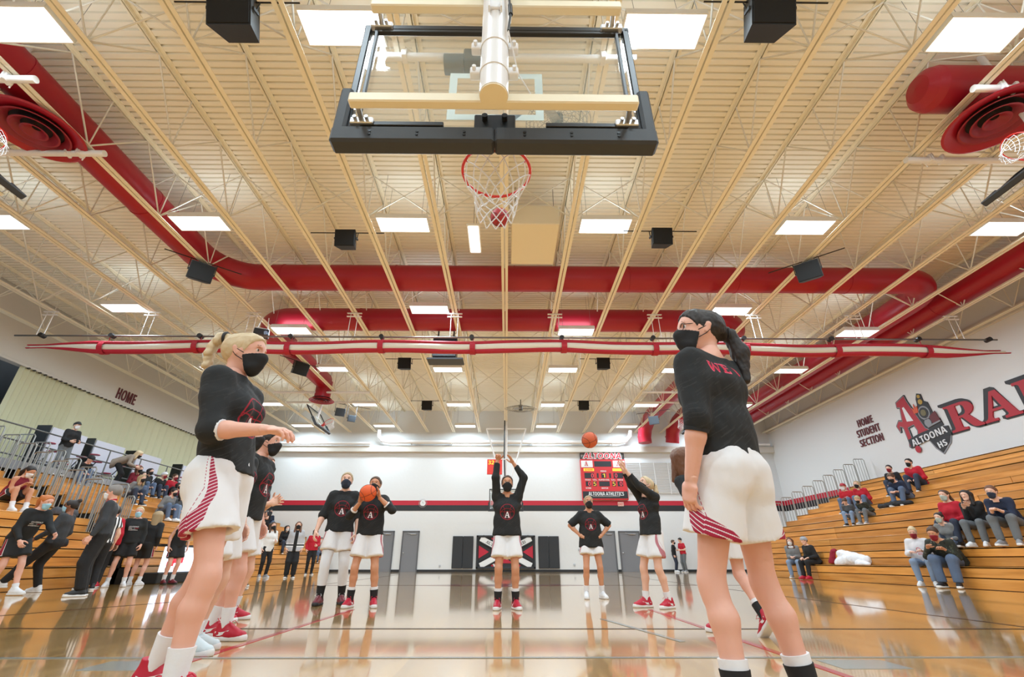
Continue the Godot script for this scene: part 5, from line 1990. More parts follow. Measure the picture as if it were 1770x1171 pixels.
# ---------------------------------------------------------------- printed cloth
func shirt_print(kind: String) -> StandardMaterial3D:   # left half of the picture: front, right half: back
	var key := "print_" + kind
	if mats.has(key):
		return mats[key]
	var W := 256
	var img := Image.create(W * 2, 288, false, Image.FORMAT_RGB8)
	var base := rgb(29, 31, 33)
	if kind == "camo":
		base = rgb(44, 48, 42)
	if kind == "white_tee":
		base = rgb(226, 226, 232)
	if kind == "red_tee":
		base = rgb(188, 28, 44)
	if kind == "cardigan":
		base = rgb(178, 180, 186)
	if kind == "stripes":
		base = rgb(226, 226, 228)
	img.fill(base)
	var rng := RandomNumberGenerator.new()
	rng.seed = 17
	var red := rgb(150, 26, 46)
	var white := rgb(228, 228, 230)
	if kind in ["player", "player_we"]:
		# faint slanting brush strokes woven into the cloth
		for i in 520:
			var p := Vector2(rng.randf() * W * 2, rng.randf() * 288)
			var ln := rng.randf_range(8, 34)
			draw_line_on(img, p, p + Vector2(ln, -ln * 0.7), rng.randf_range(1.0, 2.6), base.lightened(rng.randf_range(0.02, 0.085)))
		var c := Vector2(128, 118)
		for o in [0.0]:
			ring_on(img, c, 50, 50, 0, TAU, 4.0, red)
			ring_on(img, c + Vector2(-62, 0), 44, 52, -0.85, 0.85, 3.0, red)
			ring_on(img, c + Vector2(62, 0), 44, 52, PI - 0.85, PI + 0.85, 3.0, red)
			draw_line_on(img, c + Vector2(-48, 0), c + Vector2(48, 0), 3.0, red)
			ring_on(img, c + Vector2(0, 22), 50, 44, PI + 0.35, TAU - 0.35, 3.0, red)
		text_on(img, "A", "Droid Serif", Rect2(c.x - 24, c.y - 6, 48, 48), red)
		text_on(img, "A", "Droid Serif", Rect2(c.x - 19, c.y - 1, 38, 38), white)
		if kind == "player_we":
			text_on(img, "WE", "Droid Serif", Rect2(W + 58, 34, 62, 26), rgb(226, 92, 120))
			text_on(img, "WE", "Droid Serif", Rect2(W + 61, 36, 56, 22), rgb(196, 26, 62))
			draw_line_on(img, Vector2(W + 140, 36), Vector2(W + 152, 58), 7, rgb(196, 26, 62))
	elif kind == "bench":
		for q in [[78, 0.0, 12], [96, 0.0, 5], [112, 0.0, 12]]:
			img.fill_rect(Rect2i(84, q[0], 88, 3), base)
		text_on(img, "CONFERENCE", "Droid Sans", Rect2(82, 84, 92, 13), white)
		img.fill_rect(Rect2i(80, 104, 96, 6), white)
		img.fill_rect(Rect2i(140, 104, 36, 6), red)
		img.fill_rect(Rect2i(112, 100, 24, 14), rgb(60, 62, 66))
		text_on(img, "BASKETBALL", "Droid Sans", Rect2(84, 118, 88, 11), white)
	elif kind == "camo":
		for i in 260:
			var p := Vector2(rng.randf() * W * 2, rng.randf() * 288)
			ring_on(img, p, rng.randf_range(2, 7), rng.randf_range(2, 5), 0, TAU, rng.randf_range(3, 8), [rgb(26, 30, 26), rgb(92, 94, 84), rgb(64, 70, 56)][i % 3])
	elif kind == "white_tee":
		text_on(img, "ALTOONA", "Droid Serif", Rect2(84, 116, 88, 18), rgb(206, 60, 76))
		ring_on(img, Vector2(128, 96), 18, 14, 0, TAU, 6, rgb(206, 70, 84))
		text_on(img, "HS", "Droid Serif", Rect2(108, 140, 40, 16), rgb(206, 60, 76))
	elif kind == "red_tee":
		ring_on(img, Vector2(150, 96), 14, 12, 0, TAU, 6, white)
		img.fill_rect(Rect2i(106, 92, 34, 8), white)
	elif kind == "cardigan":
		img.fill_rect(Rect2i(0, 212, 512, 24), rgb(62, 64, 68))
		img.fill_rect(Rect2i(0, 236, 512, 14), rgb(232, 232, 234))
		img.fill_rect(Rect2i(0, 200, 512, 10), rgb(232, 232, 234))
		img.fill_rect(Rect2i(102, 0, 52, 288), rgb(24, 24, 26))
	elif kind == "stripes":
		for i in 16:
			img.fill_rect(Rect2i(i * 32, 0, 15, 288), rgb(30, 30, 32))
	var m := mat(key, Color(1, 1, 1), 0.85)
	m.albedo_texture = ImageTexture.create_from_image(img)
	m.texture_repeat = false
	return m

func shorts_print(kind: String) -> StandardMaterial3D:
	var key := "shorts_" + kind
	if mats.has(key):
		return mats[key]
	var img := Image.create(512, 256, false, Image.FORMAT_RGB8)
	var white := rgb(228, 227, 230)
	var red := rgb(164, 26, 62)
	if kind == "home":
		img.fill(white)
		# a band of slanted bars: narrow at the waist, wider below, swinging to the back along the hem
		var edge := [[0.0, 0.068, 0.073], [0.2, 0.064, 0.084], [0.35, 0.061, 0.097], [0.46, 0.06, 0.112], [0.58, 0.054, 0.114], [0.66, 0.04, 0.1], [0.755, 0.005, 0.07], [0.82, -0.06, 0.06], [0.9, -0.19, 0.045], [1.0, -0.28, 0.0]]
		var band := PackedVector2Array()
		for e in edge:
			band.append(Vector2((e[1] + 0.5) * 512.0, e[0] * 256.0))
		for i in edge.size():
			var e: Array = edge[edge.size() - 1 - i]
			band.append(Vector2((e[2] + 0.5) * 512.0, e[0] * 256.0))
		fill_poly(img, band, red)
		for i in 26:
			var y := 8.0 + 10.5 * i
			var sl := 7.0 + 0.9 * i
			draw_line_on(img, Vector2(230, y + sl), Vector2(330, y - sl * 0.7), 2.6, white)
			if i > 14:
				draw_line_on(img, Vector2(100, y + sl + 20), Vector2(232, y + sl - 3), 2.6, white)
		for i in 14:
			var t := i / 13.0
			img.fill_rect(Rect2i(int(281.0 - 8.0 * t), int(10 + 125 * t), 2, 5), red)
		for i in 6:
			var p := Vector2(273 - 8.0 * i, 140 + 12.0 * i)
			draw_line_on(img, p, p + Vector2(-5, 8), 2.0, red)
	else:
		img.fill(rgb(26, 26, 28))
		fill_poly(img, PackedVector2Array([Vector2(248, 60), Vector2(266, 60), Vector2(296, 250), Vector2(216, 250)]), rgb(222, 222, 226))
		fill_poly(img, PackedVector2Array([Vector2(250, 70), Vector2(264, 70), Vector2(288, 244), Vector2(224, 244)]), rgb(140, 22, 48))
	var m := mat(key, Color(1, 1, 1), 0.75)
	m.albedo_texture = ImageTexture.create_from_image(img)
	return m

# ---------------------------------------------------------------- one person
func person(d: Dictionary) -> Node3D:
	var q: int = d.get("q", 0)
	var cell: float = [0.024, 0.016, 0.0115][q]
	var sit: bool = d.get("sit", false)
	var t := thing("person", d.label, "person", d.at, d.get("yaw", 0.0), d.get("group", ""))
	var sc: float = d.get("h", 1.75) / 1.75
	t.scale = Vector3.ONE * sc
	var fat: float = d.get("fat", 1.0)
	# skeleton
	var drop: float = d.get("drop", 0.44) / sc
	var pel: Vector3 = d.get("pel", Vector3(0, 0.11, 0) if sit else Vector3(0, 0.965, 0))
	var lean: float = deg_to_rad(d.get("lean", 14.0 if sit else 2.0))
	var roll: float = deg_to_rad(d.get("roll", 0.0))
	var sp := Vector3(sin(roll), cos(lean) * cos(roll), sin(lean)).normalized()
	var W := Vector3.RIGHT.rotated(Vector3.UP, deg_to_rad(d.get("twist", 0.0)))
	W = (W - sp * W.dot(sp)).normalized()
	var F := W.cross(sp).normalized()
	var shc := pel + sp * 0.435
	var shr := 0.155 * (0.5 + 0.5 * fat)
	var lift: float = d.get("lift", 0.0)
	var shl := shc + W * shr + sp * lift
	var shR := shc - W * shr + sp * lift
	var neck := pel + sp * 0.49
	var hb := Basis.from_euler(Vector3(deg_to_rad(-d.get("hp", 0.0)), deg_to_rad(d.get("hy", 0.0)), deg_to_rad(d.get("hr", 0.0))))
	var hc := neck + (sp * 0.6 + Vector3.UP * 0.4).normalized() * 0.155 + F * 0.025
	var hipl := pel + Vector3(0.085, -0.05, 0)
	var hipr := pel + Vector3(-0.085, -0.05, 0)
	var al: Vector3 = d.get("al", Vector3(0.12, 0.08 - drop, 0.42) if sit else Vector3(0.1, 0.08, 0))
	var ar: Vector3 = d.get("ar", Vector3(-0.12, 0.08 - drop, 0.42) if sit else Vector3(-0.1, 0.08, 0))
	var kpl: Vector3 = d.get("kpl", Vector3(0.15, 0.3, 1))
	var kpr: Vector3 = d.get("kpr", Vector3(-0.15, 0.3, 1))
	var r := ik(hipl, al, 0.43, 0.42, kpl)
	var kl: Vector3 = r[0]
	al = r[1]
	r = ik(hipr, ar, 0.43, 0.42, kpr)
	var kr: Vector3 = r[0]
	ar = r[1]
	var wl: Vector3 = d.get("wl", Vector3(0.13, 0.2, 0.34) if sit else Vector3(0.24, 0.88, 0.05))
	var wr: Vector3 = d.get("wr", Vector3(-0.13, 0.2, 0.34) if sit else Vector3(-0.24, 0.88, 0.05))
	r = ik(shl, wl, 0.29, 0.26, d.get("epl", Vector3(0.5, -0.3, -1)))
	var el: Vector3 = r[0]
	wl = r[1]
	r = ik(shR, wr, 0.29, 0.26, d.get("epr", Vector3(-0.5, -0.3, -1)))
	var er: Vector3 = r[0]
	wr = r[1]
	var lo := Vector3.ONE * 9.0
	var hi := -lo
	for p in [pel, shl, shR, neck, hipl, hipr, kl, kr, al, ar, el, er, wl, wr]:
		lo = lo.min(p)
		hi = hi.max(p)
	var mg := Vector3.ONE * (0.19 * maxf(fat, 1.0))
	# body: one continuous skin
	var s := Sdf.new(lo - mg * 0.8, hi + mg * 0.8, cell)
	s.cone(pel - sp * 0.02, pel + sp * 0.14, 0.088, 0.076, 0.04, 0, W, 0.66)
	s.cone(pel + sp * 0.14, pel + sp * 0.36, 0.076, 0.088, 0.04, 0, W, 0.64)
	s.cone(pel + sp * 0.36, pel + sp * 0.44, 0.082, 0.045, 0.04, 0, W, 0.5)
	s.cone(neck - sp * 0.04, hc + hb * Vector3(0, -0.1, -0.03), 0.05, 0.05, 0.04)
	for k in 2:
		var sh: Vector3 = [shl, shR][k]
		var e: Vector3 = [el, er][k]
		var w: Vector3 = [wl, wr][k]
		s.cone(neck + sp * 0.01, sh, 0.044, 0.044, 0.03)
		s.cone(sh, e, 0.05, 0.04, 0.03)
		s.cone(e, e.lerp(w, 0.3), 0.039, 0.041, 0.02)
		s.cone(e.lerp(w, 0.3), w, 0.041, 0.0265, 0.02)
		var hp: Vector3 = [hipl, hipr][k]
		var kn: Vector3 = [kl, kr][k]
		var an: Vector3 = [al, ar][k]
		s.cone(hp, kn, 0.082 * (0.6 + 0.4 * fat), 0.051, 0.04)
		var cf: Vector3 = kn.lerp(an, 0.32) - (an - kn).normalized().cross(W).normalized() * 0.016
		var th := 1.0 if d.get("bot", "jeans") in ["home", "away", "black_shorts"] else 0.8
		s.cone(kn, kn.lerp(an, 0.12), 0.051 * th, 0.048 * th, 0.02)
		s.cone(kn.lerp(an, 0.08), cf, 0.045 * th, 0.051 * th, 0.03)
		s.cone(cf, an, 0.051 * th, 0.034, 0.03)
	var body := MB.new()
	var sn := soup(s.nets())
	body.add(sn, Transform3D())
	body.add(head_net(q), Transform3D(hb, hc))
	for k in 2:
		var side := -1.0 if k == 0 else 1.0
		var e: Vector3 = [el, er][k]
		var w: Vector3 = [wl, wr][k]
		var y: Vector3 = d.get("hl" if k == 0 else "hr_dir", (w - e)).normalized()
		var z: Vector3 = d.get("pl" if k == 0 else "pr", Vector3(side, 0, -0.25) if not sit else Vector3(0, -1, 0))
		z = (z - y * z.dot(y)).normalized()
		body.add(hand_net(d.get("hand_l" if k == 0 else "hand_r", "relaxed"), side, q), Transform3D(Basis(y.cross(z), y, z), w))
	var skin := mat("skin_%s" % d.get("skin", "fair"), {"fair": rgb(226, 180, 158), "pink": rgb(226, 172, 152), "tan": rgb(204, 146, 114), "brown": rgb(140, 92, 68)}[d.get("skin", "fair")], 0.5)
	skin.subsurf_scatter_enabled = true
	skin.subsurf_scatter_strength = 0.08
	part("body", body.mesh(skin), t)
	# face
	for x in [-0.031, 0.031]:
		var b := MB.new()
		var pr := []
		for i in 7:
			pr.append(Vector2(maxf(sin(PI * i / 6.0), 0.0) * 0.0125, -cos(PI * i / 6.0) * 0.0125))
		b.lathe(pr, 10, Transform3D(Basis(Vector3.RIGHT, PI * 0.5), Vector3.ZERO))
		var o := part("eye", b.mesh(mat("eye_white", rgb(228, 224, 220), 0.25)), t, Transform3D(hb, hc + hb * Vector3(x, 0.011, 0.0785)))
		b = MB.new()
		b.lathe([Vector2(0.0074, 0.0), Vector2(0.005, 0.0026), Vector2(0, 0.0034)], 10, Transform3D(Basis(Vector3.RIGHT, PI * 0.5), Vector3(0, 0, 0.0102)))
		part("iris", b.mesh(mat("iris_dark", rgb(58, 44, 36), 0.2)), o)
		if q > 0:
			b = MB.new()
			b.tube([Vector3(-0.018, 0.0, -0.004), Vector3(0, 0.005, 0.004), Vector3(0.018, 0.001, -0.005)], [0.0025, 0.0038, 0.002], 6)
			part("eyebrow", b.mesh(mat("brow_brown", rgb(96, 72, 54), 0.8)), t, Transform3D(hb, hc + hb * Vector3(x, 0.033, 0.0925)))
	var hx := Transform3D(hb, hc)
	if d.get("mask", "black") != "":
		var mm := cloth("mask_" + d.get("mask", "black"), {"black": rgb(26, 27, 30), "blue": rgb(158, 206, 226), "white": rgb(228, 230, 234), "red": rgb(136, 24, 40), "grey": rgb(176, 186, 178), "navy": rgb(36, 46, 66)}[d.get("mask", "black")], 0.8)
		var mk := part("face_mask", net_mesh(mask_net(q), mm), t, hx)
		if q > 0:
			for x in [-1.0, 1.0]:
				var b := MB.new()
				b.tube([Vector3(x * 0.071, -0.02, 0.035), Vector3(x * 0.081, -0.002, 0.0), Vector3(x * 0.083, 0.014, -0.024)], 0.0022, 5)
				b.tube([Vector3(x * 0.066, -0.06, 0.035), Vector3(x * 0.078, -0.04, 0.0), Vector3(x * 0.08, -0.02, -0.018)], 0.0022, 5)
				part("ear_loop", b.mesh(mm), mk)
	var hs: String = d.get("hair", "short")
	var hcol: String = d.get("hc", "brown")
	var hm := mat("hair_" + hcol, {"blonde": rgb(204, 182, 146), "ash": rgb(168, 146, 112), "brown": rgb(78, 54, 38), "dark": rgb(36, 29, 27), "red": rgb(190, 112, 58), "grey": rgb(128, 122, 118), "auburn": rgb(104, 66, 44), "black_cloth": rgb(26, 26, 30), "grey_cloth": rgb(156, 158, 164), "white_cloth": rgb(214, 214, 220), "red_cloth": rgb(160, 26, 44)}[hcol], 0.55)
	var called := "cap" if hs == "cap" else ("beanie" if hs == "beanie" else "hair")
	if hs in ["cap", "beanie"] and d.has("under"):
		part("hair", net_mesh(hair_net("long" if d.under == "long" else "short", q), mats.get("hair_brown", hm)), t, hx)
	if hs != "bald":
		part(called, net_mesh(hair_net(hs, q), hm), t, hx)
	if hs in ["pony", "braid", "lowpony"] and q > 0:
		var ty: Vector3 = {"pony": Vector3(0, 0.058, -0.125), "braid": Vector3(0, 0.096, -0.13), "lowpony": Vector3(0, -0.003, -0.135)}[hs]
		var b := MB.new()
		var ring := []
		for i in 16:
			ring.append(ty + Vector3(cos(TAU * i / 16), sin(TAU * i / 16), 0) * 0.034)
		b.tube(ring, 0.009, 6, true)
		part("hair_tie", b.mesh(mat("hair_black_cloth", rgb(26, 26, 30), 0.6)), t, hx)
	if d.has("glasses"):
		var b := MB.new()
		for x in [-0.033, 0.033]:
			var ring := []
			for i in 16:
				ring.append(Vector3(x + cos(TAU * i / 16) * 0.025, 0.006 + sin(TAU * i / 16) * 0.02, 0.1))
			b.tube(ring, 0.0018, 5, true)
			b.tube([Vector3(x * 1.75, 0.012, 0.098), Vector3(signf(x) * 0.084, 0.014, 0.0)], 0.0018, 5)
		b.tube([Vector3(-0.01, 0.01, 0.103), Vector3(0.01, 0.01, 0.103)], 0.0018, 5)
		part("glasses", b.mesh(mat("frame_black", rgb(26, 28, 32), 0.35, 0.2)), t, hx)
	# upper garment
	var sleeve: float = d.get("sleeve", 1.95)
	var loose: float = d.get("loose", 1.0) * (0.55 + 0.45 * fat)
	s = Sdf.new(lo - mg, hi + mg, cell)
	var hem: float = d.get("hem", -0.06)
	s.cone(pel + sp * minf(hem, -0.04), pel + sp * 0.15, 0.134 * loose, 0.112 * loose, 0.04, 0, W, 0.66)
	s.cone(pel + sp * 0.13, pel + sp * 0.35, 0.108 * loose, 0.113 * loose, 0.05, 0, W, 0.66)
	s.cone(pel + sp * 0.35, pel + sp * 0.45, 0.108, 0.062, 0.04, 0, W, 0.52)
	if d.get("bust", true):
		for x in [-0.07, 0.07]:
			s.cone(pel + sp * 0.31 + W * x + F * 0.07, pel + sp * 0.3 + W * x + F * 0.075, 0.058, 0.06, 0.05)
	for k in 2:
		var sh: Vector3 = [shl, shR][k]
		if sleeve <= 1.0:
			s.cone(neck - sp * 0.0, sh, 0.046, 0.052 if sleeve > 0.05 else 0.03, 0.03)
		else:
			s.cone(neck - sp * 0.005, sh, 0.05, 0.06, 0.035)
	s.cut(pel + sp * hem, -sp)
	s.cut(neck + F * 0.02 + sp * 0.012, sp - F * 0.22)
	for k in 2:
		var sh: Vector3 = [shl, shR][k]
		var e: Vector3 = [el, er][k]
		var w: Vector3 = [wl, wr][k]
		if sleeve <= 1.0:
			if sleeve > 0.05:
				s.cone(sh, sh.lerp(e, sleeve), 0.069, 0.066 + 0.012 * loose, 0.04, 2)
		else:
			s.cone(sh, e, 0.068, 0.055, 0.045)
			s.cone(e, e.lerp(w, sleeve - 1.0), 0.056, 0.052 if sleeve < 1.75 else 0.043, 0.025, 2)
	var a := s.nets()
	wrinkle(a, [0.008, 0.009, 0.009][q], 7.0, int(absf(d.at.x * 31.0)) % 97)
	var top: String = d.get("top", "black")
	if top.begins_with("*"):
		var vv: PackedVector3Array = a[0]
		var nn: PackedVector3Array = a[1]
		var b := MB.new()
		for i in range(0, a[2].size(), 3):
			var uvs := []
			var fn := Vector3.ZERO
			for k in 3:
				fn += nn[a[2][i + k]]
			var front := fn.dot(F) > 0.0
			for k in 3:
				var p := vv[a[2][i + k]] - pel
				var u := clampf(0.5 + p.dot(W) / 0.52, 0.01, 0.99)
				uvs.append(Vector2(u * 0.5 if front else 0.5 + (1.0 - u) * 0.5, clampf(1.0 - (p.dot(sp) + 0.1) / 0.6, 0.01, 0.99)))
			b.tri(vv[a[2][i]], vv[a[2][i + 1]], vv[a[2][i + 2]], nn[a[2][i]], nn[a[2][i + 1]], nn[a[2][i + 2]], uvs[0], uvs[1], uvs[2])
		part(d.get("top_name", "shirt"), b.mesh(shirt_print(top.substr(1))), t)
	else:
		part(d.get("top_name", "shirt"), net_mesh(a, cloth("cloth_" + top, {"black": rgb(30, 31, 34), "charcoal": rgb(52, 55, 60), "red": rgb(184, 26, 46), "navy": rgb(32, 42, 66), "grey": rgb(126, 128, 130), "white": rgb(226, 224, 222), "maroon": rgb(122, 22, 40), "olive": rgb(84, 82, 66), "tan": rgb(146, 134, 122), "darkgrey": rgb(78, 80, 84)}[top])), t)
	if d.has("collar"):
		var b := MB.new()
		var ring := []
		for i in 20:
			var an := TAU * i / 20
			ring.append(neck + sp * (0.02 - 0.02 * cos(an)) + W * sin(an) * 0.066 + F * (cos(an) * 0.062 + 0.012))
		b.tube(ring, 0.016, 8, true)
		part("collar", b.mesh(cloth("cloth_" + d.collar, {"red": rgb(184, 26, 46), "white": rgb(226, 224, 222), "black": rgb(30, 31, 34)}[d.collar])), t)
	if d.has("fur"):
		var b := MB.new()
		var ring := []
		for i in 20:
			var an := TAU * i / 20
			ring.append(neck + sp * -0.015 + W * sin(an) * 0.11 + F * cos(an) * 0.09)
		b.tube(ring, 0.035, 8, true)
		part("fur_trim", b.mesh(cloth("coat_white", rgb(226, 228, 234))), t)
	# lower garment
	var bot: String = d.get("bot", "jeans")
	var shorts := bot in ["home", "away", "black_shorts"]
	s = Sdf.new(lo - mg, hi + mg, cell)
	s.cone(pel + sp * 0.0, pel + sp * 0.08, 0.104 * fat, 0.096 * fat, 0.03, 2, W, 0.68)
	s.cone(pel + Vector3(0, -0.04, 0) - F * 0.02, pel + sp * 0.0 - F * 0.01, 0.106 * fat, 0.104 * fat, 0.04, 0, W, 0.7)
	s.cut(pel + sp * 0.06, sp)
	for k in 2:
		var hp: Vector3 = [hipl, hipr][k]
		var kn: Vector3 = [kl, kr][k]
		var an: Vector3 = [al, ar][k]
		if shorts:
			s.cone(hp + Vector3(0, 0.0, -0.035), hp + Vector3(0, -0.05, -0.035), 0.092, 0.088, 0.04)
			s.cone(hp, hp.lerp(kn, d.get("short_len", 0.7)), 0.102, 0.122, 0.03, 2)
		else:
			var wd: float = d.get("leg_w", 1.0)
			s.cone(hp, kn, 0.104 * (0.5 + 0.5 * fat), 0.078 * wd, 0.04)
			s.cone(kn, kn.lerp(an, 0.97), 0.076 * wd, 0.062 * wd, 0.03, 2)
	if shorts and q == 2:
		for k in 2:
			var hp: Vector3 = [hipl, hipr][k]
			var kn: Vector3 = [kl, kr][k]
			s.carve(hp.lerp(kn, 0.25), hp.lerp(kn, 1.2), 0.075, 0.108)
	a = s.nets()
	wrinkle(a, 0.008, 6.0, int(absf(d.at.z * 17.0)) % 89)
	if bot in ["home", "away"]:
		var vv: PackedVector3Array = a[0]
		var nn: PackedVector3Array = a[1]
		var b := MB.new()
		for i in range(0, a[2].size(), 3):
			var ctr := (vv[a[2][i]] + vv[a[2][i + 1]] + vv[a[2][i + 2]]) / 3.0 - pel
			var left := ctr.dot(Vector3.RIGHT) > 0.0
			var hp := hipl if left else hipr
			var kn := kl if left else kr
			var ax := (kn - hp).normalized()
			var out := Vector3.RIGHT if left else Vector3.LEFT
			out = (out - ax * out.dot(ax)).normalized()
			var fw := out.cross(ax) * (1.0 if left else -1.0)
			if fw.z < 0.0 and absf(fw.z) > absf(fw.y):
				fw = -fw
			var top_p := hp - ax * 0.14
			var ln: float = 0.14 + (kn - hp).length() * d.get("short_len", 0.7)
			var uvs := []
			var last := 0.0
			for k in 3:
				var p := vv[a[2][i + k]] - top_p
				var ang := atan2(p.dot(fw), p.dot(out)) / TAU
				if k > 0:
					while ang - last > 0.5:
						ang -= 1.0
					while last - ang > 0.5:
						ang += 1.0
				last = ang
				uvs.append(Vector2(ang + 0.5, clampf(p.dot(ax) / ln, 0.01, 0.985)))
			b.tri(vv[a[2][i]], vv[a[2][i + 1]], vv[a[2][i + 2]], nn[a[2][i]], nn[a[2][i + 1]], nn[a[2][i + 2]], uvs[0], uvs[1], uvs[2])
		part("shorts", b.mesh(shorts_print(bot)), t)
	else:
		part("shorts" if shorts else "trousers", net_mesh(a, cloth("bot_" + bot, {"jeans": rgb(86, 102, 128), "lightjeans": rgb(128, 146, 172), "darkjeans": rgb(48, 56, 74), "blackpants": rgb(27, 27, 30), "greypants": rgb(104, 108, 112), "khaki": rgb(176, 150, 108), "black_shorts": rgb(26, 26, 28)}[bot])), t)
	# legs: sleeves, socks and shoes
	for k in 2:
		var kn: Vector3 = [kl, kr][k]
		var an: Vector3 = [al, ar][k]
		var sh: float = d.get("sock", 0.1)
		if d.has("leg_sleeve"):
			var b := MB.new()
			var hp: Vector3 = [hipl, hipr][k]
			b.tube([hp.lerp(kn, 0.62), hp.lerp(kn, 0.85), kn, kn.lerp(an, 0.15), kn.lerp(an, 0.35), kn.lerp(an, 0.62)], [0.08, 0.073, 0.07, 0.066, 0.069, 0.058], 16)
			part("leg_sleeve", b.mesh(cloth("coat_white", rgb(226, 228, 234))), t)
		if sh > 0.0 and (shorts or sit or q > 0):
			var b := MB.new()
			var f := sh / 0.42
			var bk := -(an - kn).normalized().cross(W).normalized() * 0.0235
			b.tube([an.lerp(kn, -0.1), an, an.lerp(kn, f * 0.5) + bk * f * 0.5, an.lerp(kn, f) + bk * f], [0.041, 0.0395, 0.041 + 0.015 * f, 0.0415 + 0.03 * f], 18)
			var sc2: String = d.get("sockc", "white")
			part("sock", b.mesh(cloth("sock_" + sc2, {"white": rgb(226, 226, 230), "black": rgb(28, 28, 30)}[sc2])), t)
			if d.has("sock2"):
				b = MB.new()
				b.tube([an.lerp(kn, -0.1), an, an.lerp(kn, f * 0.8) + bk * f * 0.8], [0.045, 0.044, 0.0455 + 0.025 * f], 18)
				part("ankle_sleeve", b.mesh(cloth("sock_black", rgb(28, 28, 30))), t)
		var fy: float = d.get("fl" if k == 0 else "fr", 12.0 if k == 0 else -12.0)
		var fp: float = d.get("fpl" if k == 0 else "fpr", 0.0)
		var fb := Basis.from_euler(Vector3(deg_to_rad(fp), deg_to_rad(fy), 0))
		var fx := Transform3D(fb, an - fb * Vector3(0, 0.08, 0))
		var sl := shoe_nets(q)
		var sc1: String = d.get("shoe", "red")
		var up := part("shoe", net_mesh(sl[0], mat("shoe_" + sc1, {"red": rgb(184, 20, 50), "white": rgb(226, 228, 232), "black": rgb(30, 30, 33), "pale_blue": rgb(206, 219, 226), "maroon": rgb(110, 24, 40), "grey": rgb(140, 140, 144)}[sc1], 0.5)), t, fx)
		part("sole", net_mesh(sl[1], mat("sole_" + d.get("solec", "white"), {"white": rgb(224, 222, 222), "black": rgb(30, 30, 33), "red": rgb(170, 18, 46)}[d.get("solec", "white")], 0.6)), up)
		if q > 0:
			var b := MB.new()
			for i in 5:
				var z := 0.035 + 0.02 * i
				var y := 0.122 - 0.0105 * i
				b.tube([Vector3(-0.03, y - 0.016, z), Vector3(0, y + 0.003, z + 0.004), Vector3(0.03, y - 0.016, z)], 0.0035, 5)
			for x in [-1.0, 1.0]:
				b.tube([Vector3(0, 0.125, 0.035), Vector3(x * 0.03, 0.135, 0.05), Vector3(x * 0.045, 0.115, 0.07), Vector3(x * 0.02, 0.11, 0.05)], 0.003, 5)
			part("laces", b.mesh(mat("laces_" + ("red" if sc1 == "red" else "white"), rgb(200, 40, 64) if sc1 == "red" else rgb(226, 226, 230), 0.7)), up)
			if sc1 == "red" or d.has("swoosh"):
				b = MB.new()
				for x in [-1.0, 1.0]:
					var bow := [[-0.05, 0.062, 0.006], [-0.03, 0.05, 0.012], [0.0, 0.05, 0.012], [0.03, 0.058, 0.008], [0.07, 0.075, 0.002]]
					for i in bow.size() - 1:
						var p: Array = bow[i]
						var o: Array = bow[i + 1]
						var xa: float = x * (0.0455 - 0.06 * maxf(p[1] - 0.06, 0.0))
						var xb: float = x * (0.0455 - 0.06 * maxf(o[1] - 0.06, 0.0))
						var nx := Vector3(x, 0.1, 0).normalized()
						b.quad(Vector3(xa, p[1] - p[2], p[0]), Vector3(xb, o[1] - o[2], o[0]), Vector3(xb, o[1] + o[2], o[0]), Vector3(xa, p[1] + p[2], p[0]), nx)
				part("side_mark", b.mesh(mat("sole_white", rgb(224, 222, 222), 0.6)), up)
	if q > 0 and sleeve > 1.0 and sleeve < 1.8:
		for k in 2:
			var e: Vector3 = [el, er][k]
			var w: Vector3 = [wl, wr][k]
			var b := MB.new()
			var p := e.lerp(w, sleeve - 1.0)
			var dr := (w - e).normalized()
			b.tube([p - dr * 0.01, p + dr * 0.006], [0.053, 0.051], 16)
			part("cuff", b.mesh(cloth("sock_white", rgb(226, 226, 230)) if d.has("white_cuff") else cloth("cloth_black", rgb(30, 31, 34))), t)
	return t

func phone(label: String, p: Vector3, turn := 0.0) -> void:
	var t := thing("phone", label, "phone", p, turn)
	t.rotation.x = deg_to_rad(-30)
	var b := MB.new()
	b.box(Vector3.ZERO, Vector3(0.075, 0.15, 0.009), 0.003)
	part("case", b.mesh(mat("frame_black", rgb(26, 28, 32), 0.35, 0.2)), t)
	b = MB.new()
	b.box(Vector3(0, 0, 0.0052), Vector3(0.066, 0.136, 0.001))
	part("screen", b.mesh(mat("phone_glass", rgb(40, 48, 60), 0.1)), t)

func seat(side: float, row: int, u: float) -> Vector3:
	var rows: Array = rows_r if side > 0.0 else rows_l
	var x: float = side * (rows[row][0] + 0.19)
	return Vector3(x, rows[row][1], -depth_for(u, x, rows[row][1] + 0.1))

func step_down(side: float, row: int) -> float:
	var rows: Array = rows_r if side > 0.0 else rows_l
	return rows[row][1] - (rows[row - 1][1] if row > 0 else 0.0)

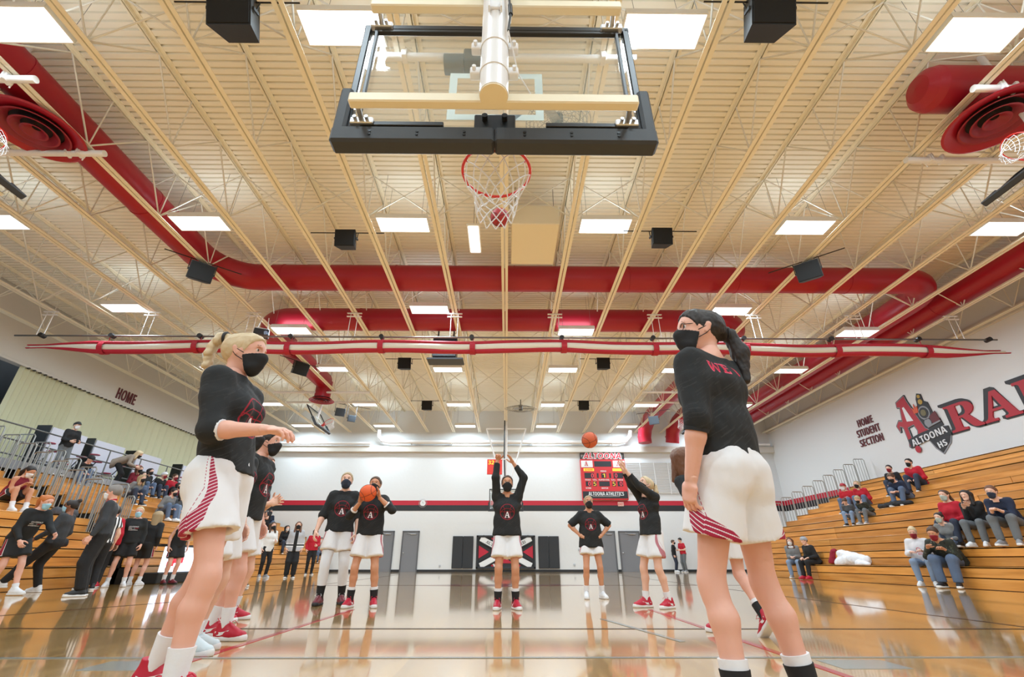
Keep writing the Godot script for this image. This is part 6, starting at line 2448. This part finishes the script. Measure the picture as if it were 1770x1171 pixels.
# ---------------------------------------------------------------- everybody in the gym
func people() -> void:
	# --- the two players in front
	person({"q": 2, "at": Vector3(-1.5, 0, -2.5), "lean": -9.0, "yaw": 90.0, "h": 1.84, "label": "blonde player with a braided ponytail standing large at the left, arm held forward", "hair": "braid", "hc": "blonde", "skin": "pink", "top": "*player", "bot": "home", "sleeve": 1.2, "white_cuff": true, "sock": 0.15, "shoe": "red", "solec": "white",
		"al": Vector3(0.2, 0.08, -0.2), "ar": Vector3(-0.1, 0.08, 0.08), "wr": Vector3(-0.2, 1.12, 0.26), "wl": Vector3(0.23, 0.9, -0.06), "epr": Vector3(-0.2, -1, -0.5), "pr": Vector3(0.3, -1, 0), "hem": -0.04, "loose": 0.88, "hp": 0.0, "fl": 4.0, "fr": -4.0, "short_len": 0.6})
	person({"q": 2, "at": Vector3(1.0, 0, -2.1), "yaw": -148.0, "h": 1.79, "label": "dark haired player with glasses standing large at the right, seen from behind", "hair": "lowpony", "hc": "dark", "skin": "pink", "top": "*player_we", "bot": "home", "sleeve": 1.2, "sock": 0.16, "sock2": true, "shoe": "red", "glasses": true,
		"al": Vector3(0.13, 0.08, 0.05), "ar": Vector3(-0.2, 0.08, -0.02), "wl": Vector3(0.23, 0.87, 0.03), "wr": Vector3(-0.17, 1.08, 0.17), "epr": Vector3(0.5, -1, 0.3), "hr_dir": Vector3(0.1, -1, 0.1), "hy": 58.0, "hp": 4.0, "hem": -0.02, "loose": 0.95, "lean": -2.0, "short_len": 0.62})
	# --- players waiting behind the left one
	person({"q": 1, "at": Vector3(-2.4, 0, -4.5), "yaw": 92.0, "h": 1.77, "label": "dark haired player in red shoes mostly hidden behind the blonde braided player", "hair": "pony", "hc": "dark", "skin": "pink", "top": "*player", "bot": "home", "sleeve": 1.2, "sock": 0.15, "al": Vector3(0.1, 0.08, -0.12), "ar": Vector3(-0.1, 0.08, 0.1)})
	person({"q": 1, "at": Vector3(-3.02, 0, -5.75), "yaw": 88.0, "h": 1.76, "label": "brown haired player clapping beside the blonde braided player's shoulder", "hair": "bun", "hc": "auburn", "skin": "fair", "top": "*player", "bot": "home", "sleeve": 1.25, "sock": 0.15, "wl": Vector3(0.04, 1.2, 0.22), "wr": Vector3(-0.04, 1.18, 0.22), "pl": Vector3(-1, 0, 0), "pr": Vector3(1, 0, 0), "hand_l": "open", "hand_r": "open"})
	person({"q": 1, "at": Vector3(-2.22, 0, -3.85), "yaw": 90.0, "h": 1.66, "label": "player in pale blue and white shoes hidden behind the blonde braided player's legs", "hair": "pony", "hc": "brown", "top": "*player", "bot": "home", "sleeve": 1.2, "sock": 0.13, "shoe": "pale_blue", "al": Vector3(0.1, 0.08, -0.05), "ar": Vector3(-0.1, 0.08, 0.05)})
	# --- player behind the right one, walking off
	person({"q": 1, "at": Vector3(2.05, 0, -4.65), "yaw": 196.0, "h": 1.72, "label": "long haired player walking away behind the dark haired player with glasses", "hair": "long", "hc": "auburn", "skin": "pink", "top": "*player", "bot": "home", "sleeve": 1.2, "sock": 0.15, "sock2": true, "lean": 16.0, "roll": 22.0, "al": Vector3(0.09, 0.08, 0.12), "ar": Vector3(-0.08, 0.15, -0.22), "fpr": 38.0})
	# --- shooting line
	person({"q": 1, "at": Vector3(-2.62, 0, -7.75), "yaw": 14.0, "h": 1.9, "label": "tall player in white leg sleeves standing behind the player holding a ball", "hair": "bun", "hc": "ash", "skin": "fair", "mask": "navy", "top": "*player", "bot": "home", "sleeve": 1.15, "sock": 0.2, "sock2": true, "shoe": "maroon", "solec": "black", "leg_sleeve": true, "al": Vector3(0.15, 0.08, -0.05), "ar": Vector3(-0.12, 0.08, 0.05), "wr": Vector3(-0.3, 0.9, 0.12), "hp": 8.0, "short_len": 0.6})
	var holder := person({"q": 1, "at": Vector3(-2.03, 0, -7.35), "yaw": 4.0, "h": 1.77, "label": "player holding an orange basketball up in front of her mask", "hair": "bun", "hc": "brown", "skin": "tan", "top": "*player", "bot": "home", "sleeve": 1.45, "white_cuff": true, "sock": 0.17, "sock2": true, "al": Vector3(0.17, 0.08, 0.02), "ar": Vector3(-0.15, 0.08, 0.04), "wl": Vector3(0.13, 1.4, 0.27), "wr": Vector3(-0.15, 1.33, 0.25), "epl": Vector3(0.9, -0.8, 0), "epr": Vector3(-0.7, -1, 0), "pl": Vector3(-1, 0, 0.5), "pr": Vector3(1, 0, 0.5), "hl": Vector3(-0.15, 1, 0.25), "hr_dir": Vector3(0.1, 1, 0.25), "hand_l": "open", "hand_r": "open", "hp": 6.0})
	ball("orange basketball held up by the player left of the centre shooter", holder.position + Vector3(-0.01, 1.475, 0.33), 0.12, mat("ball_bright", rgb(222, 92, 40), 0.6))
	person({"q": 1, "at": Vector3(0.0, 0, -7.05), "yaw": 2.0, "h": 1.74, "label": "player in the centre with both arms stretched straight up after a shot", "hair": "bun", "hc": "brown", "skin": "tan", "top": "*player", "bot": "home", "sleeve": 1.8, "sock": 0.17, "sock2": true, "al": Vector3(0.12, 0.08, 0.02), "ar": Vector3(-0.12, 0.08, 0.04), "lift": 0.03, "wl": Vector3(0.09, 1.9, 0.12), "wr": Vector3(-0.15, 1.955, 0.1), "epl": Vector3(1, 0, 0.1), "epr": Vector3(-0.3, 0, 0.9), "pl": Vector3(-1, 0, 0.3), "pr": Vector3(0, -0.4, 1), "hl": Vector3(-0.5, 0.9, 0.2), "hr_dir": Vector3(0.1, 0.8, 0.5), "hand_l": "open", "hand_r": "flick", "hp": 10.0, "loose": 1.05})
	person({"q": 1, "at": Vector3(1.5, 0, -8.9), "yaw": 0.0, "h": 1.68, "label": "player in short sleeves with hands on her hips under the scoreboard", "hair": "lowpony", "hc": "ash", "skin": "tan", "top": "*player", "bot": "home", "sleeve": 0.98, "loose": 1.14, "sock": 0.13, "shoe": "white", "al": Vector3(0.14, 0.08, 0), "ar": Vector3(-0.14, 0.08, 0.03), "wl": Vector3(0.2, 1.03, 0.06), "wr": Vector3(-0.2, 1.03, 0.06), "epl": Vector3(1, 0, -0.35), "epr": Vector3(-1, 0, -0.35), "hl": Vector3(-0.8, -0.25, 0.5), "hr_dir": Vector3(0.8, -0.25, 0.5), "pl": Vector3(-0.4, -0.3, -1), "pr": Vector3(0.4, -0.3, -1), "hem": -0.14, "hp": 12.0, "short_len": 0.5})
	person({"q": 1, "at": Vector3(2.1, 0, -7.2), "yaw": -68.0, "h": 1.76, "label": "blonde player shooting with both arms raised towards the left, beside the scoreboard", "hair": "pony", "hc": "blonde", "skin": "fair", "top": "*player", "bot": "home", "sleeve": 1.75, "sock": 0.12, "al": Vector3(0.13, 0.08, -0.06), "ar": Vector3(-0.13, 0.08, 0.12), "lift": 0.02, "wl": Vector3(0.1, 1.76, 0.38), "wr": Vector3(-0.06, 1.84, 0.33), "epl": Vector3(0.4, -0.6, 0.8), "epr": Vector3(-0.4, -0.6, 0.8), "pl": Vector3(-0.5, 0.2, 1), "pr": Vector3(0.3, -0.3, 1), "hl": Vector3(0.0, 0.9, 0.4), "hr_dir": Vector3(0, 0.9, 0.3), "hand_l": "open", "hand_r": "open", "hp": 24.0, "lean": -4.0})
	# --- the other team's bench, left
	person({"at": Vector3(-9.3, 0, -9.7), "yaw": 78.0, "h": 1.86, "label": "red haired girl in black leaning forward at the far left edge", "hair": "pony", "hc": "red", "mask": "blue", "skin": "pink", "top": "*bench", "bot": "away", "shoe": "white", "lean": 24.0, "pel": Vector3(0, 0.95, -0.14), "wr": Vector3(-0.2, 0.86, 0.18), "wl": Vector3(0.15, 0.98, 0.42), "hp": -14.0, "al": Vector3(0.1, 0.08, 0.1), "ar": Vector3(-0.1, 0.08, -0.25)})
	person({"at": Vector3(-9.55, 0, -10.55), "yaw": -72.0, "h": 1.84, "label": "person in black hoodie and trousers leaning back on the left bench, white shoes", "hair": "bun", "hc": "dark", "mask": "blue", "skin": "brown", "top": "charcoal", "top_name": "hoodie", "bot": "blackpants", "shoe": "white", "fat": 1.2, "lean": -6.0, "pel": Vector3(0, 0.92, -0.05), "al": Vector3(0.14, 0.08, 0.5), "ar": Vector3(-0.16, 0.08, 0.0), "wl": Vector3(0.28, 0.92, 0.16), "glasses": true})
	person({"at": Vector3(-9.9, 0, -12.4), "yaw": 215.0, "h": 1.84, "label": "person in bright red jacket seen from behind beside the grey haired coach", "hair": "short", "hc": "dark", "mask": "", "top": "red", "top_name": "jacket", "bot": "blackpants", "shoe": "red", "bust": false, "fat": 1.12})
	person({"at": Vector3(-9.25, 0, -11.5), "yaw": 240.0, "h": 1.8, "label": "person in black and white striped shirt squeezed behind the grey haired coach", "hair": "short", "hc": "grey", "mask": "black", "top": "*stripes", "sleeve": 0.6, "bot": "blackpants", "shoe": "black", "bust": false})
	person({"at": Vector3(-7.75, 0, -9.55), "yaw": -58.0, "h": 1.95, "label": "grey haired coach in dark jacket with red collar and white mask", "hair": "short", "hc": "grey", "mask": "white", "skin": "pink", "top": "charcoal", "top_name": "jacket", "collar": "red", "bot": "blackpants", "leg_w": 1.2, "shoe": "black", "bust": false, "fat": 1.12, "hy": -18.0, "wl": Vector3(0.27, 0.88, 0.1)})
	person({"at": Vector3(-9.65, 0, -12.85), "yaw": 32.0, "h": 1.88, "label": "blonde girl in black printed shirt and pale blue mask facing the court, left", "hair": "lowpony", "hc": "blonde", "mask": "blue", "skin": "pink", "top": "*bench", "bot": "black_shorts", "shoe": "white", "sock": 0.12, "al": Vector3(0.14, 0.08, 0), "ar": Vector3(-0.16, 0.08, 0.05)})
	person({"at": Vector3(-9.68, 0, -13.5), "yaw": 190.0, "h": 1.84, "label": "long haired girl in black seen from behind, beside the glowing display table", "hair": "long", "hc": "ash", "mask": "blue", "skin": "pink", "top": "black", "bot": "away", "shoe": "white", "sock": 0.12, "fat": 1.12, "roll": -6.0})
	person({"at": Vector3(-9.35, 0, -14.3), "yaw": 60.0, "h": 1.84, "label": "bare armed girl in black uniform before the glowing display table", "hair": "pony", "hc": "brown", "mask": "black", "skin": "pink", "top": "black", "sleeve": 0.0, "bot": "away", "shoe": "maroon", "solec": "black", "sock": 0.15, "lean": 14.0})
	# --- left bleachers
	var L := func(row: int, u: float, d: Dictionary) -> void:
		d["at"] = seat(-1.0, row, u)
		d["at"].z = maxf(d["at"].z, -29.0)
		d["sit"] = true
		d["drop"] = step_down(-1.0, row)
		if not d.has("yaw"):
			d["yaw"] = 80.0
		d["al"] = Vector3(0.13, 0.09 - d.drop / (d.get("h", 1.75) / 1.75), 0.46)
		d["ar"] = Vector3(-0.13, 0.09 - d.drop / (d.get("h", 1.75) / 1.75), 0.44)
		person(d)
	L.call(4, 12.0, {"h": 1.85, "label": "player in dark red sleeveless uniform sitting with a phone at the left edge", "hair": "lowpony", "hc": "dark", "mask": "white", "skin": "tan", "top": "maroon", "sleeve": 0.0, "bot": "away", "shoe": "white", "lean": 30.0, "hp": -28.0, "wl": Vector3(0.06, 0.36, 0.38), "wr": Vector3(-0.06, 0.36, 0.38), "sock": 0.14})
	person({"at": Vector3(-15.0, 3.3, -15.6), "yaw": 70.0, "h": 1.8, "label": "man in black jacket and black cap standing by the gallery rail", "hair": "cap", "hc": "black_cloth", "mask": "white", "top": "black", "top_name": "jacket", "bot": "greypants", "shoe": "black", "bust": false, "lean": 10.0, "wr": Vector3(-0.1, 1.05, 0.34), "wl": Vector3(0.15, 1.05, 0.34)}).position = seat(-1.0, 9, 92.0) + Vector3(0.05, 0, 0)
	L.call(9, 128.0, {"h": 1.85, "label": "person in black top and jeans hunched over behind the railings, left stands", "hair": "cap", "hc": "black_cloth", "mask": "", "top": "black", "bot": "jeans", "shoe": "grey", "lean": 38.0, "hp": -30.0, "skin": "pink"})
	person({"at": seat(-1.0, 9, 196.0), "yaw": 120.0, "h": 1.8, "label": "blonde woman in long taupe coat bending over in the left stands", "hair": "long", "hc": "blonde", "mask": "black", "top": "tan", "top_name": "coat", "hem": -0.36, "loose": 1.2, "bot": "blackpants", "shoe": "black", "lean": 62.0, "pel": Vector3(0, 0.9, -0.1), "hp": -30.0, "wl": Vector3(0.15, 0.75, 0.5), "wr": Vector3(-0.15, 0.75, 0.5)})
	L.call(9, 224.0, {"h": 1.85, "label": "long haired woman in dark red just right of the bending woman, left stands", "hair": "long", "hc": "auburn", "mask": "black", "top": "maroon", "bot": "blackpants", "shoe": "black"})
	L.call(8, 226.0, {"h": 1.8, "label": "child in dark red jersey in front of the long haired woman in dark red", "hair": "bun", "hc": "dark", "mask": "black", "top": "maroon", "sleeve": 0.5, "bot": "jeans", "shoe": "black", "lean": 26.0})
	L.call(9, 243.0, {"h": 1.9, "label": "person in black shirt and blue jeans beside the white capped person, left stands", "hair": "bob", "hc": "dark", "mask": "black", "top": "black", "bot": "jeans", "shoe": "black", "sleeve": 1.3})
	L.call(9, 265.0, {"h": 1.9, "label": "person in white cap and black jacket, left stands", "hair": "cap", "hc": "white_cloth", "mask": "red", "top": "black", "bot": "darkjeans", "shoe": "black", "lean": 24.0, "bust": false})
	L.call(9, 287.0, {"h": 1.95, "label": "man in plain red shirt sitting highest in the left stands", "hair": "short", "hc": "brown", "mask": "red", "top": "red", "bot": "blackpants", "shoe": "black", "bust": false, "fat": 1.2})
	L.call(8, 303.0, {"h": 1.85, "label": "person in white mask and black top right of the man in red, left stands", "hair": "short", "hc": "brown", "mask": "white", "top": "black", "bot": "jeans", "shoe": "black", "bust": false})
	L.call(7, 222.0, {"h": 1.85, "label": "person in grey with dark jeans leaning sideways above the coach's head", "hair": "long", "hc": "ash", "mask": "black", "top": "grey", "bot": "darkjeans", "shoe": "black", "lean": 30.0})
	L.call(5, 279.0, {"h": 1.9, "label": "dark haired man in grey hoodie sitting above the blonde girl in blue mask", "hair": "short", "hc": "dark", "mask": "black", "top": "grey", "top_name": "hoodie", "bot": "jeans", "shoe": "white", "bust": false, "fat": 1.12, "lean": 24.0})
	L.call(5, 297.0, {"h": 1.85, "label": "woman in dark grey sitting right beside the man in grey hoodie", "hair": "long", "hc": "dark", "mask": "black", "top": "darkgrey", "bot": "lightjeans", "shoe": "white", "lean": 20.0})
	L.call(7, 294.0, {"h": 1.85, "label": "person in maroon sitting one row above the man in grey hoodie", "hair": "bob", "hc": "dark", "mask": "black", "top": "maroon", "bot": "darkjeans", "shoe": "black"})
	# --- left bleachers far down, behind the waiting players
	L.call(4, 453.0, {"h": 1.95, "label": "person in black raising a phone, highest of the group left of the tall player", "hair": "long", "hc": "brown", "mask": "", "top": "black", "bot": "blackpants", "shoe": "black", "yaw": 40.0, "wl": Vector3(0.05, 0.62, 0.32), "wr": Vector3(-0.12, 0.5, 0.3)})
	phone("black phone held up by the person in black high in the far left stands", seat(-1.0, 4, 453.0) + Vector3(0.26, 0.84, 0.3), 40.0)
	L.call(5, 461.0, {"h": 1.9, "label": "person in navy behind the one raising a phone, far left stands", "hair": "short", "hc": "dark", "mask": "black", "top": "navy", "bot": "jeans", "shoe": "black", "yaw": 40.0})
	L.call(2, 446.0, {"h": 1.95, "label": "long haired woman in red sweatshirt and black trousers seated left of the white sweater", "hair": "long", "hc": "brown", "mask": "black", "top": "red", "bot": "blackpants", "shoe": "white", "yaw": 50.0, "lean": 6.0})
	person({"at": Vector3(-9.25, 0, -19.5), "yaw": 48.0, "h": 1.97, "label": "long haired woman standing in white sweater and black leggings", "hair": "long", "hc": "brown", "mask": "black", "top": "white", "top_name": "sweater", "bot": "blackpants", "leg_w": 0.85, "shoe": "grey", "wl": Vector3(0.1, 1.12, 0.3), "hem": -0.16, "hp": 8.0})
	L.call(2, 489.0, {"h": 1.9, "label": "person in black with white mask seated between the white sweater and grey cardigan", "hair": "long", "hc": "dark", "mask": "white", "top": "black", "bot": "darkjeans", "shoe": "black", "yaw": 45.0})
	person({"at": Vector3(-8.1, 0, -19.2), "yaw": 22.0, "h": 1.97, "label": "woman in long grey cardigan with white hem band over black clothes", "hair": "long", "hc": "auburn", "mask": "black", "top": "*cardigan", "top_name": "cardigan", "hem": -0.16, "loose": 1.15, "bot": "blackpants", "leg_w": 1.25, "shoe": "black", "fat": 1.12, "hp": 8.0})
	person({"at": Vector3(-9.1, 0, -23.6), "yaw": 25.0, "h": 1.97, "label": "woman in red top and open black cardigan standing left of the tall player", "hair": "bob", "hc": "dark", "mask": "black", "top": "red", "bot": "blackpants", "leg_w": 0.9, "shoe": "black", "fat": 1.08, "hp": 8.0, "wl": Vector3(0.12, 1.08, 0.26), "wr": Vector3(-0.24, 0.92, 0.05)})
	L.call(1, 561.0, {"h": 1.9, "label": "person in grey seated in the far left corner behind the tall player's arm", "hair": "long", "hc": "dark", "mask": "white", "top": "grey", "bot": "jeans", "shoe": "black", "yaw": 40.0})
	person({"at": Vector3(-6.55, 0, -12.7), "yaw": 95.0, "h": 1.8, "label": "person in khaki trousers hidden behind the waiting players on the left", "hair": "short", "hc": "brown", "mask": "black", "top": "black", "bot": "khaki", "leg_w": 1.15, "shoe": "black", "bust": false})
	# --- far right corner
	person({"at": Vector3(10.15, 0, -28.9), "yaw": -70.0, "h": 1.8, "label": "man in red shirt and grey trousers standing in the far right corner", "hair": "short", "hc": "dark", "mask": "", "top": "red", "sleeve": 0.7, "bot": "greypants", "shoe": "grey", "bust": false, "fat": 1.15, "lean": 6.0, "hp": -16.0, "wl": Vector3(0.14, 1.1, 0.26), "wr": Vector3(-0.14, 1.1, 0.26)})
	person({"at": Vector3(9.72, 0, -29.2), "yaw": 60.0, "h": 1.7, "label": "person in dark clothes half hidden behind the man in red, far right corner", "hair": "short", "hc": "brown", "mask": "black", "top": "black", "bot": "darkjeans", "shoe": "white"})
	# --- right bleachers
	var R := func(row: int, u: float, d: Dictionary) -> void:
		d["at"] = seat(1.0, row, u)
		d["sit"] = true
		d["drop"] = step_down(1.0, row)
		if not d.has("yaw"):
			d["yaw"] = -75.0
		var k: float = d.get("h", 1.75) / 1.75
		if not d.has("al"):
			d["al"] = Vector3(0.13, 0.09 - d.drop / k, 0.46)
			d["ar"] = Vector3(-0.13, 0.09 - d.drop / k, 0.44)
		person(d)
	R.call(0, 1375.0, {"h": 1.85, "label": "woman in grey winter coat with white fur hood, front bench, right bleachers", "hair": "long", "hc": "auburn", "mask": "white", "top": "grey", "top_name": "coat", "fur": true, "loose": 1.2, "bot": "lightjeans", "shoe": "grey", "yaw": -40.0, "wl": Vector3(0.05, 0.24, 0.3), "wr": Vector3(-0.05, 0.24, 0.3)})
	R.call(0, 1409.0, {"h": 1.85, "label": "person in grey beanie and black coat on the front bench, pink shoes", "hair": "beanie", "hc": "grey_cloth", "under": "short", "mask": "", "top": "black", "top_name": "coat", "loose": 1.2, "bot": "blackpants", "shoe": "red", "solec": "red", "yaw": -80.0, "lean": 20.0, "hp": -10.0})
	R.call(6, 1471.0, {"h": 1.85, "label": "man in red sweatshirt and red cap with white mask, right bleachers", "hair": "cap", "hc": "red_cloth", "mask": "white", "top": "*red_tee", "bot": "jeans", "shoe": "black", "bust": false, "fat": 1.2, "yaw": -60.0})
	R.call(6, 1497.0, {"h": 1.85, "label": "woman in red sweatshirt with black mask beside the man in red cap", "hair": "bob", "hc": "ash", "mask": "black", "top": "red", "bot": "jeans", "shoe": "black", "yaw": -60.0, "lean": 22.0})
	R.call(4, 1475.0, {"h": 1.5, "label": "child in dark grey hoodie hiding the face below the man in red cap", "hair": "short", "hc": "brown", "mask": "", "top": "darkgrey", "top_name": "hoodie", "bot": "lightjeans", "shoe": "black", "yaw": -60.0, "lean": 34.0, "hp": -35.0})
	R.call(4, 1504.0, {"h": 1.55, "label": "child in patterned camouflage hoodie leaning below the woman in red", "hair": "short", "hc": "ash", "mask": "black", "top": "*camo", "top_name": "hoodie", "bot": "greypants", "shoe": "grey", "yaw": -75.0, "lean": 40.0, "hp": -25.0, "bust": false})
	R.call(8, 1552.0, {"h": 1.85, "label": "man in black jacket and dark red mask on the top rows, right bleachers", "hair": "short", "hc": "dark", "mask": "red", "top": "black", "top_name": "jacket", "bot": "darkjeans", "shoe": "black", "bust": false, "yaw": -60.0})
	R.call(8, 1592.0, {"h": 1.95, "label": "man in bright red hoodie and black mask on the top rows, right bleachers", "hair": "short", "hc": "dark", "mask": "black", "top": "red", "top_name": "hoodie", "bot": "darkjeans", "shoe": "black", "bust": false, "fat": 1.15, "yaw": -70.0, "lean": 20.0})
	R.call(6, 1568.0, {"h": 1.95, "label": "man in black and navy bent over with blue jeans below the red hoodie", "hair": "short", "hc": "brown", "mask": "black", "top": "navy", "bot": "jeans", "shoe": "black", "bust": false, "yaw": -72.0, "lean": 40.0, "hp": -22.0, "wl": Vector3(0.08, 0.2, 0.46), "wr": Vector3(-0.08, 0.2, 0.46)})
	R.call(2, 1660.0, {"h": 2.0, "label": "woman in red jacket with pale mask and ponytail, right bleachers", "hair": "lowpony", "hc": "brown", "mask": "grey", "top": "red", "top_name": "jacket", "bot": "darkjeans", "shoe": "black", "yaw": -72.0, "lean": 10.0}) 
	R.call(2, 1699.0, {"h": 1.85, "label": "dark haired girl in black holding a white phone to her face, right bleachers", "hair": "long", "hc": "dark", "mask": "", "top": "black", "bot": "greypants", "shoe": "white", "yaw": -68.0, "lean": 18.0, "wl": Vector3(0.02, 0.5, 0.32), "wr": Vector3(-0.08, 0.46, 0.3)})
	R.call(2, 1752.0, {"h": 2.0, "label": "red haired man in navy sweater resting forearms on grey knees, right edge", "hair": "short", "hc": "auburn", "mask": "navy", "top": "navy", "top_name": "sweater", "bot": "greypants", "shoe": "grey", "sock": 0.14, "bust": false, "yaw": -66.0, "lean": 34.0, "wl": Vector3(0.05, 0.3, 0.52), "wr": Vector3(-0.05, 0.3, 0.52), "sleeve": 1.7})
	R.call(1, 1652.0, {"h": 1.75, "label": "girl in pale grey mask half hidden behind the man in camouflage jacket", "hair": "bun", "hc": "dark", "mask": "grey", "top": "grey", "bot": "jeans", "shoe": "white", "yaw": -70.0, "lean": 24.0})
	R.call(0, 1598.0, {"h": 1.9, "label": "short blonde woman in white printed hoodie and ripped jeans, front bench", "hair": "short", "hc": "blonde", "mask": "red", "top": "*white_tee", "top_name": "hoodie", "loose": 1.15, "bot": "lightjeans", "shoe": "white", "yaw": -48.0, "lean": 16.0, "hp": -12.0, "wl": Vector3(0.08, 0.32, 0.34), "wr": Vector3(-0.14, 0.3, 0.34)})
	R.call(0, 1648.0, {"h": 2.1, "label": "large man in dark camouflage jacket bending beside the woman in white hoodie", "hair": "short", "hc": "brown", "mask": "red", "skin": "tan", "top": "*camo", "top_name": "jacket", "loose": 1.2, "bot": "jeans", "leg_w": 1.2, "shoe": "black", "bust": false, "fat": 1.15, "yaw": -62.0, "lean": 42.0, "hp": -14.0, "wl": Vector3(0.1, 0.3, 0.44), "wr": Vector3(-0.16, 0.34, 0.46)})
